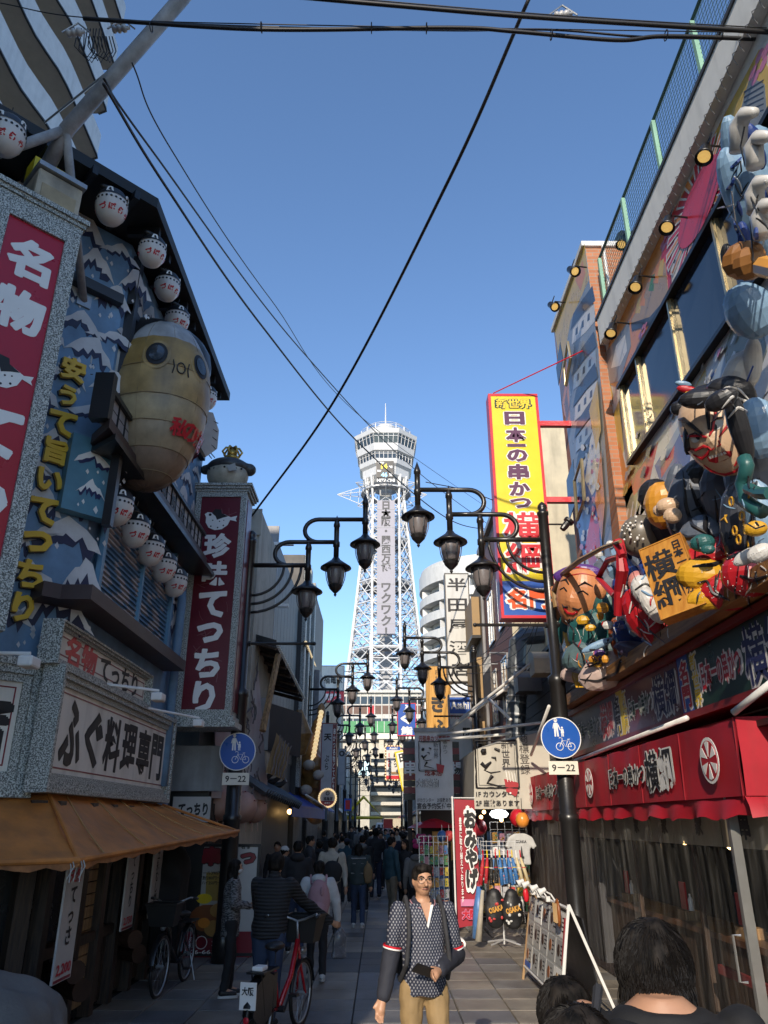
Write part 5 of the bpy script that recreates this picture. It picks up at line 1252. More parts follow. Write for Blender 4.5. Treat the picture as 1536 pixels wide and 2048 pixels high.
# painted actor of the stage
kc=q(1432,868,3.1);KS=px2m(kc)
t=thing('actor_figure','giant painted stage actor with white face, red streaks and black striped hair leaning out','float figure',kc-Z_*1.6)
F=Face(kc,(-0.62,-0.66,-0.42),62*KS,50*KS,92*KS,rad(-14))
F.shell(FSK,t)
rr=0.016
for pts in([(-0.62,0.75),(-0.5,0.35),(-0.2,0.08),(-0.05,0.0)],[(0.85,0.35),(0.5,0.22),(0.2,0.1),(0.05,0.0)],[(-0.9,0.2),(-0.55,-0.02),(-0.25,-0.12)],[(0.85,0.05),(0.6,-0.1),(0.3,-0.12),(0.2,-0.2)],[(0.8,-0.15),(0.6,-0.32),(0.35,-0.3),(0.2,-0.24)],[(0.55,-0.72),(0.3,-0.86),(0,-0.9),(-0.3,-0.84)],[(-0.5,-0.6),(-0.3,-0.72),(-0.1,-0.8)],[(0.7,-0.45),(0.6,-0.65),(0.45,-0.78)]):
 F.stroke(pts,[0.006]+[rr]*(len(pts)-2)+[0.008],FR_,t,'red_streak')
for s_ in(-1,1):
 F.stroke([(s_*0.12,0.12),(s_*0.3,0.42),(s_*0.42,0.62),(s_*0.62,0.68)],[0.012,0.022,0.022,0.01],FK,t,'eyebrow')
 g=G();P=[F.p(s_*0.38+0.19*math.cos(i*0.628),0.12+0.1*math.sin(i*0.628),0.006)for i in range(10)];g.add(P,[tuple(range(10))]);g.m=1
 g.add([F.p(s_*0.3+0.07*math.cos(i*0.785),0.11+0.07*math.sin(i*0.785),0.012)for i in range(8)],[tuple(range(8))]);g.build('eye',[FW_,FK],t)
 F.stroke([(s_*0.16,0.06),(s_*0.3,0.22),(s_*0.5,0.24),(s_*0.62,0.2)],0.008,FK,t,'eye_line',0.012)
g=G();g.add([F.p(x,y,0.006)for x,y in[(-0.3,-0.5),(-0.1,-0.42),(0.2,-0.42),(0.42,-0.34),(0.46,-0.45),(0.3,-0.56),(0,-0.6),(-0.22,-0.6)]],[tuple(range(8))]);g.m=1
for k in range(6):x=-0.15+0.09*k;g.add([F.p(x,-0.5+0.015*k,0.012),F.p(x+0.07,-0.5+0.015*k,0.012),F.p(x+0.07,-0.44+0.015*k,0.012),F.p(x,-0.44+0.015*k,0.012)],[(0,1,2,3)])
g.build('mouth',[FR_,FW_],t)
for s_ in(-1,1):F.stroke([(s_*0.06,-0.28),(s_*0.16,-0.28),(s_*0.19,-0.18)],0.008,FR_,t,'nostril_line',0.008)
lumps(t,'hair',FK,(1420,800,62,34,3.15),(1475,860,40,90,3.35),(1385,850,16,60,3.2,-0.3),(1402,796,44,20,2.82,-0.15),(1362,814,22,16,2.85),(1400,960,30,40,3.3),(1442,798,34,20,2.78,0.3),(1384,850,15,52,2.88,-0.35),(1478,850,20,80,3.0,0.08))
lumps(t,'topknot',FK,(1462,785,48,34,3.2,-0.45),(1490,815,36,26,3.3,-0.5))
lines(t,FW_,'hair_stripe',(0.012,[(1432,800),(1452,772),(1478,776),(1500,800)]),(0.012,[(1444,815),(1465,790),(1490,800),(1512,828)]),(0.012,[(1456,835),(1476,812),(1500,825),(1516,850)]),X=3.02)
lumps(t,'hair_ornament',FR_,(1375,778,22,8,2.98,-0.4));lumps(t,'hair_ornament',FY,(1390,788,20,7,2.97,-0.4));lumps(t,'hair_ornament',FLB,(1366,766,16,6,3.0,-0.4))
lumps(t,'robe',FGB,(1392,1010,58,92,3.3,-0.25),(1450,985,46,70,3.35),(1502,960,50,100,3.4),(1350,965,20,40,3.35,-0.3),(1420,1075,60,50,3.25));lumps(t,'sleeve',FLB,(1518,855,42,62,3.3),(1530,1050,34,95,3.35),(1362,1000,16,50,3.2,-0.2))
lumps(t,'back_mass',FR_,(1390,1120,95,60,3.5),(1490,1100,80,90,3.55));lumps(t,'back_mass',FDN,(1370,1040,70,70,3.6))
lumps(t,'breast_panel',FDN,(1478,1050,36,88,3.2,-0.1))
lines(t,FK,'robe_outline',(0.022,[(1380,965),(1396,1010),(1412,1030),(1410,1055),(1432,1080),(1440,1098)]),(0.02,[(1365,940),(1372,1010),(1385,1050),(1430,1075)]),(0.02,[(1500,930),(1512,990),(1505,1060),(1512,1120)]),(0.014,[(1430,990),(1436,1040),(1450,1090)]),(0.02,[(1330,1050),(1375,1075),(1415,1068)]),X=2.98)
for x,y in((1463,1002),(1494,990),(1484,1030),(1470,1060),(1492,1058),(1478,1078)):
 g=G();c=q(x,y,2.98);s_=px2m(c);g.tube([c+Y_*9*s_*math.cos(i)+Z_*9*s_*math.sin(i)for i in[k*0.7 for k in range(10)]],0.009,5);g.build('gold_crest',FY,t)
g=line([(1488,915),(1494,930),(1490,950),(1484,966),(1490,984),(1492,1000),(1506,1012),(1525,1022)],0.06,3.0,10);g.build('rope_cord',FT,t,True)
line([(1497,975),(1520,985),(1540,985)],0.05,2.98,8).build('rope_cord',FT,t)
lumps(t,'lower_robe',FR_,(1430,1110,75,34,3.2,0.25),(1500,1145,55,48,3.15),(1465,1180,60,40,3.2),(1385,1085,34,26,3.25));lumps(t,'robe_lining',FY,(1408,1150,52,34,3.02,-0.2),(1425,1195,50,24,3.05))
lines(t,FK,'robe_outline',(0.022,[(1385,1132),(1430,1128),(1468,1112),(1500,1095)]),(0.014,[(1395,1165),(1415,1160),(1425,1185),(1460,1200)]),(0.018,[(1480,1150),(1510,1160),(1536,1150)]),(0.012,[(1440,1140),(1430,1180),(1450,1195)]),X=2.88)
lumps(t,'fan_sash',FT,(1405,1085,24,18,2.97),(1416,1098,14,10,2.95));lumps(t,'hand',FW_,(1495,1112,30,14,2.9,0.4),(1520,1105,26,18,2.9,0.4));lumps(t,'fist',FSK,(1335,1010,22,16,2.95),(1318,1020,12,12,2.9),(1345,1030,18,16,2.95))
lumps(t,'gift_box',FY,(1512,1056,22,16,2.85),jit=0.02);line([(1495,1046),(1512,1056),(1530,1050)],0.006,2.72).build('box_cord',FK,t)
def folds(par,m,x0,y0,x1,y1,n,seed,r_=0.006,ln=26,X=3.05):
 rf=random.Random(seed);sets=[]
 for k in range((n+1)//2):
  x,y=rf.uniform(x0,x1),rf.uniform(y0,y1);a=rf.uniform(-2.4,-0.7);P=[(x,y)]
  for i in range(3):a+=rf.uniform(-0.5,0.5);P.append((P[-1][0]+ln/3*math.cos(a),P[-1][1]-ln/3*math.sin(a)))
  sets.append((r_*1.25,P))
 lines(par,m,'painted_fold',*sets,X=X)
def dots(par,m,x0,y0,x1,y1,n,seed,r_=0.007):
 rf=random.Random(seed);g=G();dg=bpy.context.evaluated_depsgraph_get();o=V((0,0,CAMZ))
 for k in range(n):
  d=(q(rf.uniform(x0,x1),rf.uniform(y0,y1),3.05)-o).normalized();h=S.ray_cast(dg,o+d*4.5,d,distance=12)
  if h[0]and 2.3<h[1].x<3.7:g.ball(h[1],r_,n=6,k=4)
 if g.f:g.build('painted_dots',m,par,kind='stuff')
folds(t,FK,1370,950,1536,1090,16,1,0.008);folds(t,FLB,1380,960,1536,1080,12,2,0.005);folds(t,FK,1400,1090,1536,1200,12,3,0.008);folds(t,FY,1440,1020,1500,1095,8,4,0.007,18);dots(t,FW_,1400,1090,1536,1200,70,5,0.005);folds(t,FW_,1385,1095,1536,1180,7,6,0.005,34);folds(t,FGB,1400,770,1500,830,8,7,0.005)
# bald head and dotted drum
t=thing('ball_head_figure','round orange bald head float with dark cap behind the painted fist','float figure',q(1322,1030,3.3));lumps(t,'head',FO,(1325,1010,36,48,3.25));lumps(t,'cap',FK,(1310,990,34,34,3.35));lumps(t,'collar',FR_,(1362,1000,22,26,3.3));lumps(t,'cuff',FY,(1375,1058,26,14,3.2))
t=thing('dotted_lantern','grey round paper ball with white dots above the orange plank','lantern',q(1282,1072,3.2));c0=q(1282,1072,3.15);g=G();lump(g,1282,1072,42,44,3.15,n=14,k=9,jit=0.01);g.build('ball',pm('grey_brown',(0.16,0.14,0.11)),t,True)
g=G();rs=43*px2m(c0)
for i in range(26):
 d=V((-0.5+R.uniform(-.9,.7),-0.8+R.uniform(-.6,.7),R.uniform(-0.7,0.7))).normalized();g.ball(c0+d*rs*0.98,R.uniform(0.008,0.018),n=6,k=4)
g.build('white_dots',LET,t,kind='stuff')
# smiling fisherman with red-white fish
ec=q(1162,1192,3.05);ES=px2m(ec)
t=thing('fisherman_figure','smiling fisherman float with purple headcloth, patterned teal robe and bent rod','float figure',ec-Z_*1.6)
F=Face(ec,(-0.62,-0.7,-0.25),50*ES,44*ES,62*ES,rad(20))
F.shell(FSK2,t);lumps(t,'head_back',FDN,(1180,1180,46,50,3.25))
lumps(t,'headcloth',FPU,(1150,1148,44,18,3.0,0.05),(1172,1142,34,14,3.1,-0.25));lines(t,FR_,'cloth_stripe',(0.01,[(1112,1158),(1126,1140),(1150,1134),(1180,1138)]),(0.01,[(1120,1165),(1140,1150),(1165,1146),(1192,1152)]),(0.008,[(1135,1150),(1142,1136),(1160,1132)]),X=2.85)
lumps(t,'ear',FSK2,(1200,1180,12,18,3.02))
for s_ in(-1,1):
 F.stroke([(s_*0.2,0.38),(s_*0.4,0.52),(s_*0.68,0.42)],[0.008,0.02,0.008],FK,t,'eyebrow');F.stroke([(s_*0.22,0.16),(s_*0.4,0.26),(s_*0.6,0.16)],0.011,FK,t,'eye')
 F.stroke([(s_*0.1,-0.32),(s_*0.3,-0.36),(s_*0.42,-0.28)],[0.012,0.016,0.004],FK,t,'moustache')
F.stroke([(-0.26,-0.42),(-0.1,-0.52),(0.12,-0.52),(0.28,-0.4)],0.02,FR_,t,'mouth');F.stroke([(-0.08,-0.7),(0.0,-0.82),(0.1,-0.72)],0.026,FK,t,'beard')
lumps(t,'robe',FT,(1195,1262,60,62,3.25,-0.2),(1150,1262,36,50,3.15),(1215,1215,30,40,3.35));lumps(t,'skirt',pm('slate_teal',(0.08,0.13,0.14)),(1185,1310,62,36,3.12,0.15));lumps(t,'trousers',pm('pale_pink',(0.5,0.38,0.34)),(1215,1340,62,34,3.15,0.4),(1165,1345,44,20,3.1,0.1));lumps(t,'sash',FLB,(1195,1290,34,8,2.9,0.35));lumps(t,'lower_leg',pm('rust',(0.3,0.07,0.02)),(1250,1280,30,50,3.3,0.2))
rz=random.Random(2)
for x,y,m in((1205,1215,FO),(1200,1230,FO),(1180,1255,FY),(1215,1250,FW_),(1212,1248,FR_),(1198,1310,FPU),(1186,1318,FO),(1210,1318,FO),(1196,1325,FY),(1150,1290,FT),(1130,1270,FR_),(1165,1240,FY),(1240,1250,FB),(1172,1320,FLB),(1142,1318,pm('green',(0.05,0.3,0.06))),(1150,1305,FO)):lumps(t,'pattern_patch',m,(x,y,rz.uniform(7,14),rz.uniform(6,12),2.98+rz.uniform(-0.04,0.04)),n=7,k=4)
lines(t,FK,'robe_outline',(0.018,[(1130,1240),(1148,1260),(1146,1285),(1165,1300),(1190,1298)]),(0.02,[(1170,1335),(1200,1325),(1215,1305),(1212,1285),(1228,1262)]),(0.02,[(1160,1358),(1195,1362),(1235,1345),(1245,1310),(1228,1275)]),(0.012,[(1190,1205),(1175,1250),(1195,1290)]),X=2.9)
lumps(t,'arm',FSK2,(1120,1222,24,20,2.95,-0.6),(1142,1235,20,16,3.0));lumps(t,'hand',FSK2,(1110,1200,13,20,2.88));lines(t,FSK2,'finger',*[(0.018,[(1106+4*k,1205),(1097+4*k,1188-3*k),(1100+4*k,1174-2*k)])for k in range(4)],X=2.85)
line([(1112,1215),(1108,1180),(1122,1150),(1160,1120),(1205,1095),(1240,1082)],[0.05,0.05,0.045,0.04,0.03,0.022],2.8,7).build('fishing_rod',pm('bamboo',(0.25,0.15,0.06)),t)
folds(t,FK,1130,1215,1260,1360,22,8,0.007);folds(t,FW_,1140,1220,1250,1340,12,9,0.004);dots(t,FW_,1150,1215,1240,1290,50,10,0.005);folds(t,FO,1150,1280,1230,1330,7,11,0.01,16);folds(t,FR_,1150,1230,1230,1340,7,12,0.008,16)
t=thing('red_crab_rig','bent glossy red tube rig rising between the fisherman and the fish','float figure',q(1235,1160,3.0))
for nm2,pts,r_ in(('tube',[(1240,1095),(1245,1140),(1238,1180),(1236,1230)],[0.05,0.075,0.06,0.05]),('tube',[(1245,1110),(1215,1120),(1196,1155),(1228,1190),(1240,1180)],0.04),('joint',[(1236,1085),(1246,1112)],[0.075,0.05])):line(pts,r_,2.85,8).build(nm2,FR_,t)
line([(1245,1090),(1272,1160)],0.004,2.8,3).build('line',FK,t)
t=thing('sea_bream','large red and white fish float under the orange plank','float figure',q(1295,1210,3.1))
lumps(t,'body',FR_,(1300,1225,50,62,3.15,0.5),(1322,1260,34,40,3.2,0.6));lumps(t,'flank',FW_,(1290,1180,26,32,3.02,0.5),(1305,1210,20,40,3.0,0.45));lumps(t,'flank_stripe',FR_,(1276,1200,12,40,2.98,0.1));lumps(t,'head',pm('blush',(0.5,0.2,0.18)),(1276,1165,20,24,3.05))
lines(t,FK,'outline',(0.014,[(1262,1185),(1290,1165),(1310,1178),(1315,1200)]),(0.012,[(1272,1230),(1300,1262),(1330,1285)]),X=2.88)
folds(t,FW_,1270,1170,1340,1270,9,13,0.007);folds(t,FK,1265,1165,1345,1290,10,14,0.006);folds(t,FR_,1280,1170,1320,1230,7,15,0.01)
t=thing('wave_ornament','blue wave crests with white tips around the red fish','float figure',q(1270,1280,3.3))
lumps(t,'wave_mass',FGB,(1230,1200,60,90,3.6),(1300,1150,60,70,3.6));lumps(t,'wave_mass',FB,(1285,1275,60,40,3.4,-0.4),(1345,1290,60,30,3.4,-0.3),(1250,1200,26,60,3.45));
for x,y,dx,dy in((1215,1125,-18,-16),(1230,1110,-10,-22),(1255,1120,4,-26),(1285,1130,8,-22),(1262,1190,-16,-14),(1258,1215,-18,-8),(1258,1240,-18,-4),(1310,1150,0,-22),(1240,1130,-22,-8)):
 line([(x+14,y+22),(x,y),(x+dx*0.8,y+dy*0.8)],[0.08,0.06,0.03],3.1,7).build('wave_crest',FLB if dx%4 else FB,t);lumps(t,'foam_tip',FW_,(x+dx,y+dy,9,8,3.05),n=7,k=5)
folds(t,FW_,1220,1110,1340,1300,16,16,0.008);folds(t,FLB,1225,1120,1340,1310,12,17,0.012)
lumps(t,'base',pm('dark_violet',(0.05,0.04,0.08)),(1300,1310,70,22,3.35,-0.35))
t=thing('shelf_end_board','bright yellow plank closing the far end of the figure ledge','board',q(1130,1310,3.0));g=G();P=[q(1113,1258,2.95),q(1122,1258,2.95),q(1151,1345,2.95),q(1138,1332,2.95)];g.slab([q(1112,1256,2.92),q(1124,1258,2.92),q(1152,1375,2.92),q(1146,1362,2.92)],(0.6,-0.2,0),0.4);g.build('plank',FY,t)
# blue wave hand and mallet at the upper right
t=thing('wave_hand_ornament','great pale blue wave rearing up with white curled foam fingers at the right edge','float figure',q(1500,400,3.2))
lumps(t,'wave_body',FLB,(1480,380,34,90,3.25,0.12),(1515,420,44,110,3.35),(1500,620,46,60,3.4,0.3),(1470,300,24,70,3.3),(1525,320,36,70,3.4));lumps(t,'blue_shade',FB,(1502,270,16,30,3.1,0.3),(1525,380,16,34,3.15,0.2),(1518,310,12,26,3.12),(1490,480,14,40,3.15))
for pts in([(1475,300),(1476,250),(1488,225),(1508,222)],[(1510,330),(1506,290),(1516,272),(1536,270)],[(1512,420),(1508,385),(1518,362),(1540,358)],[(1525,470),(1520,430),(1530,408),(1550,405)]):line(pts,[0.07,0.075,0.06,0.04],2.95,10).build('foam_finger',FW_,t,True)
for k,pts in enumerate(([(1470,330),(1480,320),(1482,340),(1474,352)],[(1478,400),(1492,380),(1500,400)],[(1462,380),(1470,440),(1490,480)],[(1500,440),(1506,520)],[(1488,250),(1480,290),(1490,330)])):line(pts,0.007,2.92,4).build('ink_line',FK,t)
folds(t,FK,1460,260,1536,480,14,18,0.006,34,2.95);folds(t,FB,1460,280,1536,500,10,19,0.016,30,2.95);folds(t,FW_,1460,280,1536,500,10,20,0.007,34,2.95)
t=thing('wooden_mallet','faceted brown spotted mallet head sticking out at the right edge','float figure',q(1490,520,3.0));lumps(t,'head',FBR,(1486,518,42,38,3.0),(1498,525,32,34,2.95),smooth=False,n=9,k=6);line([(1525,530),(1570,540)],0.08,2.95,8).build('handle',FO,t);lumps(t,'dark_end',FK,(1456,515,14,30,3.1))
t=thing('white_headdress','white folded paper headdress standing behind the actor figure','float figure',q(1485,760,3.45));lumps(t,'paper_fold',FW_,(1480,750,34,52,3.5,-0.5),(1505,720,18,50,3.55,-0.2));line([(1450,790),(1470,755),(1490,770),(1506,730)],0.009,3.3,4).build('ink_line',FB,t)
# orange name plank
po=q(1342,1150,2.78);n_=V((-0.62,-0.78,0)).normalized();u_=Z_.cross(n_).normalized();vv_=(Z_-n_*0.18).normalized();vv_=(vv_*math.cos(rad(12))-u_*math.sin(rad(12))).normalized();uu_=vv_.cross(n_).normalized()
PLK=ramp2(mat('plank_orange',(0.45,0.2,0.03),0.4,var=0),'ShaderNodeTexNoise',(0.36,0.14,0.015),(0.52,0.25,0.04),0.35,0.7,3,(6,6,0.8))
t=signbox('name_plank','tilted orange wooden plank with black characters held beside the actor figure',po,uu_,vv_,0.44,0.8,0.16,PLK,PLK,[('横綱',-0.07,0.0,None,0.6,FK,0.022,True),('日本一の串かつ',0.14,0.0,None,0.68,FK,0.025,True)],border=0.012,cat='sign')
# tall yellow vertical sign
YS=12.45
a,b,c,d=pY(977,787,YS),pY(1078,787,YS),pY(1000,1236,YS),pY(1108,1236,YS)
cx=(a.x+b.x+c.x+d.x)/4;wsg=0.94;z0,z1=c.z,a.z;hs=z1-z0;o=V((cx,YS,(z0+z1)/2))
SYEL=mat('sign_bright_yellow',(0.8,0.62,0.01),0.35,var=0.05);PUR=mat('sign_purple',(0.09,0.012,0.07),0.4);SRED=mat('sign_bright_red',(0.6,0.015,0.03),0.35,var=0.04);SORG=mat('sign_orange',(0.75,0.09,0.01),0.35)
W_=lambda off:(LET,off)
t=signbox('vertical_sign','tall yellow vertical sign with purple and red characters, blue foot and red frame',o,X_,Z_,wsg,hs,0.3,SYEL,SRED,[],border=0.05)
G().obox(o+Z_*(-hs/2+0.05+0.3),X_,Z_,-Y_,(-wsg/2+0.05,wsg/2-0.05),(-0.3,0.3),-0.003,0.002).build('blue_panel',BLU,t)
letter(t,o+V((0,-0.004,0)),X_,Z_,[('新世界',0.0,hs/2-0.22,0.66,0.21,YEL,0.035,False,(GRN,0.1))])
letter(t,o+V((0,-0.004,0)),X_,Z_,[(ch,0,hs/2-z_,(0.38 if ch!='一' else 0.34),(hh if ch!='一' else 0.06),PUR,0.05,False,(LET,0.12))for ch,z_,hh in(('日',0.53,0.28),('本',0.88,0.31),('一',1.1,0.1),('の',1.31,0.26),('串',1.64,0.31),('か',1.98,0.28),('つ',2.26,0.2))])
letter(t,o+V((0,-0.004,0)),X_,Z_,[(ch,0,hs/2-z_,0.68,0.56,SRED,0.02,False,(LET,0.09))for ch,z_ in(('横',2.72),('綱',3.3))])
letter(t,o+V((0,-0.006,0)),X_,Z_,[('名門',0.0,-hs/2+0.34,0.72,0.36,SORG,0.05,False,(LET,0.13))])
g=G()
for y in(848,1000):p=pY(1080,y,YS+0.15);g.box(p.x-0.1,XT-0.003,YS+0.1,YS+0.2,p.z-0.05,p.z+0.05)
g.build('bracket_arm',SRED,t)
g=G();g.tube([pY(985,786,YS+0.15),pX(1165,700,XT)],0.012,5);g.build('stay_rod',SRED,t)
# RIGHT MIDDLE: dark duct building, brown building, awnings and signs
TIL=ramp2(mat('brown_tile',(0.2,0.08,0.05),0.6,var=0),'ShaderNodeTexNoise',(0.13,0.05,0.03),(0.24,0.105,0.07),0.4,0.6,12,(1,1,10))
CREW=mat('cream_render',(0.6,0.53,0.38),0.75,var=0.1,dirt=0.3);SLT=mat('slate_siding',(0.05,0.05,0.055),0.6,var=0.2)
t=thing('duct_building','dark slate-sided low building with ducts and hoods behind the right lamp post','building',(5,15.5,0))
G().box(3.45,9,13.2,18.4,0,5.25).build('wall',SLT,t);G().box(3.4,9.05,13.15,18.45,5.25,5.33).build('roof_edge',BLK,t)
for k in range(9):G().box(3.425,3.449,13.25,18.35,2.9+k*0.26,2.9+k*0.26+0.245).build('siding_board',SLT,t)
ex=pY(1010,1300,17.9)
g=G();d=[pY(1085,1268,17.2),pY(1050,1272,17.2),pY(1036,1285,17.2),pY(1033,1330,17.2),pY(1034,1400,17.2),pY(1030,1460,17.2),pY(1030,1540,17.2)];g.tube(d,0.21,14);dp=g.build('duct',mat('duct_grey',(0.13,0.145,0.16),0.4,0.5,0.2),t)
for k,f in enumerate((0.1,0.5,0.9)):
 for i in(3,4,5):p=d[i].lerp(d[i+1],f)if i<6 else d[i];dr=(d[i+1]-d[i]).normalized();G().tube([p-dr*0.02,p+dr*0.02],0.225,14).build('duct_band',STEEL,t)
def hood(x,y,Y,m,label):
 p=pY(x,y,Y);t=thing('vent_hood',label,'vent hood',p)
 g=G();n=8;vs_=[]
 for s_ in(-0.28,0.28):
  vs_+=[p+V((s_,0.3,-0.24))]+[p+V((s_,0.3-0.5*math.sin(i*math.pi/2/n),0.26*math.cos(i*math.pi/2/n)-0.0 if i<n else-0.24))for i in range(n+1)]
 k=n+2;g.add(vs_,[tuple(range(k))[::-1],tuple(range(k,2*k))]+[(i,i+1,k+i+1,k+i)for i in range(k-1)]);g.build('cowl',m,t);G().box(p.x-0.12,p.x+0.12,p.y+0.3,p.y+0.6,p.z-0.12,p.z+0.12).build('duct_neck',STEEL,t)
hood(1058,1362,16.4,mat('hood_grey',(0.16,0.16,0.16),0.4,0.3),'grey metal vent hood beside the big duct');hood(1092,1325,15.0,mat('hood_cream',(0.55,0.48,0.36),0.5),'cream metal vent hood behind the right lamp post')
t=thing('brown_building','brown tiled building with narrow balconies and cream side wall on the right','building',(6,21.2,0))
zb_=10.2
G().box(3.32,9,18.75,23.7,0,zb_).build('wall',TIL,t);G().box(3.321,9,18.7,18.749,0,zb_).build('side_wall',CREW,t);G().box(3.2,9,18.65,23.8,zb_,zb_+0.15).build('coping',GREY,t)
for z in(4.6,6.9):
 for y in(19.6,21.6):
  G().box(3.29,3.318,y,y+0.9,z,z+1.4).build('window',GLS,t)
  g=G()
  for y0,y1,a0,a1 in((y-0.05,y,z-0.05,z+1.45),(y+0.9,y+0.95,z-0.05,z+1.45),(y,y+0.9,z-0.05,z),(y,y+0.9,z+1.4,z+1.45),(y+0.43,y+0.47,z,z+1.4)):g.box(3.27,3.3,y0,y1,a0,a1)
  g.build('window_frame',AL,t)
bp=pY(985,1290,20.2)
g=G();g.box(2.85,3.315,19.7,21.2,5.1,5.2);g.box(2.85,2.9,19.7,21.2,5.2,5.75);g.build('balcony',mat('balcony_dark',(0.1,0.085,0.075),0.6),t)
g=G()
for i in range(10):y=19.7+i*0.16;g.tube([(2.87,y,5.75),(2.87,y,6.1)],0.012,4)
g.tube([(2.87,19.7,6.1),(2.87,21.2,6.1),(3.3,21.2,6.1)],0.02,5);g.tube([(2.87,19.7,6.1),(3.3,19.7,6.1)],0.02,5);g.build('balcony_rail',STEEL,t)
g=G();g.tube([(3.24,23.3,2),(3.24,23.3,zb_)],0.05,8);g.build('drainpipe',GREY,t);g=G();g.tube([(3.24,19.2,2),(3.24,19.2,6)],0.04,8);g.build('drainpipe',GREY,t)
t=thing('tan_building','narrow dark building with tan panels between the brown building and the white sign','building',(6,25.8,0))
G().box(3.25,9,23.85,28.5,0,9.4).build('wall',mat('umber_wall',(0.09,0.07,0.05),0.6,var=0.2),t)
for z in(3.6,5.6,7.6):G().box(3.0,3.249,24.2,26.2,z,z+1.3).build('panel',mat('panel_tan',(0.36,0.23,0.1),0.6,var=0.1),t);G().box(2.95,3.249,24.1,26.3,z-0.1,z-0.002).build('ledge',BLK,t)
t=thing('cream_building','cream rendered wall rising behind the yellow vertical sign','building',(5,18.5,0));G().box(4.1,8.8,18.45,18.68,5.35,12.2).build('wall',CREW,t)
# beige awning box of the standing skewer bar
BEI=mat('awning_beige',(0.5,0.47,0.4),0.65,var=0.06,dirt=0.2)
YA=16.0;A0,A1=pY(948,1618,YA),pY(948,1500,YA);B1=pY(1160,1440,YA);B0=V((B1.x,YA,A0.z))
t=thing('beige_awning','beige box awning with black brush-framed lettering beside the red awning','awning',(A0.x,YA,A0.z))
g=G();g.add(*sheet((A0,B0,B1,A1),20,10,0.02));g.build('front_panel',BEI,t,True)
g=G();g.add([A0+V((-0.002,0.001,0)),A1+V((-0.002,0.001,0)),V((A1.x+0.1,20.5,A1.z+0.1)),V((A0.x+0.1,20.5,A0.z+0.05))],[(0,1,2,3)]);g.build('side_panel',mat('awning_grey_side',(0.33,0.31,0.27),0.65),t)
g=G();g.add([A1+Z_*0.002,B1+Z_*0.002,B1+V((0,4.5,0.4)),V((A1.x+0.1,20.5,A1.z+0.1))],[(0,1,2,3)]);g.build('top_panel',BEI,t)
def brushframe(par,o,w,h,s=1.0):
 g=G();a,b=w/2,h/2;r_=random.Random(3)
 for x0,y0,x1,y1 in((-a,b,a,b),(a,b,a,-b),(a,-b,-a,-b),(-a,-b,-a,b)):
  n=9
  pts=[o+X_*(x0+(x1-x0)*i/n+r_.uniform(-.006,.006))+Z_*(y0+(y1-y0)*i/n+r_.uniform(-.006,.006))for i in range(n+1)];g.tube(pts,[0.02*s*r_.uniform(0.7,1.2)for _ in pts],5)
 g.build('brush_frame',INK,par)
 g=G();q_=a-0.05*s;e=b-0.05*s
 for x0,y0,x1,y1 in((-q_,e,q_,e),(q_,e,q_,-e),(q_,-e,-q_,-e),(-q_,-e,-q_,e)):g.tube([o+X_*x0+Z_*y0,o+X_*x1+Z_*y1],0.006*s,4)
 g.build('brush_frame',INK,par)
def blobs(par,o,L,nm='brush_lettering'):
 g=G()
 for pts in L:
  g.tube([o+X_*x+Z_*z-Y_*0.004 for x,z,r_ in pts],[r_ for _,_,r_ in pts],7)
 g.build(nm,INK,par)
fo=pY(993,1528,YA)+V((-0.0,-0.015,0));s_=px2m(fo)
brushframe(t,fo,84*s_,90*s_)
def itto(par,o,k):blobs(par,o,[[(-0.25*k,0.27*k,0.03*k),(-0.2*k,0.24*k,0.075*k),(-0.17*k,0.2*k,0.03*k)],[(0.02*k,0.3*k,0.02*k),(0.12*k,0.26*k,0.03*k)],[(-0.05*k,0.13*k,0.01*k),(0.03*k,0.12*k,0.025*k),(0.04*k,0.06*k,0.01*k)],[(-0.26*k,0.02*k,0.04*k),(-0.18*k,-0.06*k,0.05*k),(-0.06*k,0.04*k,0.02*k)],[(-0.06*k,0.04*k,0.014*k),(-0.2*k,-0.12*k,0.02*k),(-0.08*k,-0.17*k,0.016*k),(0.12*k,-0.14*k,0.008*k)],[(-0.05*k,-0.22*k,0.04*k),(-0.16*k,-0.36*k,0.02*k),(0.08*k,-0.42*k,0.012*k),(0.2*k,-0.45*k,0.006*k)]])
itto(t,fo+V((-0.05,0,0)),1.0)
letter(t,fo+V((0.02,0,0)),X_,Z_,[('新世界',0.17,0.2,None,0.52,INK,0.0,True),('商標登録',0.55,0.2,None,0.8,mat('thin_ink',(0.06,0.05,0.045),0.6),0.0,True)])
CUP=mat('cup_red',(0.4,0.02,0.03),0.5)
g=G();g.slab([fo+V(p)for p in((0.13,-0.01,-0.28),(0.42,-0.01,-0.36),(0.36,-0.01,-0.62),(0.16,-0.01,-0.52))],-Y_,0.006);g.build('cup_emblem',CUP,t)
g=G()
for k in range(4):g.tube([fo+V((0.17+0.06*k,-0.02,-0.12-0.02*k)),fo+V((0.2+0.055*k,-0.02,-0.34))],0.008,4);
g.ball(fo+V((0.24,-0.02,-0.55)),0.02,0.004,0.02,8,4);g.build('skewer_emblem',LET,t)
for y,tx,w_ in((1588,'1F カウンター席',0.86),(1606,'2F 座敷あります',0.86)):letter(t,pY(990,y,YA)-Y_*0.024,X_,Z_,[(tx,0.05,0,w_,0.12,INK,0.018,False)])
letter(t,pY(1031,1575,YA)-Y_*0.024,X_,Z_,[('®',0,0,0.1,None,INK,0.01,False)])
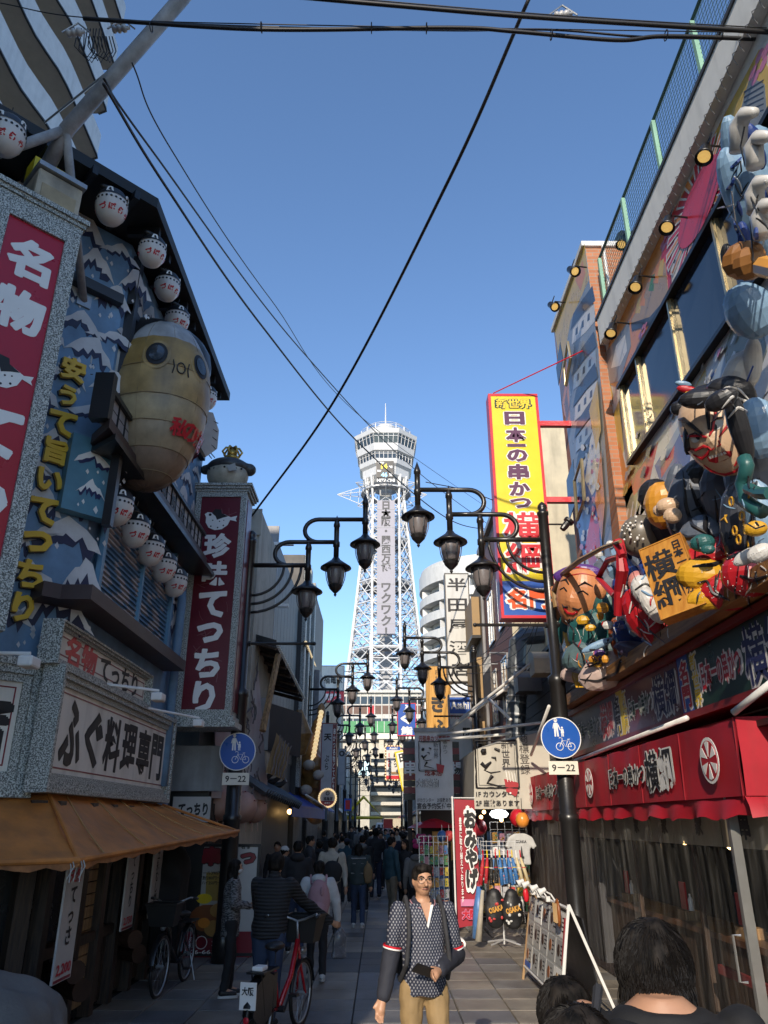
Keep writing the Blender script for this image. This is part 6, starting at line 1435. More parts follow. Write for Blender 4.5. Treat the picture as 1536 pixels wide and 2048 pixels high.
# white hanging banner
YBn=17.6;a,b,c,d=pY(830,1464,YBn),pY(907,1464,YBn),pY(834,1620,YBn),pY(905,1620,YBn)
t=thing('hanging_banner','pale grey hanging cloth banner with framed brush lettering and event text','banner',((a.x+b.x)/2,YBn,c.z))
WB=mat('banner_cloth',(0.62,0.63,0.64),0.7,var=0.1,bump=0.15,bsc=12);x0,x1=(a.x+c.x)/2,(b.x+d.x)/2
g=G();g.add(*sheet((V((x0,YBn,c.z)),V((x1,YBn,c.z)),V((x1,YBn,a.z)),V((x0,YBn,a.z))),12,20,0.012));g.build('cloth',WB,t,True)
G().box(x0-0.04,x1+0.04,YBn-0.04,YBn+0.04,a.z,a.z+0.09).build('top_bar',GREY,t)
bc=lambda y:pY(868,y,YBn)-Y_*0.02
DRT=mat('faded_red',(0.3,0.05,0.04),0.6);FAD=mat('faded_black',(0.07,0.07,0.075),0.6)
letter(t,bc(1477),X_,Z_,[('元祖串カツ専門店',0,0,0.7,0.13,DRT,0.03,False)])
brushframe(t,bc(1512)-X_*0.1,0.48,0.62,0.5);itto(t,bc(1512)-X_*0.13,0.58);letter(t,bc(1512),X_,Z_,[('新世界',0.04,0.12,None,0.34,FAD,0.0,True),('串かつ',0.25,0.2,None,0.3,FAD,0.0,True)])
g=G();g.slab([bc(1512)+V(p)for p in((0.04,-0.01,-0.16),(0.22,-0.01,-0.2),(0.18,-0.01,-0.37),(0.06,-0.01,-0.32))],-Y_,0.006);g.build('cup_emblem',CUP,t)
letter(t,bc(1546),X_,Z_,[('総本店',-0.02,0,0.38,0.13,DRT,0.02,False)]);letter(t,bc(1566),X_,Z_,[('大阪名物',-0.14,0,0.46,0.17,LET,0.0,False,(FAD,0.045))])
letter(t,bc(1600),X_,Z_,[('1Fカウンター　2F座敷あり',0,0,0.72,0.09,FAD,0.012,False)]);letter(t,bc(1612),X_,Z_,[('宴会予約受付中',0,0,0.74,0.13,FAD,0.03,False)])
g=G();g.tube([(x0,YBn+0.05,0),(x0,YBn+0.05,a.z)],0.02,6);g.build('pole',WHT,t)
t=thing('slatted_front','shopfront clad in dark red and black horizontal boards behind the cloth banner','shopfront',(1.6,19.6,2.2));xa,xb=pY(806,1500,19.5).x,pY(918,1500,19.5).x;za,zb2=pY(860,1600,19.5).z,pY(860,1483,19.5).z
n=9
for k in range(n):G().box(xa,xb,19.5,19.56,za+(zb2-za)*k/n,za+(zb2-za)*(k+0.97)/n).build('board',DRED if k%2 else BLK,t)
letter(t,V(((xa+xb)/2,19.49,(za+zb2)/2)),X_,Z_,[('串',-0.52,0.05,0.3,None,LET,0.03,False),('揚',0.62,0.05,0.3,None,LET,0.03,False)])
G().box(xa+0.1,xa+0.2,19.57,19.7,0,zb2).build('post',DWOOD,t);G().box(xb-0.2,xb-0.1,19.57,19.7,0,zb2).build('post',DWOOD,t)
for k,(pts,nm)in enumerate((([(885,1466,17.9),(1062,1326,15.2)],'long upper'),([(880,1472,17.9),(1016,1373,15.6)],'second'),([(978,1398,15.9),(1022,1440,15.2)],'short cross'),([(840,1474,17.95),(1085,1445,15.8)],'level'),([(1062,1510,15.7),(1098,1412,13.6)],'near upright'),([(840,1482,17.95),(1020,1468,16.4)],'lower level'))):
 rod([pY(*p)for p in pts],0.03,'awning_strut','white metal awning arm over the beige awning, the %s one'%nm)
# signs further down the right side
def vsign(name,label,x0,x1,y0,y1,Y,depth,face,edge,texts,border=0.04,cat='sign'):
 a,b=pY((x0+x1)/2,y0,Y),pY((x0+x1)/2,y1,Y);m_=(a+b)/2;w_=(x1-x0)*px2m(m_);h_=a.z-b.z
 tt=signbox(name,label,V((m_.x,Y,m_.z)),X_,Z_,w_,h_,depth,face,edge,[(tx[0],tx[1]*w_,tx[2]*h_,tx[3]and tx[3]*w_,tx[4]and tx[4]*h_,*tx[5:])for tx in texts],border,cat)
 return tt,V((m_.x,Y,m_.z)),w_,h_
IVO=mat('ivory_panel',(0.62,0.61,0.57),0.5,var=0.05,dirt=0.2)
vsign('vertical_sign','white vertical liquor shop sign with five black brush characters',891,941,1146,1364,27.0,0.4,IVO,mat('bronze_edge',(0.1,0.09,0.07),0.5),[(c,0,0.5-0.11-0.195*i,0.78,0.125,INK,0.02,False)for i,c in enumerate('半田屋酒店')])
GLD=ramp2(mat('golden_wood',(0.6,0.3,0.05),0.4,var=0),'ShaderNodeTexNoise',(0.5,0.22,0.02),(0.68,0.38,0.08),0.35,0.65,2.5,(12,12,0.6))
vsign('vertical_sign','golden wood vertical sign with large black characters beside the white liquor sign',852,902,1332,1475,28.6,0.3,GLD,mat('gold_edge',(0.4,0.22,0.04),0.4),[('串揚げ',0,0.32,0.26,0.26,INK,0.0,True),('ぎ',0,-0.03,0.6,0.26,INK,0.05,False),('ふ',0.02,-0.36,0.6,0.22,INK,0.05,False)],0.02)
vs2,o2,w2,h2=vsign('beer_sign','white sign with blue beer brewery header beside the right lamp pole',899,945,1389,1580,25.0,0.3,IVO,GREY,[('アサヒビール',0,0.26,0.84,0.045,SRED,0.03,False),('関',0.25,0.1,0.32,None,INK,0.04,False)])
G().obox(o2+Z_*h2*0.38,X_,Z_,-Y_,(-w2/2+0.04,w2/2-0.04),(-h2*0.085,h2*0.09),-0.002,0.004).build('header_panel',BLU,vs2);letter(vs2,o2+Z_*h2*0.385-Y_*0.004,X_,Z_,[('Asahi',0,0,w2*0.8,h2*0.09,LET,0.03,False)])
vs3,o3,w3,h3=vsign('fish_sign','deep blue vertical sign with white brush writing and red top bar',794,832,1406,1472,38.0,0.3,BLU,SRED,[('ふ',0,0.33,0.4,0.26,LET,0.06,False),('ぐ',0,0.02,0.66,0.34,LET,0.06,False),('鮨',0,-0.34,0.62,0.26,LET,0.05,False)])
vs4,o4,w4,h4=vsign('skewer_sign','white sign edged with bulbs, red price and picture of fried skewers',770,803,1491,1561,33.5,0.25,mat('panel_white',(0.72,0.7,0.66),0.4),mat('bulb_frame',(0.25,0.1,0.05),0.5),[('串カツ',0.16,0.08,0.3,0.42,INK,0.05,True),('120',-0.26,0.08,0.15,0.4,SRED,0.04,True),('円',-0.22,-0.2,0.16,None,INK,0.02,False)],0.05)
G().obox(o4+Z_*h4*0.42,X_,Z_,-Y_,(-w4/2+0.05,w4/2-0.05),(-h4*0.05,h4*0.06),-0.002,0.004).build('header_panel',BLU,vs4);letter(vs4,o4+Z_*h4*0.42-Y_*0.004,X_,Z_,[('Asahi',0,0,w4*0.5,h4*0.07,LET,0.03,False)])
G().obox(o4-Z_*h4*0.41,X_,Z_,-Y_,(-w4/2+0.05,w4/2-0.05),(-h4*0.05,h4*0.05),-0.002,0.004).build('footer_panel',SRED,vs4)
g=G()
for k in range(7):g.tube([o4+V((-0.1+0.06*k,-0.03,-h4*0.26)),o4+V((-0.05+0.06*k,-0.03,-h4*0.34+0.04))],0.035,6)
g.build('food_picture',MT,vs4)
g=G()
for i in range(12):
 for s in(-1,1):g.ball(o4+V((s*(w4/2-0.02),-0.03,-h4/2+h4*(i+0.5)/12)),0.03,n=6,k=4)
for i in range(6):
 for s in(-1,1):g.ball(o4+V((-w4/2+w4*(i+0.5)/6,-0.03,s*(h4/2-0.02))),0.03,n=6,k=4)
g.build('bulb_row',mat('bulb_lit',(1.0,0.75,0.4),emit=0.35,var=0),vs4,kind='stuff')
t=thing('tilted_sign','yellow framed sign leaning sideways beside the bulb-edged sign','sign',pY(812,1540,30));o5=pY(811,1540,30);uu5=V((0.97,0,0.2)).normalized();vv5=V((-0.2,0,0.97)).normalized()
G().obox(o5,uu5,vv5,-Y_,(-0.28,0.28),(-0.72,0.72),-0.2,-0.02).build('casing',YEL,t);G().obox(o5,uu5,vv5,-Y_,(-0.22,0.22),(-0.66,0.66),-0.019,0.0).build('face_panel',LET,t);letter(t,o5,uu5,vv5,[('田',0.0,0.46,0.3,None,INK,0.04,False)]);G().obox(o5-vv5*0.2,uu5,vv5,-Y_,(-0.21,0.21),(-0.3,0.3),0.001,0.004).build('label_panel',mat('pale_yellow',(0.75,0.65,0.3),0.5),t)
FLW=mat('flats_white',(0.62,0.62,0.6),0.6,var=0.06,dirt=0.15)
YF=118.0;xl=pY(843,1300,YF-4).x;RF=11.0;cxf,cyf=xl+RF,YF
t=thing('round_flats','white round-cornered block of flats with curved balconies behind the liquor sign','building',(cxf,cyf,0))
ztop=pY(870,1118,YF-8).z
G().lathe([(RF-1.6,0),(RF-1.6,ztop-3)],40,Matrix.Translation((cxf,cyf,0))).build('wall',mat('flats_grey',(0.4,0.4,0.39),0.6),t);G().lathe([(RF,ztop-3.2),(RF,ztop-0.8),(RF-0.3,ztop-0.7),(RF-0.3,ztop),(RF-3,ztop)],48,Matrix.Translation((cxf,cyf,0))).build('crown',FLW,t,False)
k=0;z=ztop-6.2
while z>6:
 G().lathe([(RF-1.5,z),(RF,z),(RF,z+1.35),(RF-0.12,z+1.35),(RF-0.12,z+0.15),(RF-1.5,z+0.15)],48,Matrix.Translation((cxf,cyf,0)),False).build('balcony',FLW,t);
 for i in range(12):
  a=rad(150+i*14);dd_=V((math.cos(a),math.sin(a),0));G().obox(V((cxf,cyf,z))+dd_*(RF-1.55),V((-dd_.y,dd_.x,0)),Z_,dd_,(-0.7,0.7),(0.2,2.2),0,0.06).build('window',GLS,t)
  if i%2:G().obox(V((cxf,cyf,z))+dd_*(RF-0.8),dd_,Z_,V((-dd_.y,dd_.x,0)),(-0.7,0.7),(0.16,2.6),0,0.08).build('partition',LET,t)
 z-=2.85
# LEFT MIDDLE
t=thing('paper_mural_panel','tall leaning pinkish panel with faint ink drawing behind the left lamp post','panel',(-2.7,14.6,2.4))
PNK=ramp2(mat('pink_panel',(0.45,0.38,0.37),0.6,var=0),'ShaderNodeTexNoise',(0.34,0.22,0.21),(0.44,0.42,0.41),0.35,0.62,1.3,(1,1,0.7))
a,b,c,d=pY(452,1095,14.0),pY(500,1060,16.2),pY(535,1600,16.2),pY(425,1596,14.0)
g=G();g.add(*sheet((d,c,b,a),8,16,0.05));g.build('panel',PNK,t,True)
rp_=random.Random(9);g=G()
for k in range(70):
 u0,v0=rp_.random()*0.9,rp_.random()*0.95;pts=[]
 for i in range(4):u1,v1=min(1,u0+0.02*i*rp_.choice((-1,1,2))),min(1,v0+0.022*i);pts.append(d.lerp(c,max(0,u1)).lerp(a.lerp(b,max(0,u1)),v1)+V((0.09,-0.09,0)))
 g.tube(pts,0.008+0.012*rp_.random(),4)
g.build('ink_strokes',mat('faint_ink',(0.13,0.11,0.11),0.7),t,kind='stuff')
G().slab([d+V((-0.3,0.02,0)),c+V((-0.3,0.02,0)),b+V((-0.3,0.02,0)),a+V((-0.3,0.02,0))],(-0.05,0.05,0),0.1).build('backing',GREY,t)
DGB=mat('dark_cladding',(0.055,0.058,0.063),0.5,var=0.25,stretch=(6,6,0.6));CON=mat('concrete_tan',(0.42,0.39,0.32),0.75,var=0.15,dirt=0.3,bump=0.2)
t=thing('concrete_building','tan concrete building edge just right of the maroon sign','building',(-4,15.8,0));p=pY(530,1030,15.5);G().box(-8,p.x-0.05,15.2,18,0,p.z).build('wall',CON,t);G().box(-8,p.x-0.02,15.15,15.198,p.z-0.6,p.z).build('coping',CON,t)
t=thing('grey_clad_building','dark grey clad building stepping down behind the left lamp','building',(-4,21,0));zz_=pY(575,1080,19).z
G().box(-9,-2.75,18.2,24.5,0,zz_).build('wall',DGB,t);
for k in range(9):G().box(-2.748,-2.72,18.25+k*0.69,18.25+k*0.69+0.67,3.6,zz_-0.1).build('cladding_panel',DGB,t)
G().box(-9,-2.6,18.1,18.198,4.4,zz_+0.05).build('end_panel',GREY,t)
g=G();p=pY(545,1090,18);g.box(-4.0,-2.2,18.0,18.09,p.z,p.z+0.08);g.box(-4.0,-2.25,18.0,18.09,p.z-1.6,p.z-1.53);g.build('canopy_bar',WHT,t)
t=thing('black_pillared_building','tall dark building with speckled edge columns along the left side','building',(-5,30,0));p=pY(620,1150,27);G().box(-9,p.x,24.7,34,0,p.z).build('wall',mat('charcoal_wall',(0.03,0.03,0.033),0.5,var=0.2),t)
for y in(24.75,26.2,28.0):G().box(p.x+0.002,p.x+0.12,y,y+0.5,3,p.z).build('speckled_column',GRAN,t)
G().box(p.x-2.4,p.x-1.2,24.6,24.698,4,p.z-0.1).build('concrete_strip',CON,t)
G().box(p.x+0.002,p.x+0.2,30.2,33.9,3.0,7.6).build('pale_panel',mat('pale_weathered',(0.34,0.33,0.33),0.7,var=0.25,dirt=0.4),t)
BLB=mat('eave_bulb',(0.6,0.56,0.46),0.3,var=0.1)
t=thing('beam_eave','black open eave with row of pale bulbs and sloping timber prop','eave',(-3,16.5,5));a,b=pY(552,1292,15.6),pY(605,1396,19.5);w0=V((-3.9,a.y,a.z+0.5));w1=V((-3.9,b.y,b.z+0.5))
G().slab([a,b,w1,w0],(0,0,1),0.12).build('roof',BLK,t)
for i in range(7):p_,q_=a.lerp(b,i/6)-Z_*0.06,w0.lerp(w1,i/6)-Z_*0.06;G().tube([p_,q_],0.045,6).build('rafter',DWOOD,t)
g=G();
for i in range(30):g.ball(a.lerp(b,i/29)+V((0.04,0,0.0)),0.032,n=6,k=4)
g.build('bulb_row',BLB,t,kind='stuff');g=G();g.tube([pY(556,1310,15.8),pY(525,1462,15.2)],0.07,6);g.build('prop',TWOOD,t)
t=thing('beam_eave','thin sloping eave edged with bright bulbs farther down the left side','eave',(-2.5,24,6));a,b=pY(608,1285,24.3),pY(630,1340,32);g=G();g.tube([a,b],0.06,6);g.build('edge',BLK,t);g=G()
for i in range(20):g.ball(a.lerp(b,i/19)+V((0.05,-0.05,0.0)),0.05,n=6,k=4)
g.build('bulb_row',mat('bulb_lit',(1.0,0.75,0.4)),t,kind='stuff')
t=thing('black_signboard','blank dark slate board hung under the bulb-edged eave','signboard',pY(562,1455,16.5));a,b=pY(536,1405,16.3),pY(536,1500,16.3);G().slab([V((a.x,16.3,a.z)),V((a.x+0.55,18.0,a.z)),V((a.x+0.55,18.0,b.z)),V((a.x,16.3,b.z))],(-0.05,0.03,0),1.5).build('panel',mat('slate_board',(0.028,0.032,0.038),0.5),t)
G().obox(pY(525,1445,16.25),X_,Z_,-Y_,(-0.12,0.14),(-0.55,0.5),0,0.03).build('pale_strip',GREY,t)
t=thing('straw_banner','straw-coloured hanging mat banner with brush streaks under the eave','banner',pY(560,1515,16));a,b,c,d=pY(552,1466,15.8),pY(582,1497,17.2),pY(568,1560,17.0),pY(532,1545,15.6)
g=G();g.add(*sheet((d,c,b,a),8,10,0.04));g.build('mat',ramp2(mat('straw',(0.3,0.22,0.1),0.7,var=0),'ShaderNodeTexNoise',(0.16,0.11,0.05),(0.36,0.27,0.13),0.35,0.65,4,(8,8,0.8)),t,True)
g=G()
for k in range(5):u0=0.15+0.17*k;g.tube([d.lerp(c,u0).lerp(a.lerp(b,u0),v_/5)+V((0.05,-0.05,0))+X_*0.02*math.sin(v_*2+k)for v_ in range(6)],0.016,4)
g.build('brush_stroke',mat('faint_ink',(0.13,0.11,0.11)),t)
t=thing('tiled_canopy','grey tiled shop canopy with curled ridge ends on the left','canopy',(-2.8,17,2.6));TIL2=mat('roof_tile_grey',(0.05,0.052,0.058),0.4,var=0.2)
a,b=pY(532,1585,15.4),pY(600,1612,20.2)
for k in range(18):
 f=k/17;p_=a.lerp(b,f);g=G();g.tube([p_+V((0.02,0,0)),p_+V((-0.4,0,0.26)),p_+V((-0.85,0,0.48))],0.09,8);g.build('roof_tile',TIL2,t)
for k in range(4):p_=a.lerp(b,0.2+0.2*k)+V((-0.35,0,0.42));g=G();g.tube([p_+V((-0.3,0,0)),p_,p_+V((0.1,0,0.08)),p_+V((0.05,0,0.2))],[0.07,0.07,0.06,0.03],7);g.build('ridge_end',TIL2,t)
G().slab([a+V((-0.9,0,0.42)),a+V((-0.9,0,0.3)),b+V((-0.9,0,0.3)),b+V((-0.9,0,0.42))],(-0.1,0,0),0.5).build('backing',DWOOD,t)
t=thing('lattice_shopfront','dark latticed restaurant front with pale posts past the left lamp post','shopfront',(-3,16,0));G().box(-3.6,-2.95,13.9,20.4,0,2.5).build('wall',mat('front_black',(0.02,0.018,0.016),0.5,var=0.2),t)
for k in range(26):G().box(-2.945,-2.905,14.0+k*0.12,14.0+k*0.12+0.05,0.7,2.3).build('lattice_slat',DWOOD,t)
for y in(17.4,18.6):G().box(-2.945,-2.86,y,y+0.35,0,2.45).build('post',mat('post_pale',(0.28,0.26,0.23),0.6),t)
for k in range(20):G().box(-2.945,-2.915,18.97+k*0.07,18.97+k*0.07+0.045,0.4,2.4).build('lattice_slat',TWOOD,t)
G().box(-2.94,-2.9,17.8,18.5,1.25,2.05).build('notice',MB,t);G().box(-2.9,-2.88,19.3,19.8,1.5,2.1).build('notice',DRED,t)
gl=G();gl.box(-2.96,-2.94,15.3,15.6,1.6,2.1);gl.build('lit_window',mat('lit_window',(1.0,0.65,0.2),emit=1.0,var=0),t)
LNT=mat('lantern_paper',(0.5,0.3,0.24),0.5,var=0.15)
def plantern(p,label,r=0.27):
 t=thing('paper_lantern',label,'lantern',p,'pink paper lanterns hanging at the lattice front');p=V(p);g=G();pr=[]
 for i in range(13):z=-r+2*r*i/12;rr_=r*(0.55+0.45*math.sqrt(max(0,1-(z/r)**2)))+(0.012 if i%2 else 0);pr.append((rr_,z))
 g.lathe(pr,16,Matrix.Translation(p)@Matrix.Rotation(rad(78),4,'X'));g.build('paper',LNT,t,True)
 g=G()
 for a_ in(0.4,1.3,2.2,3.4,4.6):g.tube([p+V((math.cos(a_)*r*1.02,-r*0.7+1.4*r*i/5,math.sin(a_)*r*1.02))for i in range(6)],0.014,4)
 g.build('ribbon',DRED,t);g=G()
 for k in range(3):g.tube([p+V((-0.1+0.1*k,-0.1,-r)),p+V((-0.12+0.12*k,-0.1,-r-0.16))],0.008,4)
 g.build('tassel',LNT,t)
 g=G();g.tube([p+Z_*r,p+Z_*(r+0.5)],0.006,4);g.build('cord',BLK,t)
plantern(pY(440,1608,14.6),'pink ribbed paper lantern left of the lamp post');plantern(pY(484,1614,15.2),'pink ribbed paper lantern first to the right of the lamp post');plantern(pY(508,1618,16.2),'pink ribbed paper lantern second to the right of the lamp post',0.25)
t=thing('white_noren','white cloth sign with brush characters above the orange awning tip','banner',pY(392,1610,13.6));o=pY(384,1606,13.7);G().obox(o,X_,Z_,-Y_,(-0.32,0.32),(-0.3,0.1),-0.02,0).build('cloth',MB,t);letter(t,o,X_,Z_,[('てっちり',0.03,-0.1,0.5,0.2,INK,0.05,False)])
G().obox(pY(390,1540,13.75),X_,Z_,-Y_,(-0.5,0.48),(-0.34,0.4),-0.1,0).build('pale_panel',GREY,t)
YMn=13.9;a,b=pY(372,1688,YMn),pY(510,1912,YMn);o=V(((a.x+b.x)/2,YMn,(a.z+b.z)/2));w_,h_=b.x-a.x,a.z-b.z
MWT=mat('poster_white',(0.45,0.43,0.4),0.4,var=0.03)
t=signbox('menu_poster','large upright poster of fried skewers with prices, black frame, behind the masked woman',o,X_,Z_,w_,h_,0.14,MWT,BLK,[],border=0.045,cat='poster')
fx=lambda x,y:((x-441)/138*w_,(1800-y)/224*h_)
def pt_(body,x,y,w,h,m,off=0.03,vert=False,ol=None):
 dx,dy=fx(x,y);letter(t,o+V((0,-0.002,0)),X_,Z_,[(body,dx,dy,w and w/138*w_,h and h/224*h_,m,off,vert,ol)])
pt_('串',421,1713,34,40,DRED,0.07,ol=(INK,0.14));pt_('つ',488,1718,28,24,DRED,0.09,ol=(INK,0.16));pt_('名物',482,1694,16,9,INK)
for y,tx in((1748,'ビール390円'),(1758,'焼酎280円〜'),(1768,'酎ハイ250円〜')):pt_(tx,421,y,40,8,INK,0.02)
g=G();dx,dy=fx(414,1800);g.prism([(0.13*math.cos(i*0.349),0.075*math.sin(i*0.349))for i in range(18)],o+X_*dx+Z_*dy,X_,Z_,-Y_,0.004,0.008);g.build('price_badge',YEL,t);pt_('全50種',414,1801,22,7,INK,0.03)
g=G();dx,dy=fx(430,1845)
for i,(ex,ey,r_,m_)in enumerate(((0,0,0.33,0),(-0.1,0.05,0.26,1),(0.1,0.16,0.14,2),(0.2,0.05,0.1,2),(0.05,-0.1,0.16,2),(-0.12,-0.02,0.1,3))):
 g.m=m_;g.prism([(ex+r_*math.cos(k*0.45),ey+r_*0.75*math.sin(k*0.45))for k in range(14)],o+X_*dx+Z_*dy,X_,Z_,-Y_,0.003+0.002*i,0.0045+0.002*i)
g.build('food_picture',[mat('food_dark',(0.05,0.025,0.015),0.4),mat('food_brown',(0.25,0.08,0.02),0.4),mat('food_gold',(0.45,0.24,0.06),0.4),MO],t)
dx,dy=fx(441,1892);G().obox(o+X_*dx+Z_*dy,X_,Z_,-Y_,(-w_/2+0.05,w_/2-0.05),(-0.2,0.2),-0.002,0.003).build('footer_panel',DRED,t)
pt_('大',440,1886,14,14,LET,0.05);pt_('酒処',398,1886,9,20,LET,0.02,True);pt_('06-663',418,1904,44,8,LET,0.02)
g=G();dx,dy=fx(415,1886);c_=o+X_*dx+Z_*dy-Y_*0.006;g.tube([c_+X_*0.09*math.cos(i*0.4)+Z_*0.09*math.sin(i*0.4)for i in range(17)],0.008,4);g.build('round_crest',LET,t)
g=G();dx,dy=fx(425,1770);g.prism([(-0.08,-0.22),(0.12,-0.22),(0.16,0.2),(-0.1,0.2)],o+X_*dx+Z_*(dy-0.03),X_,Z_,-Y_,0.003,0.005);g.build('beer_picture',mat('beer_gold',(0.4,0.27,0.06),0.4),t)
t=thing('blue_awning','blue shop awning with lit vinyl-screened stall beneath','awning',(-2.2,22,2.5));a,b=pY(585,1612,20.6),pY(650,1622,27);BAW=mat('awning_blue',(0.01,0.06,0.35),0.5,var=0.1)
G().slab([a,b,b+V((-0.9,0,0.5)),a+V((-0.9,0,0.5))],(0,0,1),0.05).build('canopy',BAW,t);G().slab([a-Z_*0.002,b-Z_*0.002,b-Z_*0.25,a-Z_*0.25],(-0.03,0,0),1).build('valance',BAW,t)
g=G();n=50;vs_=[]
for i in range(n+1):
 p_=a.lerp(b,i/n)
 for z in(0.1,1.0,2.25):vs_.append(V((p_.x-0.05+0.03*math.sin(i*1.3),p_.y,z)))
g.add(vs_,[(i*3+j,i*3+3+j,i*3+4+j,i*3+1+j)for i in range(n)for j in range(2)]);g.build('vinyl_sheet',CV,t,True)
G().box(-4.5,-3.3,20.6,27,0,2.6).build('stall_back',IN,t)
for k in range(4):p_=a.lerp(b,0.3+0.18*k)+V((-0.4,0,-0.1));G().ball(p_,0.07,n=8,k=6).build('bulb',LMP,t)
rod([pY(612,1590,21),pY(652,1616,24)],0.03,'awning_strut','white metal arm holding the blue awning')
cv=thing('golden_carving','golden brown carved creature climbing the left facade with pale paws','carving',pY(628,1560,26));GC=mat('carving_gold',(0.3,0.16,0.05),0.4,var=0.4,sc=5);GP=mat('carving_pale',(0.5,0.44,0.36),0.5,var=0.2)
g=G();L=[(645,1412,.14),(634,1450,.18),(622,1490,.3),(624,1530,.4),(622,1570,.46),(622,1610,.44),(630,1635,.25)]
for(x,y,r_),(x2,y2,r2)in zip(L,L[1:]):g.cap(pY(x,y,26.3),r_,pY(x2,y2,26.3),r2)
for x,y,r_ in((636,1530,.28),(636,1565,.3),(610,1540,.22)):g.ball(pY(x,y,26),r_)
g=solid(g,0.08,3,0.1,3.0);g.build('body',GC,cv,True)
for x,y in((618,1530),(612,1580),(638,1550)):g=G();g.ball(pY(x,y,25.5),0.2,0.2,0.16);g.build('paw',GP,cv,True)
g=G();
for k in range(14):g.ball(pY(642-k*1.4,1425+k*8,25.9),0.09,n=6,k=4)
g.build('spine_bulb',mat('bulb_lit',(1.0,0.75,0.4)),cv,kind='stuff');g=G();g.tube([pY(598,1420,24.2),pY(603,1470,24.2),pY(602,1510,24.2)],[.1,.35,.12],10);g.build('tail',GC,cv)
vsA,oA,wA,hA=vsign('vertical_sign','white and maroon vertical sign beside the golden carving',641,672,1446,1592,25.4,0.3,mat('panel_pale_grey',(0.42,0.43,0.45),0.5),DRED,[('天',-0.08,0.3,0.5,None,INK,0.05,False),('ぷら',-0.1,-0.05,0.3,0.2,INK,0.02,True)],0.03)
G().obox(oA+X_*wA*0.36,X_,Z_,-Y_,(-wA*0.12,wA*0.12),(-hA/2+0.04,hA/2-0.04),-0.002,0.006).build('maroon_strip',DRED,vsA);letter(vsA,oA+X_*wA*0.36-Y_*0.007,X_,Z_,[('串かつ名物どて焼き',0,0,wA*0.17,hA*0.85,LET,0.02,True)])
t=thing('round_sign','round grey sign ringed with bulbs and maroon lower segment','sign',pY(655,1597,24.6));o=pY(655,1596,24.6);rS=16*px2m(o);g=G();g.prism([(rS*math.cos(i*0.2094),rS*math.sin(i*0.2094))for i in range(30)],o,X_,Z_,-Y_,-0.25,0);g.build('disc',mat('panel_pale_grey',(0.42,0.43,0.45)),t)
g=G();g.prism([(rS*math.cos(rad(200+14*i)),rS*math.sin(rad(200+14*i)))for i in range(11)],o,X_,Z_,-Y_,0.002,0.006);g.build('lower_segment',DRED,t);letter(t,o-Y_*0.005,X_,Z_,[('福亀家',0.02,-0.02,rS*1.2,rS*0.42,INK,0.02,False),('営業中',0,-rS*0.58,rS*0.7,rS*0.2,LET,0.02,False)])
g=G();g.tube([o+X_*rS*0.2*math.cos(i*0.5)+Z_*(rS*0.55+rS*0.2*math.sin(i*0.5))-Y_*0.01 for i in range(14)],0.012,4);g.build('emblem',INK,t);g=G()
for i in range(26):g.ball(o+X_*rS*1.06*math.cos(i*0.2417)+Z_*rS*1.06*math.sin(i*0.2417)-Y_*0.03,0.035,n=6,k=4)
g.build('bulb_row',mat('bulb_lit',(1.0,0.75,0.4)),t,kind='stuff')
vsB,oB,wB,hB=vsign('rooftop_sign','cream rooftop sign with black lettering and red lower strip, far on the left',630,688,1331,1382,56.0,0.5,CRM,GREY,[('福亀家',0.12,-0.05,0.66,0.34,INK,0.02,False)],0.06)
G().obox(oB-Z_*(hB/2+0.42),X_,Z_,-Y_,(-wB/2,wB/2),(-0.38,0.38),-0.5,0).build('red_strip',SRED,vsB);letter(vsB,oB-Z_*(hB/2+0.42),X_,Z_,[('24時間営業中',0,0,wB*0.8,0.5,LET,0.03,False)]);g=G()
for s_ in(-1,1):g.tube([oB+V((s_*0.8,0.25,-hB/2-0.8)),V((oB.x+s_*0.8,oB.y+0.25,4))],0.08,6)
g.build('support',STEEL,vsB)
vsign('small_sign','pale vertical sign with round black crest hanging past the maroon strip sign',676,690,1497,1570,36,0.2,mat('panel_pale_grey',(0.42,0.43,0.45)),GREY,[('◎',0,0.36,0.8,None,INK,0.02,False)],0.03)
vsign('small_sign','small red and blue hanging sign far down the left side',688,703,1597,1622,44,0.2,SRED,BLU,[],0.08)
t=thing('gate_gable','small yellow triangular gable over the far end of the street','gate',pY(728,1622,92));c_=pY(727,1624,92);g=G();g.tube([c_+V((-2.2,0,-0.6)),c_+V((0,0,1.6)),c_+V((2.2,0,-0.6)),c_+V((-2.2,0,-0.6))],0.2,6);g.build('gable',YEL,t);g=G();g.tube([c_+V((-2.2,0,-0.6)),V((c_.x-2.2,92,0))],0.12,6);g.build('post',GREY,t);g=G();g.tube([c_+V((2.2,0,-0.6)),V((c_.x+2.2,92,0))],0.12,6);g.build('post',GREY,t)
t=thing('tour_flag','red square flag held above the crowd in front of the white van','flag',pY(776,1645,34));o=pY(776,1646,34);G().obox(o,X_,Z_,-Y_,(-0.2,0.2),(-0.2,0.16),-0.01,0).build('cloth',SRED,t);g=G();g.tube([o+V((-0.2,0,0.2)),o+V((-0.2,0,-1.2))],0.012,4);g.build('stick',WHT,t)
vo=pY(768,1652,78);t=thing('parked_van','white van parked in the street beyond the crowd','van',(vo.x,78,0));VW=mat('van_white',(0.75,0.75,0.75),0.25,var=0.03,coat=0.5);x=vo.x
g=G();g.slab([(x-0.85,78,0.35),(x+0.85,78,0.35),(x+0.88,78,1.2),(x+0.72,78.15,1.95),(x-0.72,78.15,1.95),(x-0.88,78,1.2)],Y_,4.2);g.build('body',VW,t,bevel=0.06)
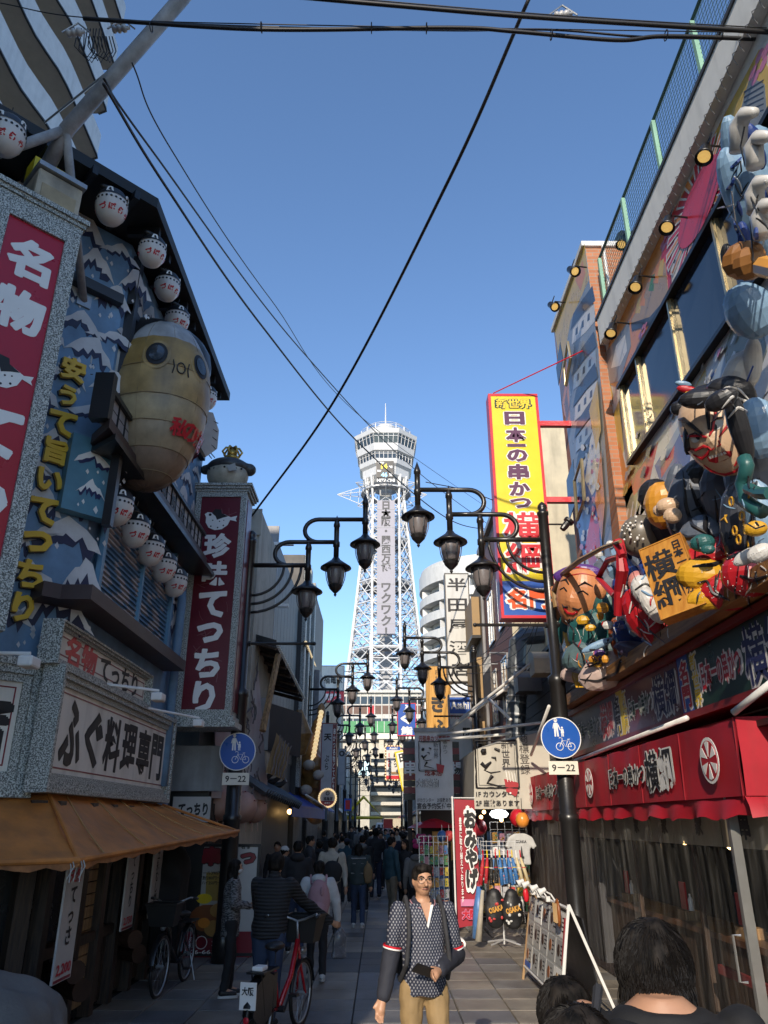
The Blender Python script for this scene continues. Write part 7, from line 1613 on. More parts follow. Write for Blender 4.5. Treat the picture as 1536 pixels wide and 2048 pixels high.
g=G();g.slab([(x-0.68,77.99,1.25),(x+0.68,77.99,1.25),(x+0.6,78.1,1.8),(x-0.6,78.1,1.8)],-Y_,0.02);g.build('windscreen',GLS,t)
for s_ in(-1,1):
 G().ball((x+s_*0.65,78.0,0.85),0.13,0.05,0.1).build('headlight',LET,t);g=G();g.tube([(x+s_*0.72,78.9,0.32),(x+s_*0.86,78.9,0.32)],0.32,16);g.build('wheel',BLK,t)
G().box(x-0.88,x+0.88,77.92,78.0,0.3,0.5).build('bumper',GREY,t)
# upper left flats
FT_=mat('flat_tile_white',(0.62,0.62,0.63),0.5,var=0.08,dirt=0.15);SOF=mat('soffit_tan',(0.5,0.45,0.38),0.7,var=0.08)
t=thing('balcony_flats','high block of flats with pale wavy balconies in the upper left corner','building',(-17,16,0))
XB=-12.0;G().box(-26,-13.9,0,24.2,0,62).build('wall',SOF,t)
for k in range(14):
 z=pX(195,315,XB).z-5.4+2.75*k;yE=24.0;pts=[]
 for i in range(33):
  y=3+(yE-3)*i/32;w_=0.45/(1+math.exp(-(y-14.0)*2.2))+0.45/(1+math.exp(-(y-19.5)*2.4));pts.append((XB-1.0+w_,y))
 pts+=[(XB-0.12,yE+0.15),(XB-0.5,yE+0.3)]
 g=G();m=len(pts);vs_=[(x,y,z)for x,y in pts]+[(x,y,z+1.25)for x,y in pts]+[(x-0.12,y-0.05,z+1.25)for x,y in pts]+[(x-0.12,y-0.05,z+0.12)for x,y in pts]
 g.add(vs_,[(q_*m+i,q_*m+i+1,(q_+1)*m+i+1,(q_+1)*m+i)for q_ in range(3)for i in range(m-1)]+[(m-1,2*m-1,3*m-1,4*m-1)]);g.build('balcony_front',FT_,t)
 P=[V((x-0.02,y,z+0.005))for x,y in pts]+[V((-13.89,yE+0.3,z+0.005)),V((-13.89,3,z+0.005))];G().slab(P,(0,0,1),0.1).build('balcony_slab',SOF,t)
 g=G();g.tube([V((x+0.01,y,z+0.0))for x,y in pts],0.05,4);g.build('drip_edge',mat('drip_dark',(0.05,0.05,0.055),0.5),t)
 for y in(9,15.5):G().box(-13.85,XB-0.9,y,y+0.06,z+0.11,z+2.6).build('partition',GREY,t)
# unseen building behind the camera on the left, placed and sized to shade the street
block('shade_block','tall plain block behind the viewpoint on the left of the crossing',-16,-3.6,-4.6,-1.0,18,(0.3,0.29,0.28),-1,2,4)
# overhead cables
CBL=mat('cable_black',(0.01,0.01,0.012),0.5,var=0)
def cable(ctrl,r,label,n=24,name='overhead_cable'):
 P=[pY(*c)for c in ctrl];pts=[]
 def cr(p0,p1,p2,p3,t_):return 0.5*((2*p1)+(p2-p0)*t_+(2*p0-5*p1+4*p2-p3)*t_**2+(3*p1-p0-3*p2+p3)*t_**3)
 for i in range(len(P)-1):
  p0=P[i-1]if i else P[0]*2-P[1];p3=P[i+2]if i+2<len(P)else P[-1]*2-P[-2]
  for k in range(n):pts.append(cr(p0,P[i],P[i+1],p3,k/n))
 pts.append(P[-1]);return tag(G().tube(pts,r,6).build(name,CBL,smooth=True),label,'cable')
cable([(1056,-6,5.6),(890,370,7.6),(668,800,12),(496,1042,15.3)],0.022,'thick black cable sagging from top right down to the left side')
cable([(205,170,5.4),(330,375,7.2),(520,650,11),(720,890,17),(900,1040,24),(1010,1062,28)],0.017,'lower black cable running from the upper left down the street to the right',20)
cable([(206,160,5.5),(300,300,6.8),(600,700,14),(830,940,24),(1000,1066,36)],0.013,'upper black cable beside it from the upper left down the street',20)
cable([(262,128,5.6),(340,300,7.0),(540,600,12),(740,850,22),(1040,1060,40)],0.009,'thin black cable from the upper left curving down toward the yellow sign',20)
cable([(165,40,5.2),(520,60,5.2),(900,55,5.2),(1030,62,5.2),(1230,78,5.2),(1330,70,5.2),(1560,76,5.2)],0.022,'bundled black cable crossing level under the top edge',14)
cable([(165,42,5.25),(520,55,5.25),(900,60,5.25),(1100,58,5.25),(1300,72,5.25),(1560,74,5.25)],0.012,'second strand wound along the level cable bundle',14)
cable([(540,-10,5.0),(800,12,5.0),(1100,35,5.0),(1560,62,5.0)],0.024,'thick black cable sloping across the top edge above the bundle',14)
cable([(540,-16,5.0),(1100,28,5.0),(1560,54,5.0)],0.006,'thin carrier wire along the top sloping cable',14)
cable([(0,10,5.3),(170,38,5.2),(560,50,5.2),(1560,62,5.2)],0.006,'thin wire stretched just above the level cable bundle',14)
cable([(400,1318,60),(640,1352,60),(900,1360,60),(1100,1350,60)],0.03,'faint far cable crossing in front of the tower foot',8)
cable([(400,1300,60),(640,1338,60),(900,1352,60),(1100,1335,60)],0.03,'second faint far cable crossing in front of the tower foot',8)
cable([(850,964,12.2),(930,980,12.3),(985,1000,12.4)],0.008,'thin wire hanging between the right lamp and the yellow sign',8)
for i in range(6):
 cable([(1095,1135+10*i,12.1),(1030,1220+22*i,16),(985-20*i,1300+10*i,22)],0.007,'loose thin wire in front of the brown building on the right',8)['group']='loose thin wires on the right'
t=thing('cable_hanger','row of wire rings tying the cable bundle under the top edge','cable rings',pY(900,55,5.2));
for x in(300,520,740,850,1100,1330,1440):p_=pY(x,56+(x>1000)*12,5.2);g=G();g.tube([p_+Z_*0.05*math.cos(a_)+Y_*0.05*math.sin(a_)for a_ in[i*0.7 for i in range(10)]],0.006,4);g.build('ring',CBL,t)
def insul(x,y,Y,label):
 p_=pY(x,y,Y);t=thing('insulator',label,'insulator',p_);g=G();M=Matrix.Translation(p_)@Matrix.Rotation(rad(80),4,'Y');g.lathe([(0.02,-0.09),(0.035,-0.085),(0.04,-0.06),(0.025,-0.045),(0.04,-0.03),(0.042,-0.01),(0.025,0.005),(0.042,0.02),(0.04,0.05),(0.02,0.06),(0.02,0.09)],14,M);g.build('porcelain',mat('porcelain',(0.42,0.42,0.42),0.3),t,True)
 g=G();g.tube([p_-X_*0.14,p_+X_*0.0+Z_*0.14,p_+X_*0.14],0.01,5);g.build('clamp',STEEL,t)
insul(150,68,5.2,'white ribbed insulator by the cable end at top left');insul(240,60,5.3,'second insulator right beside the white pipe top left');insul(1124,28,5.05,'small white insulator on the cables near the top right')
t=thing('cable_tangle','tangle of looped black wires hanging in front of the white flats','cable tangle',pY(175,110,5.3))
for k in range(9):x=150+6*k;g=G();P=[pY(x+5,60,5.3),pY(x-3+3*(k%3),95+6*(k%4),5.35),pY(x+20,120+4*(k%3),5.4),pY(x+32,105,5.4),pY(x+24,75,5.3)];g.tube(P,0.006,4);g.build('wire',CBL,t)
# PEOPLE
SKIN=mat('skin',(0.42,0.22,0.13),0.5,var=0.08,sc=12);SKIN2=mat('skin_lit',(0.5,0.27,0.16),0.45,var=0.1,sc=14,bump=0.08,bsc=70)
HAIR=ramp2(mat('hair_black',(0.012,0.01,0.009),0.7,var=0,spec=0.15),'ShaderNodeTexNoise',(0.004,0.0035,0.003),(0.03,0.024,0.02),0.4,0.75,30,(1,1,0.25),0.35)
def cloth(nm,c,r=0.8,v=0.15,b=0.35):return mat('cloth_'+nm,c,r,var=v,sc=7,bump=b,bsc=9)
CBK,CDK,CNV,CJN,CWH,CGY,CTL,CKH,CCR,CBR,CPK,CGN=(cloth('black',(0.012,0.012,0.014)),cloth('charcoal',(0.03,0.03,0.033)),cloth('navy',(0.015,0.02,0.04)),cloth('denim',(0.03,0.05,0.1)),cloth('white',(0.5,0.5,0.49)),cloth('grey',(0.16,0.155,0.15)),cloth('teal',(0.02,0.06,0.08)),cloth('khaki',(0.16,0.13,0.09)),cloth('cream',(0.42,0.38,0.31)),cloth('brown',(0.1,0.06,0.04)),cloth('pink',(0.45,0.22,0.24)),cloth('dark_green',(0.03,0.045,0.045)))
KNIT=ramp2(cloth('heather',(0.1,0.1,0.1),b=0),'ShaderNodeTexNoise',(0.015,0.015,0.016),(0.2,0.2,0.2),0.4,0.6,26,(1,1,3),0.3)
RUB=mat('shoe_black',(0.012,0.012,0.012),0.5);SOLE=mat('shoe_white',(0.6,0.6,0.58),0.5)
def person(label,pos,rz,H=1.68,top=CBK,legs=CDK,shoe=RUB,hair='short',stride=0.2,lean=0.0,arms=None,build=1.0,vox=0.02,hood=None,hat=None,long_top=0.0,skirt=False,face=False,group=None,skin=SKIN,puff=0.0,bow=0.0,crew=True):
 """figure facing +Y at the origin, turned by rz; body, clothes, hair and shoes each one continuous skin"""
 t=thing('person',label,'person',(0,0,0),group)
 h=H;hz,kz,az=0.52*h,0.285*h,0.05*h;b=build
 ln=lambda p:V((p[0],p[1]+lean*max(0.0,p[2]-hz),p[2]))
 hipw=0.055*h*(0.9+0.1*b);st=stride*h
 hipL,hipR=V((-hipw,0,hz)),V((hipw,0,hz));kL,kR=V((-hipw,0.32*st+0.02,kz)),V((hipw,-0.12*st+0.02,kz));aL,aR=V((-hipw*1.05,0.45*st,az)),V((hipw*1.05,-0.5*st,az+0.1*st))
 sw=0.112*h*(0.8+0.2*b);sz=0.815*h
 shL,shR=ln((-sw,0,sz)),ln((sw,0,sz))
 ar=arms or{}
 def arm(sd,sh):
  if sd in ar:return V(ar[sd][0])*h,V(ar[sd][1])*h
  s=-1 if sd=='L' else 1;return sh+V((s*0.035,0.02*s*st*2,-0.175))*h,sh+V((s*0.045,0.05-s*0.25*st,-0.325))*h
 (eL,wL),(eR,wR)=arm('L',shL),arm('R',shR)
 hc=ln((0,0.012*h+bow*h,(0.925-bow)*h));hr=0.0465*h
 tors=[(0.5,.086,.062),(0.56,.09,.066),(0.62,.085,.064),(0.70,.092,.066),(0.77,.098,.062),(0.815,.088,.05),(0.84,.05,.038),(0.855,.032,.032)]
 def torso(g,e,z0=0.0,z1=1.0,belly=0.0):
  sec=[]
  for z,rx,ry in tors:
   if z0<=z<=z1:
    p=ln((0,0,z*h));bl=belly*math.exp(-((z-0.6)/0.08)**2);sec.append((0,p.y+bl*0.5*h,p.z,rx*h*b+e,ry*h*b+e+bl*0.6*h))
  g.loft(sec,18)
 by=0.04*max(0.0,b-1.0)*2.5 if not face or b!=0.98 else 0.012
 g=G();torso(g,0,belly=by);g.cap(ln((0,0,0.83*h)),0.031*h,hc+V((0,-hr*0.1,-hr*0.7)),0.03*h)
 g.ball(hc,hr*0.93,hr*1.14,hr*1.32,16,10);g.ball(hc+V((0,hr*0.22,-hr*0.55)),hr*0.72,hr*0.8,hr*0.82,12,8)
 for s in(-1,1):g.ball(hc+V((s*hr*0.93,-hr*0.05,-hr*0.1)),hr*0.14,hr*0.24,hr*0.36,8,6)
 g.cap(hc+V((0,hr*1.08,0)),hr*0.1,hc+V((0,hr*1.3,-hr*0.32)),hr*0.2)
 for s in(-1,1):g.ball(hc+V((s*hr*0.42,hr*0.78,-hr*0.3)),hr*0.34,hr*0.3,hr*0.3,8,6);g.ball(hc+V((s*hr*0.36,hr*0.92,hr*0.26)),hr*0.36,hr*0.2,hr*0.13,8,6)
 for sh,el,wr in((shL,eL,wL),(shR,eR,wR)):
  g.cap(sh,.03*h,el,.024*h);g.cap(el,.024*h,wr,.016*h)
  d=(wr-el).normalized();sd=d.cross(V((0,1,0.2))).normalized();up=sd.cross(d)
  g.cap(wr,.016*h,wr+d*.045*h,.02*h)
  for k in range(4):
   o=wr+d*.05*h+sd*(k-1.5)*.0105*h;L_=(.036,.042,.04,.031)[k]*h
   m_=o+d*L_*0.6+up*.004*h;g.cap(o,.0062*h,m_,.0058*h,6);g.cap(m_,.0058*h,m_+d*L_*0.35+up*.012*h,.005*h,6)
  o=wr+d*.015*h+sd*.016*h;g.cap(o,.008*h,o+d*.028*h+sd*.014*h,.006*h,6)
 for hp,kn,an in((hipL,kL,aL),(hipR,kR,aR)):g.cap(hp,.048*h*b,kn,.032*h);g.cap(kn,.031*h,an,.022*h);g.cap(an,.024*h,an+V((0,.07*h,-.02*h)),.02*h)
 solid(g,vox*0.75 if face else vox*0.9,3).build('body',skin,t,True)
 g=G()
 if skirt:g.loft([(0,0,0.24*h,.1*h,.09*h),(0,0,0.5*h,.095*h,.075*h),(0,0,0.57*h,.085*h,.065*h)],18)
 for hp,kn,an in((hipL,kL,aL),(hipR,kR,aR)):g.cap(hp,.056*h*b,kn,.041*h);g.cap(kn,.041*h,an+V((0,0,.01*h)),.034*h)
 g.ball((0,0,hz+0.015*h),.092*h*b,.07*h*b,.06*h)
 solid(g,vox,3,0.012,11).build('trousers',legs,t,True)
 g=G();torso(g,0.016+puff,0.5-long_top,0.845,by)
 if long_top:g.loft([(0,0,(0.5-long_top)*h,.1*h,.078*h),(0,ln((0,0,0.57*h)).y,0.57*h,.095*h,.072*h)],18)
 for sh,el,wr in((shL,eL,wL),(shR,eR,wR)):g.cap(sh+V((0,0,-.008*h)),.04*h+puff,el,.033*h+puff);g.cap(el,.033*h+puff,el.lerp(wr,0.93),.026*h+puff*0.6)
 if crew:g.cap(ln((0,-0.005,0.83*h)),.047*h,ln((0,0,0.855*h)),.041*h)
 solid(g,vox,3,0.012,10).build('top',top,t,True)
 for an in(aL,aR):
  g=G();g.cap(an+V((0,-.012*h,-.012*h)),.03*h,an+V((0,.085*h,-.026*h)),.023*h);z=an.z-.05*h
  sg=solid(g,vox*0.8,2);sg.v=[(x,y,max(q_,z+0.012))for x,y,q_ in sg.v];sh_=sg.build('shoe',shoe,t,True);g=G();P=[(an.x+(0.026+0.006*math.sin(i*0.5236))*h*math.cos(i*0.5236),an.y+.036*h+.078*h*math.sin(i*0.5236))for i in range(12)]
  g.prism(P,V((0,0,0)),X_,Y_,Z_,z,z+0.03);g.build('sole',SOLE,sh_)
 g=G();back=V((0,-hr*0.2,hr*0.26))
 if hair in('short','neat'):g.ball(hc+back,hr*1.06,hr*1.2,hr*1.2,16,10);g.ball(hc+V((0,hr*0.5,hr*0.98)),hr*0.86,hr*0.6,hr*0.42,12,8);g.ball(hc+V((0,-hr*0.6,-hr*0.3)),hr*0.8,hr*0.6,hr*0.7,12,8)
 elif hair=='full':g.ball(hc+back,hr*1.22,hr*1.3,hr*1.32,16,10);g.ball(hc+V((0,hr*0.5,hr*0.9)),hr*1.0,hr*0.66,hr*0.55,12,8);g.ball(hc+V((0,-hr*0.5,-hr*0.35)),hr*0.95,hr*0.75,hr*0.72,12,8)
 elif hair=='long':
  g.ball(hc+back,hr*1.12,hr*1.24,hr*1.22,16,10);g.cap(hc+V((0,-hr*0.55,-hr*0.2)),hr*0.95,hc+V((0,-hr*0.9,-hr*3.2)),hr*0.7)
  for s in(-1,1):g.cap(hc+V((s*hr*0.8,0,hr*0.2)),hr*0.42,hc+V((s*hr*0.95,hr*0.1,-hr*2.7)),hr*0.32)
 solid(g,vox*0.7,2,0.012 if hair!='neat' else 0.006,22).build('hair',HAIR,t,True)
 if hood:g=G();g.ball(ln((0,-0.05*h,0.84*h)),.075*h,.05*h,.045*h);g.ball(ln((0,-0.01*h,0.835*h)),.068*h,.055*h,.024*h);solid(g,vox*0.9,4,0.006,10).build('hood',hood,t,True)
 if hat:g=G();g.ball(hc+V((0,-0.01,hr*0.62)),hr*1.16,hr*1.28,hr*0.95,16,10);g.lathe([(hr*1.2,hr*0.35),(hr*1.22,hr*0.6)],16,Matrix.Translation(hc));solid(g,vox*0.7,3).build('hat',hat,t,True)
 if face:
  g=G()
  for s in(-1,1):g.ball(hc+V((s*hr*0.38,hr*0.99,hr*0.1)),hr*0.15,hr*0.08,hr*0.045,10,6)
  ey=g.build('eye',SOLE,t,True);g=G()
  for s in(-1,1):g.ball(hc+V((s*hr*0.38,hr*1.06,hr*0.1)),hr*0.075,hr*0.05,hr*0.072,8,6)
  g.build('iris',INK,ey);g=G()
  for s in(-1,1):g.tube([hc+V((s*hr*0.16,hr*1.12,hr*0.3)),hc+V((s*hr*0.4,hr*1.12,hr*0.38)),hc+V((s*hr*0.66,hr*0.94,hr*0.3))],[hr*0.04,hr*0.06,hr*0.03],6);g.tube([hc+V((s*hr*0.2,hr*1.08,hr*0.14)),hc+V((s*hr*0.4,hr*1.1,hr*0.19)),hc+V((s*hr*0.6,hr*0.98,hr*0.11))],hr*0.03,5)
  g.build('eyebrow',HAIR,t)
  g=G();g.tube([hc+V((-hr*0.33,hr*0.97,-hr*0.7)),hc+V((0,hr*1.1,-hr*0.66)),hc+V((hr*0.33,hr*0.97,-hr*0.7))],[hr*0.03,hr*0.075,hr*0.03],6);g.build('lips',mat('lips',(0.3,0.11,0.08),0.5),t)
 t.location=pos;t.rotation_euler=(0,0,rz)
 t['_j']=[*hc,hr];return t,dict(hc=hc,hr=hr,wL=wL,wR=wR,eL=eL,eR=eR,shL=shL,shR=shR,ln=ln,h=h)
def at(x,Y):return V(((x-760)/FPX*(Y*CT-CAMZ*ST),Y,0))
ORGp=lambda t:ORG.__setitem__(t.name,V((0,0,0)))
# man with glasses, walking towards the camera
POLO=cloth('polo_navy',(0.02,0.024,0.045),0.7)
nP,lP=POLO.node_tree.nodes,POLO.node_tree.links
tc=nP.new('ShaderNodeTexCoord');sx_=nP.new('ShaderNodeSeparateXYZ');lP.new(tc.outputs['Object'],sx_.inputs[0])
def mth(op,a,b=None):
 n_=nP.new('ShaderNodeMath');n_.operation=op
 for i,q_ in enumerate((a,b)):
  if q_ is None:continue
  if isinstance(q_,(int,float)):n_.inputs[i].default_value=q_
  else:lP.new(q_,n_.inputs[i])
 return n_.outputs[0]
ax=mth('ADD',mth('MULTIPLY',sx_.outputs[0],42.0),100.0);bz2=mth('ADD',mth('MULTIPLY',sx_.outputs[2],26.0),100.0)
pp_,qq_=mth('ADD',ax,bz2),mth('SUBTRACT',ax,bz2)
dd=mth('MAXIMUM',mth('ABSOLUTE',mth('SUBTRACT',mth('FRACT',pp_),0.5)),mth('ABSOLUTE',mth('SUBTRACT',mth('FRACT',qq_),0.5)))
mk=mth('LESS_THAN',dd,0.24);mxp=nP.new('ShaderNodeMix');mxp.data_type='RGBA';lP.new(mk,mxp.inputs[0]);mxp.inputs[6].default_value=(0.02,0.024,0.045,1);mxp.inputs[7].default_value=(0.27,0.27,0.29,1);lP.new(mxp.outputs[2],nP['Principled BSDF'].inputs['Base Color'])
CHN=cloth('chino_tan',(0.3,0.2,0.09),0.75,0.12,0.5)
HM=1.80
mp_=pY(846,1860,6.3)
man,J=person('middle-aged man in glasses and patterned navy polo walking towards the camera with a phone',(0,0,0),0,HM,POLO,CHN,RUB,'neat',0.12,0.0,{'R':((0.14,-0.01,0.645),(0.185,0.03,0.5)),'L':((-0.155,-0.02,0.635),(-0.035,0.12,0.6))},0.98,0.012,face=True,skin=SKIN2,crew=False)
ORGp(man);hc,hr=J['hc'],J['hr']
NVS=cloth('navy_sleeve',(0.022,0.024,0.035),0.8,0.15,0.5)
for e_,w_ in((J['eL'],J['wL']),(J['eR'],J['wR'])):
 g=G();g.cap(e_.lerp(w_,-0.25)if False else e_+(e_-w_)*0.02,.041*HM,e_.lerp(w_,0.93),.031*HM);solid(g,0.012,3,0.006,14).build('long_sleeve',NVS,man,True)
for sh,el in((J['shL'],J['eL']),(J['shR'],J['eR'])):
 d=(el-sh).normalized();c_=sh.lerp(el,0.84)
 g=G();g.cap(sh.lerp(el,0.9),.0395*HM,el,.041*HM);solid(g,0.012,3).build('long_sleeve',NVS,man,True)
 M=Matrix.Translation(c_)@d.to_track_quat('Z','Y').to_matrix().to_4x4();G().lathe([(.0418*HM,-0.014),(.0418*HM,0.0)],20,M,False).build('cuff_band',SRED,man,True);G().lathe([(.0415*HM,0.0),(.0415*HM,0.01)],20,M,False).build('cuff_band',LET,man,True)
g=G();n=24
vs_=[]
for i in range(n+1):
 a_=rad(-250+320*i/n);c_,s_=math.cos(a_),math.sin(a_);fr=max(0.0,s_)
 vs_+=[V((0.062*c_,0.004+0.06*s_,1.555-0.05*fr)),V((0.075*c_,0.004+0.075*s_,1.552-0.05*fr)),V((0.108*c_,0.004+0.105*s_,1.508-0.055*fr)),V((0.1*c_,0.004+0.098*s_,1.503-0.055*fr))]
g.add(vs_,[(4*i+j,4*i+4+j,4*i+5+j,4*i+1+j)for i in range(n)for j in range(3)])
g.build('collar',cloth('collar_navy',(0.018,0.02,0.035)),man,True)
g=G();g.tube([vs_[4*i+2].lerp(vs_[4*i+1],0.25)+V((0,0.0,0.004))for i in range(n+1)],0.0045,5);g.build('collar_stripe',CPK,man)
g=G();g.slab([V((-0.045,0.1,1.515)),V((0.045,0.1,1.515)),V((0.0,0.132,1.385))],(0,1,0.1),0.008);g.build('undershirt',SKIN2,man);g=G();g.slab([V((-0.058,0.105,1.5)),V((-0.036,0.105,1.5)),V((0.006,0.135,1.36)),V((-0.006,0.135,1.345))],(0,1,0.1),0.014);g.build('placket',LET,man)
g=G()
for s in(-1,1):
 c_=hc+V((s*hr*0.42,hr*1.2,hr*0.06));g.tube([c_+X_*hr*0.36*math.cos(i*0.449)+Z_*hr*0.25*math.sin(i*0.449)for i in range(15)],0.0016,5);g.tube([c_+X_*s*hr*0.36+Z_*hr*0.08,hc+V((s*hr*0.98,hr*0.6,hr*0.14)),hc+V((s*hr*0.99,-hr*0.05,hr*0.1))],0.0022,5)
g.tube([hc+V((-hr*0.07,hr*1.22,hr*0.1)),hc+V((0,hr*1.27,hr*0.13)),hc+V((hr*0.07,hr*1.22,hr*0.1))],0.002,5);g.build('glasses',BLK,man)
g=G();g.tube([hc+V((-hr*0.28,hr*1.03,-hr*0.54)),hc+V((0,hr*1.14,-hr*0.5)),hc+V((hr*0.28,hr*1.03,-hr*0.54))],[hr*0.02,hr*0.04,hr*0.02],5);g.build('moustache',mat('stubble',(0.12,0.07,0.05),0.7),man)
for s in(-1,1):
 g=G();b_=0.01;P=[V((s*0.14,-0.14,1.44)),V((s*0.138,0.0,1.545)),V((s*0.14,0.1,1.46)),V((s*0.15,0.152,1.3)),V((s*0.17,0.15,1.12)),V((s*0.19,0.02,1.0)),V((s*0.16,-0.13,1.0))]
 for p_,q_ in zip(P,P[1:]):g.cap(p_,0.02,q_,0.02,8)
 sg=solid(g,0.01,4);sg.build('backpack_strap',CDK,man,True)
g=G();g.ball((0,-0.25,1.23),0.17,0.11,0.27);g.box(-0.16,0.16,-0.33,-0.18,1.0,1.42);solid(g,0.02,5).build('backpack',CDK,man,True)
man.location=(mp_.x,6.3,0.0);man.rotation_euler=(0,0,rad(180+12));man.scale=(0.93,0.95,0.96)
g=G();ph=V(J['wL'])+V((0.13,0.045,0.015));q0=Matrix.Rotation(rad(192),3,'Z')@Matrix.Rotation(rad(48),3,'X')@Matrix.Rotation(rad(25),3,'Z');g.obox((0,0,0),q0@X_,q0@Y_,q0@Z_,(-0.08,0.08),(-0.04,0.04),-0.006,0.006);phn=g.build('mobile_phone',BLK,bevel=0.004);phn.location=man.location+Matrix.Rotation(rad(192),3,'Z')@ph*0.96;tag(phn,'black phone held in the left hand of the man in glasses','phone')
# other people
def ppl(label,x,y_feet,Y,rz,H,**k):
 p=at(x,Y);return person(label,p,rad(rz),H,**k)
def bag(par,c,rx,ry,rz_,m,nm,straps=()):
 g=G();g.ball(c,rx,ry,rz_,14,10);b0=c;g.box(c[0]-rx*0.75,c[0]+rx*0.75,c[1]-ry*0.6,c[1]+ry*0.6,c[2]-rz_*0.85,c[2]+rz_*0.6);o=solid(g,0.02,5,0.006,12).build(nm,m,par,True)
 g=G()
 for P in straps:g.tube(P,0.016,6)
 if straps:g.build('strap',m,par)
 return o
t,J=ppl('woman in grey heather cardigan and white mask standing by the menu poster',452,0,10.9,0,1.57,top=KNIT,legs=CBK,hair='long',stride=0.05,arms={'L':((-0.15,0.0,0.66),(-0.06,0.14,0.64)),'R':((0.15,0.0,0.66),(0.05,0.15,0.64))},long_top=0.08,face=True,vox=0.018);ORGp(t);t.rotation_euler=(0,0,rad(-75))
hc,hr=J['hc'],J['hr'];g=G();g.ball(hc+V((0,hr*0.62,-hr*0.5)),hr*0.8,hr*0.72,hr*0.55);solid(g,0.012,2).build('face_mask',CWH,t,True)
QLT=ramp2(cloth('quilted_black',(0.015,0.015,0.016),b=0),'ShaderNodeTexWave',(0.006,0.006,0.007),(0.022,0.022,0.024),0.3,0.6,9,None,0.6);QLT.node_tree.nodes['Wave Texture'].bands_direction='Z'
t,J=ppl('man in black quilted jacket and jeans leaning over a red bicycle',528,0,9.35,-12,1.68,top=QLT,legs=CJN,shoe=CDK,stride=0.1,lean=0.22,hair='full',arms={'R':((0.17,0.2,0.69),(0.32,0.36,0.56)),'L':((-0.14,0.16,0.66),(0.02,0.34,0.58))},puff=0.012,build=1.15,vox=0.018);ORGp(t)
t,J=ppl('person in white hooded jacket with pink backpack walking away',632,0,11.9,4,1.5,top=CWH,legs=CBK,shoe=CWH,stride=0.16,hair='full',hood=CWH,puff=0.018,arms={'L':((-0.19,0.0,0.68),(-0.13,0.13,0.62)),'R':((0.17,0.0,0.65),(0.19,0.05,0.48))},vox=0.018);ORGp(t)
PKB=cloth('pack_pink',(0.36,0.2,0.22),0.6,0.1,0.25)
bag(t,(0.01,-0.2,1.0),0.16,0.1,0.27,PKB,'backpack',[[(s*0.1,-0.12,1.2),(s*0.11,0.0,1.3),(s*0.12,0.1,1.2)]for s in(-1,1)]);g=G();g.ball((0.0,-0.295,0.9),0.11,0.04,0.1);g.ball((0.05,-0.29,1.12),0.03,0.02,0.07);solid(g,0.012,3).build('pack_pocket',PKB,t,True)
g=G();c_=V(J['wR'])+V((0.02,0.02,-0.28));g.slab([c_+V(p)for p in((-0.1,-0.06,-0.17),(0.1,0.02,-0.19),(0.09,0.03,0.12),(0.02,0.0,0.2),(-0.08,-0.05,0.13))],(0.3,-0.9,0),0.06);sb_=solid(g,0.02,4,0.02,9).build('shopping_bag',mat('bag_grey',(0.12,0.13,0.15),0.25,var=0.4,sc=9));sb_.location=t.location;sb_.rotation_euler=t.rotation_euler;tag(sb_,'crinkled grey plastic bag in the hand of the white-jacket walker','bag')
others=[('man in black hoodie and jeans walking away behind the quilted jacket',588,14.2,5,1.72,dict(top=CBK,legs=CJN,build=1.15,hood=CBK)),('man in pale jacket with black shoulder bag walking away',661,16.3,0,1.73,dict(top=CCR,legs=CDK,hair='full')),('woman in dark patterned sweater with tan tote bag walking away',716,17.4,0,1.6,dict(top=CGN,legs=CJN,shoe=CWH,hair='long',puff=0.02)),('person in teal coat and blue bucket hat among the walkers',692,22.5,0,1.6,dict(top=CTL,legs=CDK,hat=CNV)),('person in black leather jacket with grey collar walking away',724,20.5,0,1.72,dict(top=CBK,legs=CBK,hood=CGY)),('tall person all in black walking away in mid street',751,23.8,0,1.85,dict(top=CBK,legs=CNV,hair='full')),('man in teal and black jacket, khaki trousers and white sneakers facing right',783,18.0,-60,1.72,dict(top=CTL,legs=CKH,shoe=SOLE,stride=0.06,face=True)),('woman in long black coat and dark mask facing the street',812,18.6,150,1.66,dict(top=CBK,legs=CBK,hair='long',long_top=0.15,stride=0.04,face=True)),('woman in pale grey hoodie standing by the postcard rack',836,16.6,-10,1.6,dict(top=CGY,legs=CBK,hair='long',hood=CGY,stride=0.04)),('person in white knit hat by the left shopfront',562,17.2,-60,1.55,dict(top=CGY,legs=CBK,hat=CWH,stride=0.05)),('dark haired person in black jacket beside the white knit hat',548,18.2,180,1.62,dict(top=CBK,legs=CBK,face=True,stride=0.05)),('man in dark puffer jacket looking right by the blue awning',614,18.3,-80,1.74,dict(top=CDK,legs=CBK,puff=0.02,face=True,stride=0.05)),('person in black hooded coat beside the left kerb',636,20.0,10,1.6,dict(top=CBK,legs=CBK,hood=CBK)),('person in cream hooded coat near the left lamp line',671,24.5,-30,1.68,dict(top=CCR,legs=CBK,hood=CCR)),('bald man in white shirt with sunlit face far in the crowd',762,27.0,170,1.72,dict(top=CWH,legs=CDK,face=True)),('man in dark jacket and glasses facing the camera in the crowd',786,25.5,175,1.74,dict(top=CNV,legs=CDK,face=True)),('person in orange-brown jacket by the lit shop on the right',806,28.0,160,1.62,dict(top=CBR,legs=CDK))]
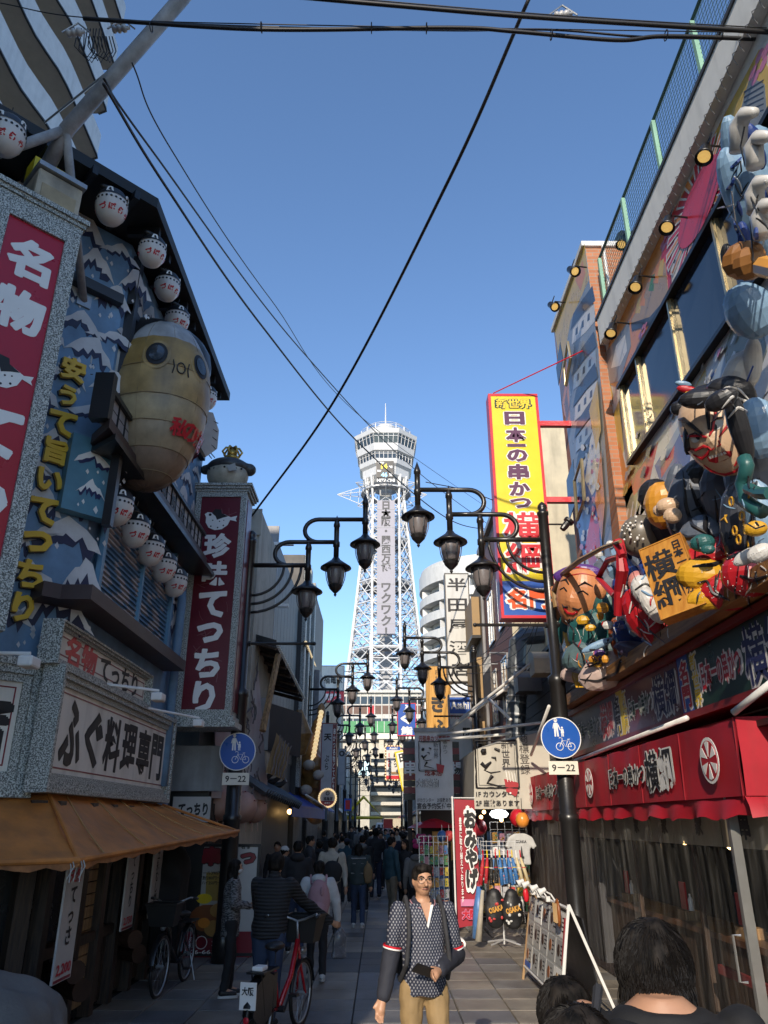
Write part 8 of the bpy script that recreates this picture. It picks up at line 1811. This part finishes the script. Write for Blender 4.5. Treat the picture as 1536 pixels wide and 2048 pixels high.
for lb_,x,Y,rz,H,kw in others:
 t,J=ppl(lb_,x,0,Y,rz,H,vox=0.022,**kw);ORGp(t)
 if 'shoulder bag' in lb_:bag(t,(0.02,-0.2,1.12),0.2,0.09,0.2,CBK,'shoulder_bag',[[(0.1,-0.15,1.25),(0.14,0.0,1.47),(0.0,0.14,1.3)]])
 if 'tote' in lb_:bag(t,(0.2,-0.12,1.02),0.1,0.06,0.2,cloth('tote_tan',(0.2,0.13,0.06)),'tote_bag',[[(0.2,-0.12,1.15),(0.16,0.0,1.36),(0.2,0.06,1.15)]])
 if 'patterned' in lb_:
  g=G();rk=random.Random(1)
  for z in(1.3,1.2,1.02):
   for k in range(22):a_=3.2+3.0*k/21;g.ball((0.178*math.cos(a_),0.13*math.sin(a_),z),0.008,0.008,0.014,5,4)
  g.build('knit_pattern',CWH,t,kind='stuff')
# far crowd: copies of four walkers, each with its own coat
proto=[]
for i,(tp,lg,hr_,rz)in enumerate(((CBK,CDK,'short',0),(CDK,CJN,'long',0),(CNV,CBK,'full',180),(CBK,CKH,'short',180))):
 t,J=person('walker in %s far down the street'%('black','charcoal','navy','black and khaki')[i],(0,0,0),0,1.68,top=tp,legs=lg,hair=hr_,vox=0.035,group='far walkers in the crowd',face=(rz==180));ORGp(t);proto.append((t,rz))
rq=random.Random(21);coats=[(CBK,'black'),(CBK,'black'),(CDK,'charcoal'),(CNV,'navy'),(CBR,'brown'),(CGY,'grey'),(CCR,'cream'),(CTL,'teal'),(CPK,'pink'),(CWH,'white'),(CGY,'grey'),(CCR,'cream')]
taken=[];n_=0
for k in range(400):
 if n_>=84:break
 Y=25+62*rq.random()**1.25;x=rq.uniform(-2.3,2.2)
 if any((x-a_)**2+(Y-b_)**2<0.5 for a_,b_ in taken):continue
 taken.append((x,Y));src,rz=proto[n_%4];c_,cn=coats[rq.randrange(12)];old=src.children[2].data.materials[0].name if False else None
 sw_={('cloth_black','cloth_charcoal','cloth_navy','cloth_black')[n_%4]:c_}
 if n_<4:o=src;o.location=(x,Y,0);o.rotation_euler=(0,0,rad(rz+rq.uniform(-20,20)))
 else:
  o=copytree(src,(x,Y,0),rad(rz+rq.uniform(-25,25)),None,None,rq.uniform(0.9,1.08),sw_);o['label']='walker in %s %s, far down the street in the crowd'%(cn,'seen from behind' if rz==0 else 'facing the camera');o['group']='far walkers in %s %s'%(cn,'going' if rz==0 else 'coming')
 n_+=1
# black haired heads close to the camera
def strands(g,hc,hr,n,seed,L=(0.045,0.1),whorl=V((0.01,-0.03,0.1)),down=0.55):
 rs=random.Random(seed)
 for i in range(n):
  z=rs.uniform(-0.4,1.0);a_=rs.uniform(0,6.283);r_=math.sqrt(max(0,1-z*z));d=V((r_*math.cos(a_),r_*math.sin(a_),z))
  if d.y>0.55 and d.z<0.35:continue
  p=hc+V((d.x*hr*1.12,d.y*hr*1.24,d.z*hr*1.3));fl=(d-whorl*6).normalized();fl=(fl-d*fl.dot(d))+V((0,0,-down));fl=fl-d*fl.dot(d)*0.8
  fl=(fl.normalized()+V((rs.uniform(-.38,.38),rs.uniform(-.38,.38),rs.uniform(-.2,.2)))).normalized();l_=rs.uniform(*L);lift=rs.uniform(0.0,0.016)
  pts=[p-d*0.004]
  for k in range(1,5):
   f=k/4;q_=p+fl*l_*f+Z_*(-0.012*f*f);dq=(q_-hc);sc_=V((dq.x/(hr*1.14),dq.y/(hr*1.26),dq.z/(hr*1.32))).length
   if sc_>0:q_=hc+dq/sc_ if d.z>-0.2 or sc_<1 else q_
   pts.append(q_+d*lift*math.sin(f*2.6))
  w_=rs.uniform(0.0008,0.0017);g.tube(pts,[w_*0.7,w_,w_,w_*0.7,w_*0.12],3,False)
STR=mat('hair_strand',(0.008,0.0065,0.006),0.6,var=0.3,sc=30,spec=0.18)
for lb_,x,yt,Y,H,rz,n_s,kw in(('person with tousled black hair and black hooded top, back to camera at lower right',1299,1813,2.45,None,-14,7500,dict(top=cloth('hoodie_black',(0.006,0.006,0.007)),build=1.05,bow=0.045,crew=False)),('person with short spiky black hair, only the head in the bottom edge',1148,1976,2.15,None,-10,6500,dict(top=CDK)),('person with sleek black hair holding a snack, partly hidden behind the spiky head',1122,1930,3.0,None,-40,4500,dict(top=CBK,arms={'R':((0.16,0.06,0.74),(0.14,0.16,0.9)),'L':((-0.16,0,0.66),(-0.16,0.05,0.5))}))):
 tp=pY(x,yt,Y);Hh=tp.z/(1.02-kw.get('bow',0))
 t,J=person(lb_,(tp.x,Y,0),rad(rz),Hh,hair='full',vox=0.013,**kw);ORGp(t)
 g=G();strands(g,J['hc']+V((0,-J['hr']*0.12,J['hr']*0.12)),J['hr']*1.02,n_s,n_s);g.build('hair_strands',STR,t,kind='stuff')
 if 'hooded' in lb_:
  h_=J['h'];g=G()
  for i in range(15):a_=rad(-255+330*i/14);g.ball((0.06*h_*math.cos(a_),-0.012*h_+0.05*h_*math.sin(a_),(0.822+0.012*math.sin(a_))*h_),0.026*h_,0.02*h_,0.012*h_)
  solid(g,0.012,3,0.012,9).build('hood',MATS['cloth_hoodie_black'],t,True);g=G();P=[(-0.1*h_,-0.085*h_,0.83*h_),(0.0,-0.1*h_,0.76*h_),(0.1*h_,-0.09*h_,0.66*h_)];g.tube([(-0.09*h_,0.0,0.86*h_)]+P,0.014,6);g.build('bag_strap',CDK,t)
 if 'snack' in lb_:
  c_=V(J['wR'])+V((0.0,0.03,0.09));g=G();g.ball((0,0,0),0.028,0.028,0.03,8,6);g.m=1;g.tube([(0,0,-0.06),(0,0,0.0)],[0.012,0.024],8);sn=g.build('snack',[YEL,LET]);sn.location=t.location+Matrix.Rotation(rad(rz),3,'Z')@c_;tag(sn,'yellow and white snack cone in a raised hand at the bottom edge','snack')
for lb_,x,y,Y,rz,kw in(('dark figure seated behind the vinyl curtain by the lamp post',1120,1765,11.2,150,dict(top=CBK,face=True)),('person in pale top seated inside the vinyl curtain at right edge',1500,1930,6.6,20,dict(top=CCR,hair='long'))):
 p=pX(x,y,4.3 if Y>7 else 3.75);t,J=person(lb_,(p.x,p.y if Y>7 else 6.0,0),rad(rz),1.62 if Y>7 else 1.5,vox=0.022,stride=0.03,**kw);ORGp(t)
# BICYCLES
def bicycle(name,label,c,rz,frame,L=1.08,wr=0.33,basket=True,guard=False,kid=False):
 t=thing(name,label,'bicycle',(0,0,0));ORG[t.name]=V((0,0,0));a,b=V((0,0,wr)),V((0,L,wr))
 for w_ in(a,b):
  g=G();g.tube([w_+Y_*wr*math.cos(i*0.2244)+Z_*wr*math.sin(i*0.2244)for i in range(29)],0.021,8);wh=g.build('tyre',RUB,t,True)
  g=G();g.tube([w_+Y_*(wr-0.025)*math.cos(i*0.2244)+Z_*(wr-0.025)*math.sin(i*0.2244)for i in range(29)],0.011,6);g.tube([w_-X_*0.05,w_+X_*0.05],0.022,8)
  for i in range(20):q_=i*0.314;g.tube([w_+X_*(0.03 if i%2 else-0.03),w_+Y_*(wr-0.03)*math.cos(q_)+Z_*(wr-0.03)*math.sin(q_)],0.002,3,False)
  g.build('rim',STEEL,wh)
  g=G();vs_=[];n=14
  for i in range(n+1):q_=rad(20+150*i/n)if w_ is a else rad(10+130*i/n);d=Y_*math.cos(q_)*(-1 if w_ is a else 1)+Z_*math.sin(q_);vs_+=[w_+d*(wr+0.03)-X_*0.035,w_+d*(wr+0.045),w_+d*(wr+0.03)+X_*0.035]
  g.add(vs_,[(3*i+j,3*i+3+j,3*i+4+j,3*i+1+j)for i in range(n)for j in range(2)]);g.build('mudguard',BLK,t,True)
 bb=V((0,L*0.42,wr-0.03));st,hd=V((0,L*0.3,0.72)),V((0,L*0.86,0.82));hb=V((0,L*0.83,1.0))
 g=G();g.tube([st-Z_*0.1,bb],0.018,8);g.tube([hd,V((0,L*0.7,0.5)),bb],0.028,8);g.tube([bb,a],0.014,6);g.tube([st-Z_*0.08,a+X_*0.04],0.01,6);g.tube([st-Z_*0.08,a-X_*0.04],0.01,6)
 g.tube([hd+Z_*0.05,V((0,L*0.93,0.62)),b+X_*0.05],0.016,6);g.tube([V((0,L*0.93,0.62)),b-X_*0.05],0.016,6);g.build('frame',frame,t,True)
 g=G();g.tube([hd,hb],0.014,6);g.tube([hb+V((-0.29,-0.2,0.06)),hb+V((-0.24,-0.06,0.08)),hb+V((-0.08,0.02,0.02)),hb,hb+V((0.08,0.02,0.02)),hb+V((0.24,-0.06,0.08)),hb+V((0.29,-0.2,0.06))],0.012,8);g.build('handlebar',STEEL,t,True)
 g=G()
 for s in(-1,1):g.tube([hb+V((s*0.285,-0.08,0.072)),hb+V((s*0.29,-0.21,0.058))],0.018,8)
 g.build('grip',RUB,t,True)
 g=G();g.ball(st+V((0,-0.03,0.12)),0.1,0.14,0.04);g.cap(st+V((0,0.02,0.12)),0.05,st+V((0,0.14,0.12)),0.025);g.tube([st-Z_*0.05,st+Z_*0.1],0.014,6);solid(g,0.015,3).build('saddle',RUB,t,True)
 g=G();g.tube([bb-X_*0.07,bb+X_*0.07],0.03,8);g.tube([bb+X_*0.07,bb+V((0.07,0.12,0.1))],0.012,6);g.tube([bb-X_*0.07,bb+V((-0.07,-0.12,-0.1))],0.012,6);g.box(0.07,0.16,bb.y+0.08,bb.y+0.16,bb.z+0.09,bb.z+0.115);g.box(-0.16,-0.07,bb.y-0.16,bb.y-0.08,bb.z-0.115,bb.z-0.09);g.build('crankset',BLK,t)
 g=G();z0=a.z+wr+0.06;g.box(-0.09,0.09,-0.16,0.22,z0,z0+0.018);g.tube([(0.05,-0.12,z0),a+X_*0.05],0.008,5);g.tube([(-0.05,-0.12,z0),a-X_*0.05],0.008,5);g.build('rear_rack',BLK,t)
 g=G();g.tube([a+V((-0.05,0.0,-0.02)),V((-0.14,0.02,0.01))],0.01,5);g.build('stand',STEEL,t)
 if basket:
  o=V((0,L*1.02,0.78));g=G();g.add([o+V(p)for p in((-.15,-.11,0),(.15,-.11,0),(.15,.1,0),(-.15,.1,0),(-.2,-.14,.26),(.2,-.14,.26),(.2,.17,.26),(-.2,.17,.26))],[(0,3,2,1),(0,1,5,4),(1,2,6,5),(2,3,7,6),(3,0,4,7)]);g.build('basket',mat('basket_black',(0.012,0.012,0.012),0.6),t)
  g=G();P=[o+V(p)for p in((-.2,-.14,.26),(.2,-.14,.26),(.2,.17,.26),(-.2,.17,.26),(-.2,-.14,.26))];g.tube(P,0.012,6);g.build('basket_rim',RUB,t)
  g=G();g.ball(b+V((0,0.02,wr+0.1)),0.035,0.05,0.035);g.build('headlamp',STEEL,t,True)
 if guard:
  g=G()
  for s in(-1,1):g.slab([a+V((s*0.045,p[0],p[1]))for p in((-0.28,0.05),(-0.2,0.28),(0.02,0.36),(0.2,0.3),(0.16,-0.02),(-0.1,-0.1))],(s*0.01,0,0),1.0)
  g.build('wheel_guard',BLK,t);g=G();g.box(-0.08,0.08,-0.3,-0.285,a.z+0.1,a.z+0.32);pl=g.build('share_plate',LET,t);letter(t,V((0,-0.302,a.z+0.21)),X_,Z_,[('大阪',0,0.04,0.12,0.07,INK,0.03,False)]);G().box(-0.055,0.055,-0.12,0.02,z0+0.02,z0+0.06).build('lock_box',LET,t,bevel=0.01);G().box(-0.05,0.05,0.2,0.3,wr+0.02,wr+0.32).build('battery',BLK,t,bevel=0.01)
  g=G();g.ball((0,-0.31,a.z+0.02),0.03,0.015,0.03);g.build('reflector',RED,t)
 t.location=c;t.rotation_euler=(0,0,rz);return t
RBK=mat('bike_red',(0.4,0.008,0.015),0.25,var=0.05,coat=0.5)
b1,b0=at(603,9.55),at(516,8.45);ang=math.atan2(-(b1.x-b0.x),b1.y-b0.y)
bicycle('bicycle','red shared bicycle with black basket being held by the man in the quilted jacket',b0,ang,RBK,1.1,0.3,guard=True)
pb=at(318,10.5);bicycle('bicycle','black parked bicycle with basket under the orange awning',V((pb.x-0.05,12.0,0)),rad(176),mat('bike_black',(0.015,0.015,0.016),0.3),1.1,0.33)
t=thing('cloth_cover','black hooded cloth cover over a stand behind the parked bicycle','cover',V((-3.05,12.3,0)));g=G();g.ball((-3.02,12.2,1.35),0.26,0.3,0.36);g.box(-3.22,-2.82,11.95,12.45,0.3,1.3);solid(g,0.035,6,0.03,4).build('cloth',CBK,t,True)
# A-BOARD menu on the right
t=thing('a_board','long white-framed A-board menu with rows of food pictures standing in the sun','menu stand',V((2.2,10.9,0)));yA0,yA1=9.75,12.05;WF=mat('board_white',(0.7,0.69,0.66),0.4,var=0.04,dirt=0.2)
o=V((2.08,(yA0+yA1)/2,0.6));u,v_=-Y_,V((0.16,0,1)).normalized();n_=u.cross(v_)
hb=(yA1-yA0)/2
G().obox(o,u,v_,n_,(-hb,hb),(-0.43,0.43),-0.02,0).build('panel',mat('menu_pale',(0.5,0.5,0.48),0.35,var=0.06),t)
G().obox(o+V((0.3,0,-0.02)),u,V((-0.16,0,1)).normalized(),X_,(-hb+0.05,hb-0.05),(-0.45,0.4),0.0,0.02).build('back_panel',BLK,t)
for y in(yA0,yA1):
 g=G();g.tube([(1.97,y,0),(2.17,y,1.12)],0.022,4);g.tube([(2.17,y,1.12),(2.62,y,0.0)],0.022,4);g.build('leg',WF if y==yA0 else TWOOD,t)
g=G();g.tube([(2.16,yA0,1.08),(2.16,yA1,1.08)],0.02,6);g.tube([(2.0,yA0,0.16),(2.0,yA1,0.16)],0.014,6);g.build('rail',WF,t)
ra=random.Random(6)
for r_ in range(3):
 for k in range(5):
  cy=-hb+0.24+k*0.46;cz=0.29-r_*0.29
  g=G();g.obox(o,u,v_,n_,(cy-0.2,cy+0.2),(cz-0.13,cz+0.13),0.001,0.006);cdp=g.build('menu_sheet',[MWT,LET,mat('menu_grey',(0.4,0.4,0.39),0.4)][ra.randrange(3)],t)
  g=G();ms=[MT,mat('food_brown',(0.25,0.08,0.02)),mat('food_dark',(0.05,0.025,0.015)),INK];q_=ra.randrange(3);g.m=q_;cx_,r2=cy-0.08,0.065;g.prism([(cx_+r2*math.cos(i*0.5236),cz+0.02+r2*math.sin(i*0.5236))for i in range(12)],o,u,v_,n_,0.006,0.01);g.m=3
  for j in range(4):g.obox(o,u,v_,n_,(cy+0.02,cy+0.02+ra.uniform(0.06,0.15)),(cz+0.07-0.045*j,cz+0.085-0.045*j),0.006,0.008)
  g.build('printed_picture',ms,cdp)
G().obox(o,u,v_,n_,(-hb+0.02,-hb+0.4),(-0.42,-0.36),0.007,0.011).build('blue_tab',BLU,t);G().obox(o,u,v_,n_,(hb-0.1,hb-0.04),(-0.1,0.38),0.007,0.011).build('red_tab',RED,t)
for i,y in enumerate((11.7,11.3,10.7,10.2)):
 p=V((2.12,y,1.11));t2=thing('clip_lamp','white clamp lamp on the top rail of the A-board, place %d from the far end'%(i+1),'clip lamp',p,'clip lamps on the A-board');g=G();g.box(p.x-0.02,p.x+0.03,y-0.03,y+0.03,p.z-0.04,p.z+0.02);g.tube([p,p+V((-0.05,0.02,0.08)),p+V((-0.13,0.0,0.12))],0.01,6);g.build('clamp',WF,t2);G().lathe([(0.025,-0.04),(0.03,0),(0.05,0.06),(0.045,0.06)],12,Matrix.Translation(p+V((-0.15,0,0.12)))@Matrix.Rotation(rad(-115),4,'Y'),False).build('shade',WF,t2,True)
t=thing('skewer_model','oval brown plastic skewer plate clipped at the near corner of the A-board','food model',(2.1,9.8,1.05));G().ball((2.06,9.85,1.03),0.03,0.1,0.15,12,8).build('plate',mat('food_brown',(0.25,0.08,0.02)),t,True);g=G()
for k in range(4):g.tube([(2.03,9.79+0.04*k,0.93),(2.03,9.79+0.04*k,1.13)],0.014,5)
g.build('skewer',MT,t)
# SOUVENIR SHOP in the right middle
p=at(922,15.1);px_=p.x
t=thing('nobori_banner','red upright banner on white pole with black lettering outlined white','banner',(px_,15.1,0));NR=mat('nobori_red',(0.33,0.015,0.03),0.65,var=0.12)
zt_=pY(920,1598,15.1).z;zb_=pY(935,1856,15.1).z;xl_=pY(908,1700,15.1).x;ob=V((xl_+0.03,15.1,0));wb=0.44
g=G();g.add(*sheet((V((ob.x,15.1,zb_)),V((ob.x+wb,15.12,zb_+0.06)),V((ob.x+wb-0.06,15.12,zt_-0.02)),V((ob.x,15.1,zt_))),8,24,0.02));g.build('cloth',NR,t,True)
g=G();g.tube([(xl_,15.11,0.12),(xl_,15.11,zt_+0.05)],0.016,8);g.tube([(xl_-0.02,15.11,zt_+0.02),(xl_+0.42,15.13,zt_+0.02)],0.01,6);g.build('pole',WHT,t);g=G();g.lathe([(0.2,0),(0.21,0.05),(0.17,0.1),(0.07,0.14),(0.035,0.17),(0.03,0.3)],4,Matrix.Translation((xl_,15.11,0))@Matrix.Rotation(rad(45),4,'Z'));g.build('water_base',LET,t,bevel=0.01)
oc_=V((ob.x+0.25,15.07,(zt_+zb_)/2));hh=zt_-zb_
letter(t,oc_,X_,Z_,[('おみやげ',0.03,hh*0.1,0.22,hh*0.62,INK,0.07,True,(LET,0.15)),('豊富に取り揃えております',-0.15,hh*0.02,0.05,hh*0.66,LET,0.02,True),('大阪',-0.04,-hh*0.4,0.26,0.16,RED,0.05,False,(MP,0.12))])
G().obox(oc_-Z_*hh*0.31,X_,Z_,-Y_,(-0.19,0.19),(-0.06,0.05),0.0,0.004).build('wave_print',MP,t)
RK=mat('rack_wire',(0.6,0.6,0.6),0.35,0.5);rg=random.Random(12)
BR=[mat('goods_%d'%i,c,0.4,var=0.2,sc=12)for i,c in enumerate(((0.5,0.05,0.05),(0.6,0.45,0.05),(0.08,0.2,0.45),(0.6,0.6,0.58),(0.1,0.3,0.12),(0.55,0.25,0.3),(0.6,0.3,0.05),(0.05,0.05,0.06),(0.4,0.4,0.42)))]
def rack(label,x0,x1,Y,ztop,rows,cols):
 t=thing('goods_rack',label,'display rack',((x0+x1)/2,Y,0));g=G()
 for i in range(cols+1):xx=x0+(x1-x0)*i/cols;g.tube([(xx,Y,0.08),(xx,Y,ztop)],0.007,4)
 for k in range(rows*2+1):g.tube([(x0,Y,0.25+(ztop-0.25)*k/(rows*2)),(x1,Y,0.25+(ztop-0.25)*k/(rows*2))],0.005,4)
 for xx in(x0,x1):g.tube([(xx,Y-0.25,0.04),(xx,Y+0.3,0.04)],0.015,6)
 g.build('wire_grid',RK,t)
 for r_ in range(rows):
  for c_ in range(cols):
   xx=x0+(x1-x0)*(c_+0.5)/cols;zz=0.4+(ztop-0.45)*r_/rows;w_=(x1-x0)/cols*0.36;h_=(ztop-0.4)/rows*rg.uniform(0.3,0.44);m_=BR[rg.randrange(9)]
   k=rg.randrange(3);g=G();g.slab([(xx-w_,Y-0.02,zz-h_),(xx+w_,Y-0.03,zz-h_*0.9),(xx+w_*0.8,Y-0.03,zz+h_),(xx-w_,Y-0.02,zz+h_*0.92)],-Y_,0.03+0.05*k);g.m=1;g.tube([(xx,Y-0.02,zz+h_*0.9),(xx,Y,zz+h_*1.1)],0.006,4);g.m=2
   for j in range(2):g.ball((xx+rg.uniform(-.5,.5)*w_,Y-0.06-0.05*k,zz+rg.uniform(-.5,.5)*h_),w_*0.35,0.012,w_*0.35,6,4)
   g.build('packet',[m_,RK,BR[rg.randrange(9)]],t)
 return t
pa=at(842,15.7).x;pb2=at(902,15.7).x
rack('wire rack full of keyrings and small packets left of the red banner',pa,pb2,15.75,1.75,7,6)
rack('low wire rack of stationery packets behind the red banner',at(936,17.0).x,at(975,17.0).x,17.0,1.7,6,4)
rack('dark wire rack with hanging packets at the back of the souvenir shop',at(985,18.0).x,at(1060,18.0).x,17.6,2.0,6,5)
sx0=at(1010,14.9).x;Yf=14.9
t=thing('fan_stand','wire stand hung with folded red, black and blue patterned fans','display stand',(sx0,Yf,0));g=G();g.tube([(sx0,Yf,0.05),(sx0,Yf,1.7)],0.02,6)
for k in range(5):
 zz=1.68-0.07*k;g.tube([(sx0-0.36,Yf-0.2,zz),(sx0+0.34,Yf-0.2,zz)],0.006,4)
for k in range(8):xx=sx0-0.36+0.1*k;g.tube([(xx,Yf-0.2,1.38),(xx,Yf-0.2,1.7)],0.005,4)
for q_ in(0.8,2.4,3.9,5.5):g.tube([(sx0,Yf,0.12),(sx0+0.35*math.cos(q_),Yf+0.3*math.sin(q_),0.06)],0.015,6)
g.build('wire_grid',RK,t)
DOT=lambda nm,c:ramp2(mat(nm,c,0.6,var=0),'ShaderNodeTexVoronoi',(0.6,0.6,0.58),c,0.12,0.2,40)
FM=[DOT('fan_red',(0.45,0.02,0.03)),DOT('fan_black',(0.02,0.02,0.02)),DOT('fan_blue',(0.04,0.16,0.4)),mat('fan_cream',(0.6,0.5,0.3),0.6)]
for k in range(10):
 a0=(k-4.5)/4.5;p0=V((sx0+a0*0.33,Yf-0.23,1.42));p1=V((sx0+a0*0.42+0.02,Yf-0.27,0.98+0.03*(k%2)));m_=FM[0]if k<2 else FM[1]if k<4 else FM[2]if k<8 else FM[3]
 t2=thing('folded_fan','%s patterned folded fan hanging in place %d along the wire stand'%(('red','red','black','black','blue','blue','blue','blue','cream','cream')[k],k+1),'fan',p0,'folded fans on the wire stand');g=G();g.tube([p0,p0.lerp(p1,0.35),p1],[0.018,0.034,0.032],8);g.build('leaf',m_,t2,True);g=G();g.tube([p0,p0+V((0,0.02,0.12))],0.01,5);g.tube([p0.lerp(p1,0.38)+X_*0.036*math.cos(i)+Y_*0.036*math.sin(i)for i in range(8)],0.007,4);g.build('cord',[SRED,YEL,LET][k%3],t2)
for k,(dx,dy,c_,lb_)in enumerate(((0.12,-0.3,(0.015,0.015,0.017),'black souvenir rucksack with OSAKA lettering hanging below the fans'),(-0.16,-0.22,(0.02,0.02,0.022),'black drawstring bag behind the lettered rucksack'))):
 c0=V((sx0+dx,Yf+dy,0.6));t2=thing('souvenir_bag',lb_,'bag',c0-Z_*0.3);g=G();g.ball(c0,0.2,0.1,0.3);g.ball(c0+Z_*0.2,0.13,0.08,0.14);solid(g,0.025,5,0.02,7).build('fabric',cloth('bag_black',(0.014,0.014,0.016),0.5),t2,True)
 letter(t2,c0+V((0,-0.115,0.02)),V((0.95,0,0.25)).normalized(),V((-0.25,0,0.95)).normalized(),[('OSAKA',0,0,0.26,0.09,BR[6],0.05,False)]);g=G()
 for j in range(9):g.ball(c0+V((rg.uniform(-.12,.12),-0.12+rg.uniform(0,0.02),rg.uniform(-0.2,-0.06)if j<6 else rg.uniform(0.08,0.16))),rg.uniform(0.014,0.03),0.01,rg.uniform(0.014,0.03),7,5)
 g.build('patch',BR[rg.randrange(4)],t2,kind='stuff');g=G();g.tube([c0+Z_*0.3,c0+Z_*0.42+Y_*0.05],0.012,5);g.build('loop',RUB,t2)
t2=thing('towel_bundle','pale blue and cream cloths hanging at the left of the fan stand','towels',(sx0-0.42,Yf,0.4));g=G();g.tube([(sx0-0.4,Yf-0.1,0.95),(sx0-0.44,Yf-0.12,0.6),(sx0-0.5,Yf-0.1,0.15)],[0.05,0.09,0.07],8);g.build('cloth',BR[2],t2,True);g=G();g.tube([(sx0-0.36,Yf-0.2,0.9),(sx0-0.47,Yf-0.2,0.12)],[0.03,0.06],8);g.build('cloth',CCR,t2,True)
t2=thing('red_pouch','bright red cloth pouch hanging to the right of the black rucksack','pouch',(sx0+0.4,Yf,0.8));g=G();g.ball((sx0+0.4,Yf-0.15,0.82),0.06,0.05,0.12);solid(g,0.02,3,0.01,9).build('fabric',SRED,t2,True);g=G();g.tube([(sx0+0.36,Yf-0.15,0.92),(sx0+0.3,Yf-0.2,1.2)],0.01,5);g.build('cord',SRED,t2)
c0=pY(1042,1690,15.4);t2=thing('t_shirt','white printed T-shirt displayed above the fan stand','shirt',c0);g=G();P=[(-.1,.2),(.1,.2),(.22,.14),(.3,-.02),(.22,-.08),(.17,.02),(.17,-.34),(-.17,-.34),(-.17,.02),(-.22,-.08),(-.3,-.02),(-.22,.14)];g.prism(P,c0,X_,Z_,-Y_,-0.03,0.03);sg=solid(g,0.02,5,0.012,9);sg.build('fabric',CWH,t2,True)
letter(t2,c0+V((0,-0.045,0.03)),X_,Z_,[('OSAKA',0,0.03,0.2,0.05,INK,0.02,False)]);g=G();g.tube([c0+V((0,-0.05,-0.2)),c0+V((0,-0.05,-0.02))],[0.03,0.006],4);g.box(c0.x-0.04,c0.x+0.04,c0.y-0.055,c0.y-0.045,c0.z-0.22,c0.z-0.19);g.build('tower_print',INK,t2);g=G();g.tube([c0+V((-0.12,0,0.19)),c0+V((0,0,0.26)),c0+V((0.12,0,0.19))],0.008,5);g.tube([c0+V((0,0,0.26)),c0+V((0,0,0.36))],0.006,5);g.build('hanger',BLK,t2)
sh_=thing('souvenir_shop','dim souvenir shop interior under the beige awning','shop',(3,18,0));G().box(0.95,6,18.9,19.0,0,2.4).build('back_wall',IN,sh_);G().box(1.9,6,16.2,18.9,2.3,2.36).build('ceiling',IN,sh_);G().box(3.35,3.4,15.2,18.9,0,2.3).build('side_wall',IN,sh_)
for i in range(10):G().box(1.2+(i%5)*0.42,1.55+(i%5)*0.42,18.86,18.895,0.4+0.8*(i//5),1.0+0.8*(i//5)).build('poster',BR[rg.randrange(9)],sh_)
LC=mat('cool_lamp',(0.9,0.95,1.0),emit=6.0,var=0)
p=pY(998,1628,17.0);t2=thing('shop_light','cool white faceted ceiling light in the souvenir shop','lamp',p);G().ball(p,0.2,0.25,0.09,6,4).build('diffuser',LC,t2);g=G();g.tube([p+Z_*0.08,(p.x,p.y,2.32)],0.01,5);g.build('stem',BLK,t2)
for i,(x,y)in enumerate(((968,1624),(962,1634),(1003,1640))):p=pY(x,y,17.2);t2=thing('shop_bulb','small warm bulb in the souvenir shop ceiling, %s of three'%('left','lower left','right')[i],'lamp',p);G().ball(p,0.04,n=8,k=6).build('bulb',LMP,t2);g=G();g.tube([p,(p.x,p.y,2.32)],0.006,4);g.build('cord',BLK,t2)
for x,y,Y,r_,lb_,m_ in((1036,1636,15.6,0.16,'red paper lantern beside the red awning corner',RED),(1045,1640,15.3,0.13,'orange round lantern under the red awning end',MO),(958,1655,17.0,0.17,'dark red lantern behind the red banner',DRED)):
 p=pY(x,y,Y);t2=thing('paper_lantern',lb_,'lantern',p);g=G();g.lathe([(0.06,-r_),(r_*0.8,-r_*0.6),(r_,0),(r_*0.8,r_*0.6),(0.06,r_)],16,Matrix.Translation(p));g.build('paper',m_,t2,True);g=G();g.tube([p+Z_*r_,p+Z_*(r_+0.25)],0.008,4);g.build('cord',BLK,t2)
p=pY(868,1648,19.0);t2=thing('parasol','red parasol opened behind the goods rack','parasol',(p.x,19.0,0));g=G();M=Matrix.Translation((p.x,19.0,p.z));g.lathe([(0.62,-0.08),(0.35,0.04),(0.02,0.14)],8,M,False);g.build('canopy',SRED,t2);g=G();g.tube([(p.x,19.0,0),(p.x,19.0,p.z+0.12)],0.018,6);g.build('pole',WHT,t2)
for x,y,m_,lb_ in((884,1672,BR[2],'blue fluffy hat hung at the rack top'),(898,1672,BR[0],'red fluffy hat hung at the rack top')):p=pY(x,y,16.0);t2=thing('party_hat',lb_,'hat',p);g=G();g.ball(p,0.1,0.1,0.1,12,8);solid(g,0.02,1,0.02,30).build('plush',m_,t2,True);g=G();g.tube([p+Z_*0.08,p+Z_*0.2],0.006,4);g.build('hook',RK,t2)
p=pY(845,1685,16.1);t2=thing('paper_flowers','bunch of magenta paper flowers left of the goods rack','flowers',p);g=G()
for k in range(14):g.ball(p+V((rg.uniform(-.16,.16),rg.uniform(-.1,.1),rg.uniform(-.1,.12))),0.05,n=7,k=5)
g.build('petals',mat('magenta',(0.4,0.02,0.12),0.6,var=0.3),t2,kind='stuff');g=G();g.tube([p-Z_*0.1,V((p.x,p.y,0.02))],0.012,5);g.build('stem',RK,t2)
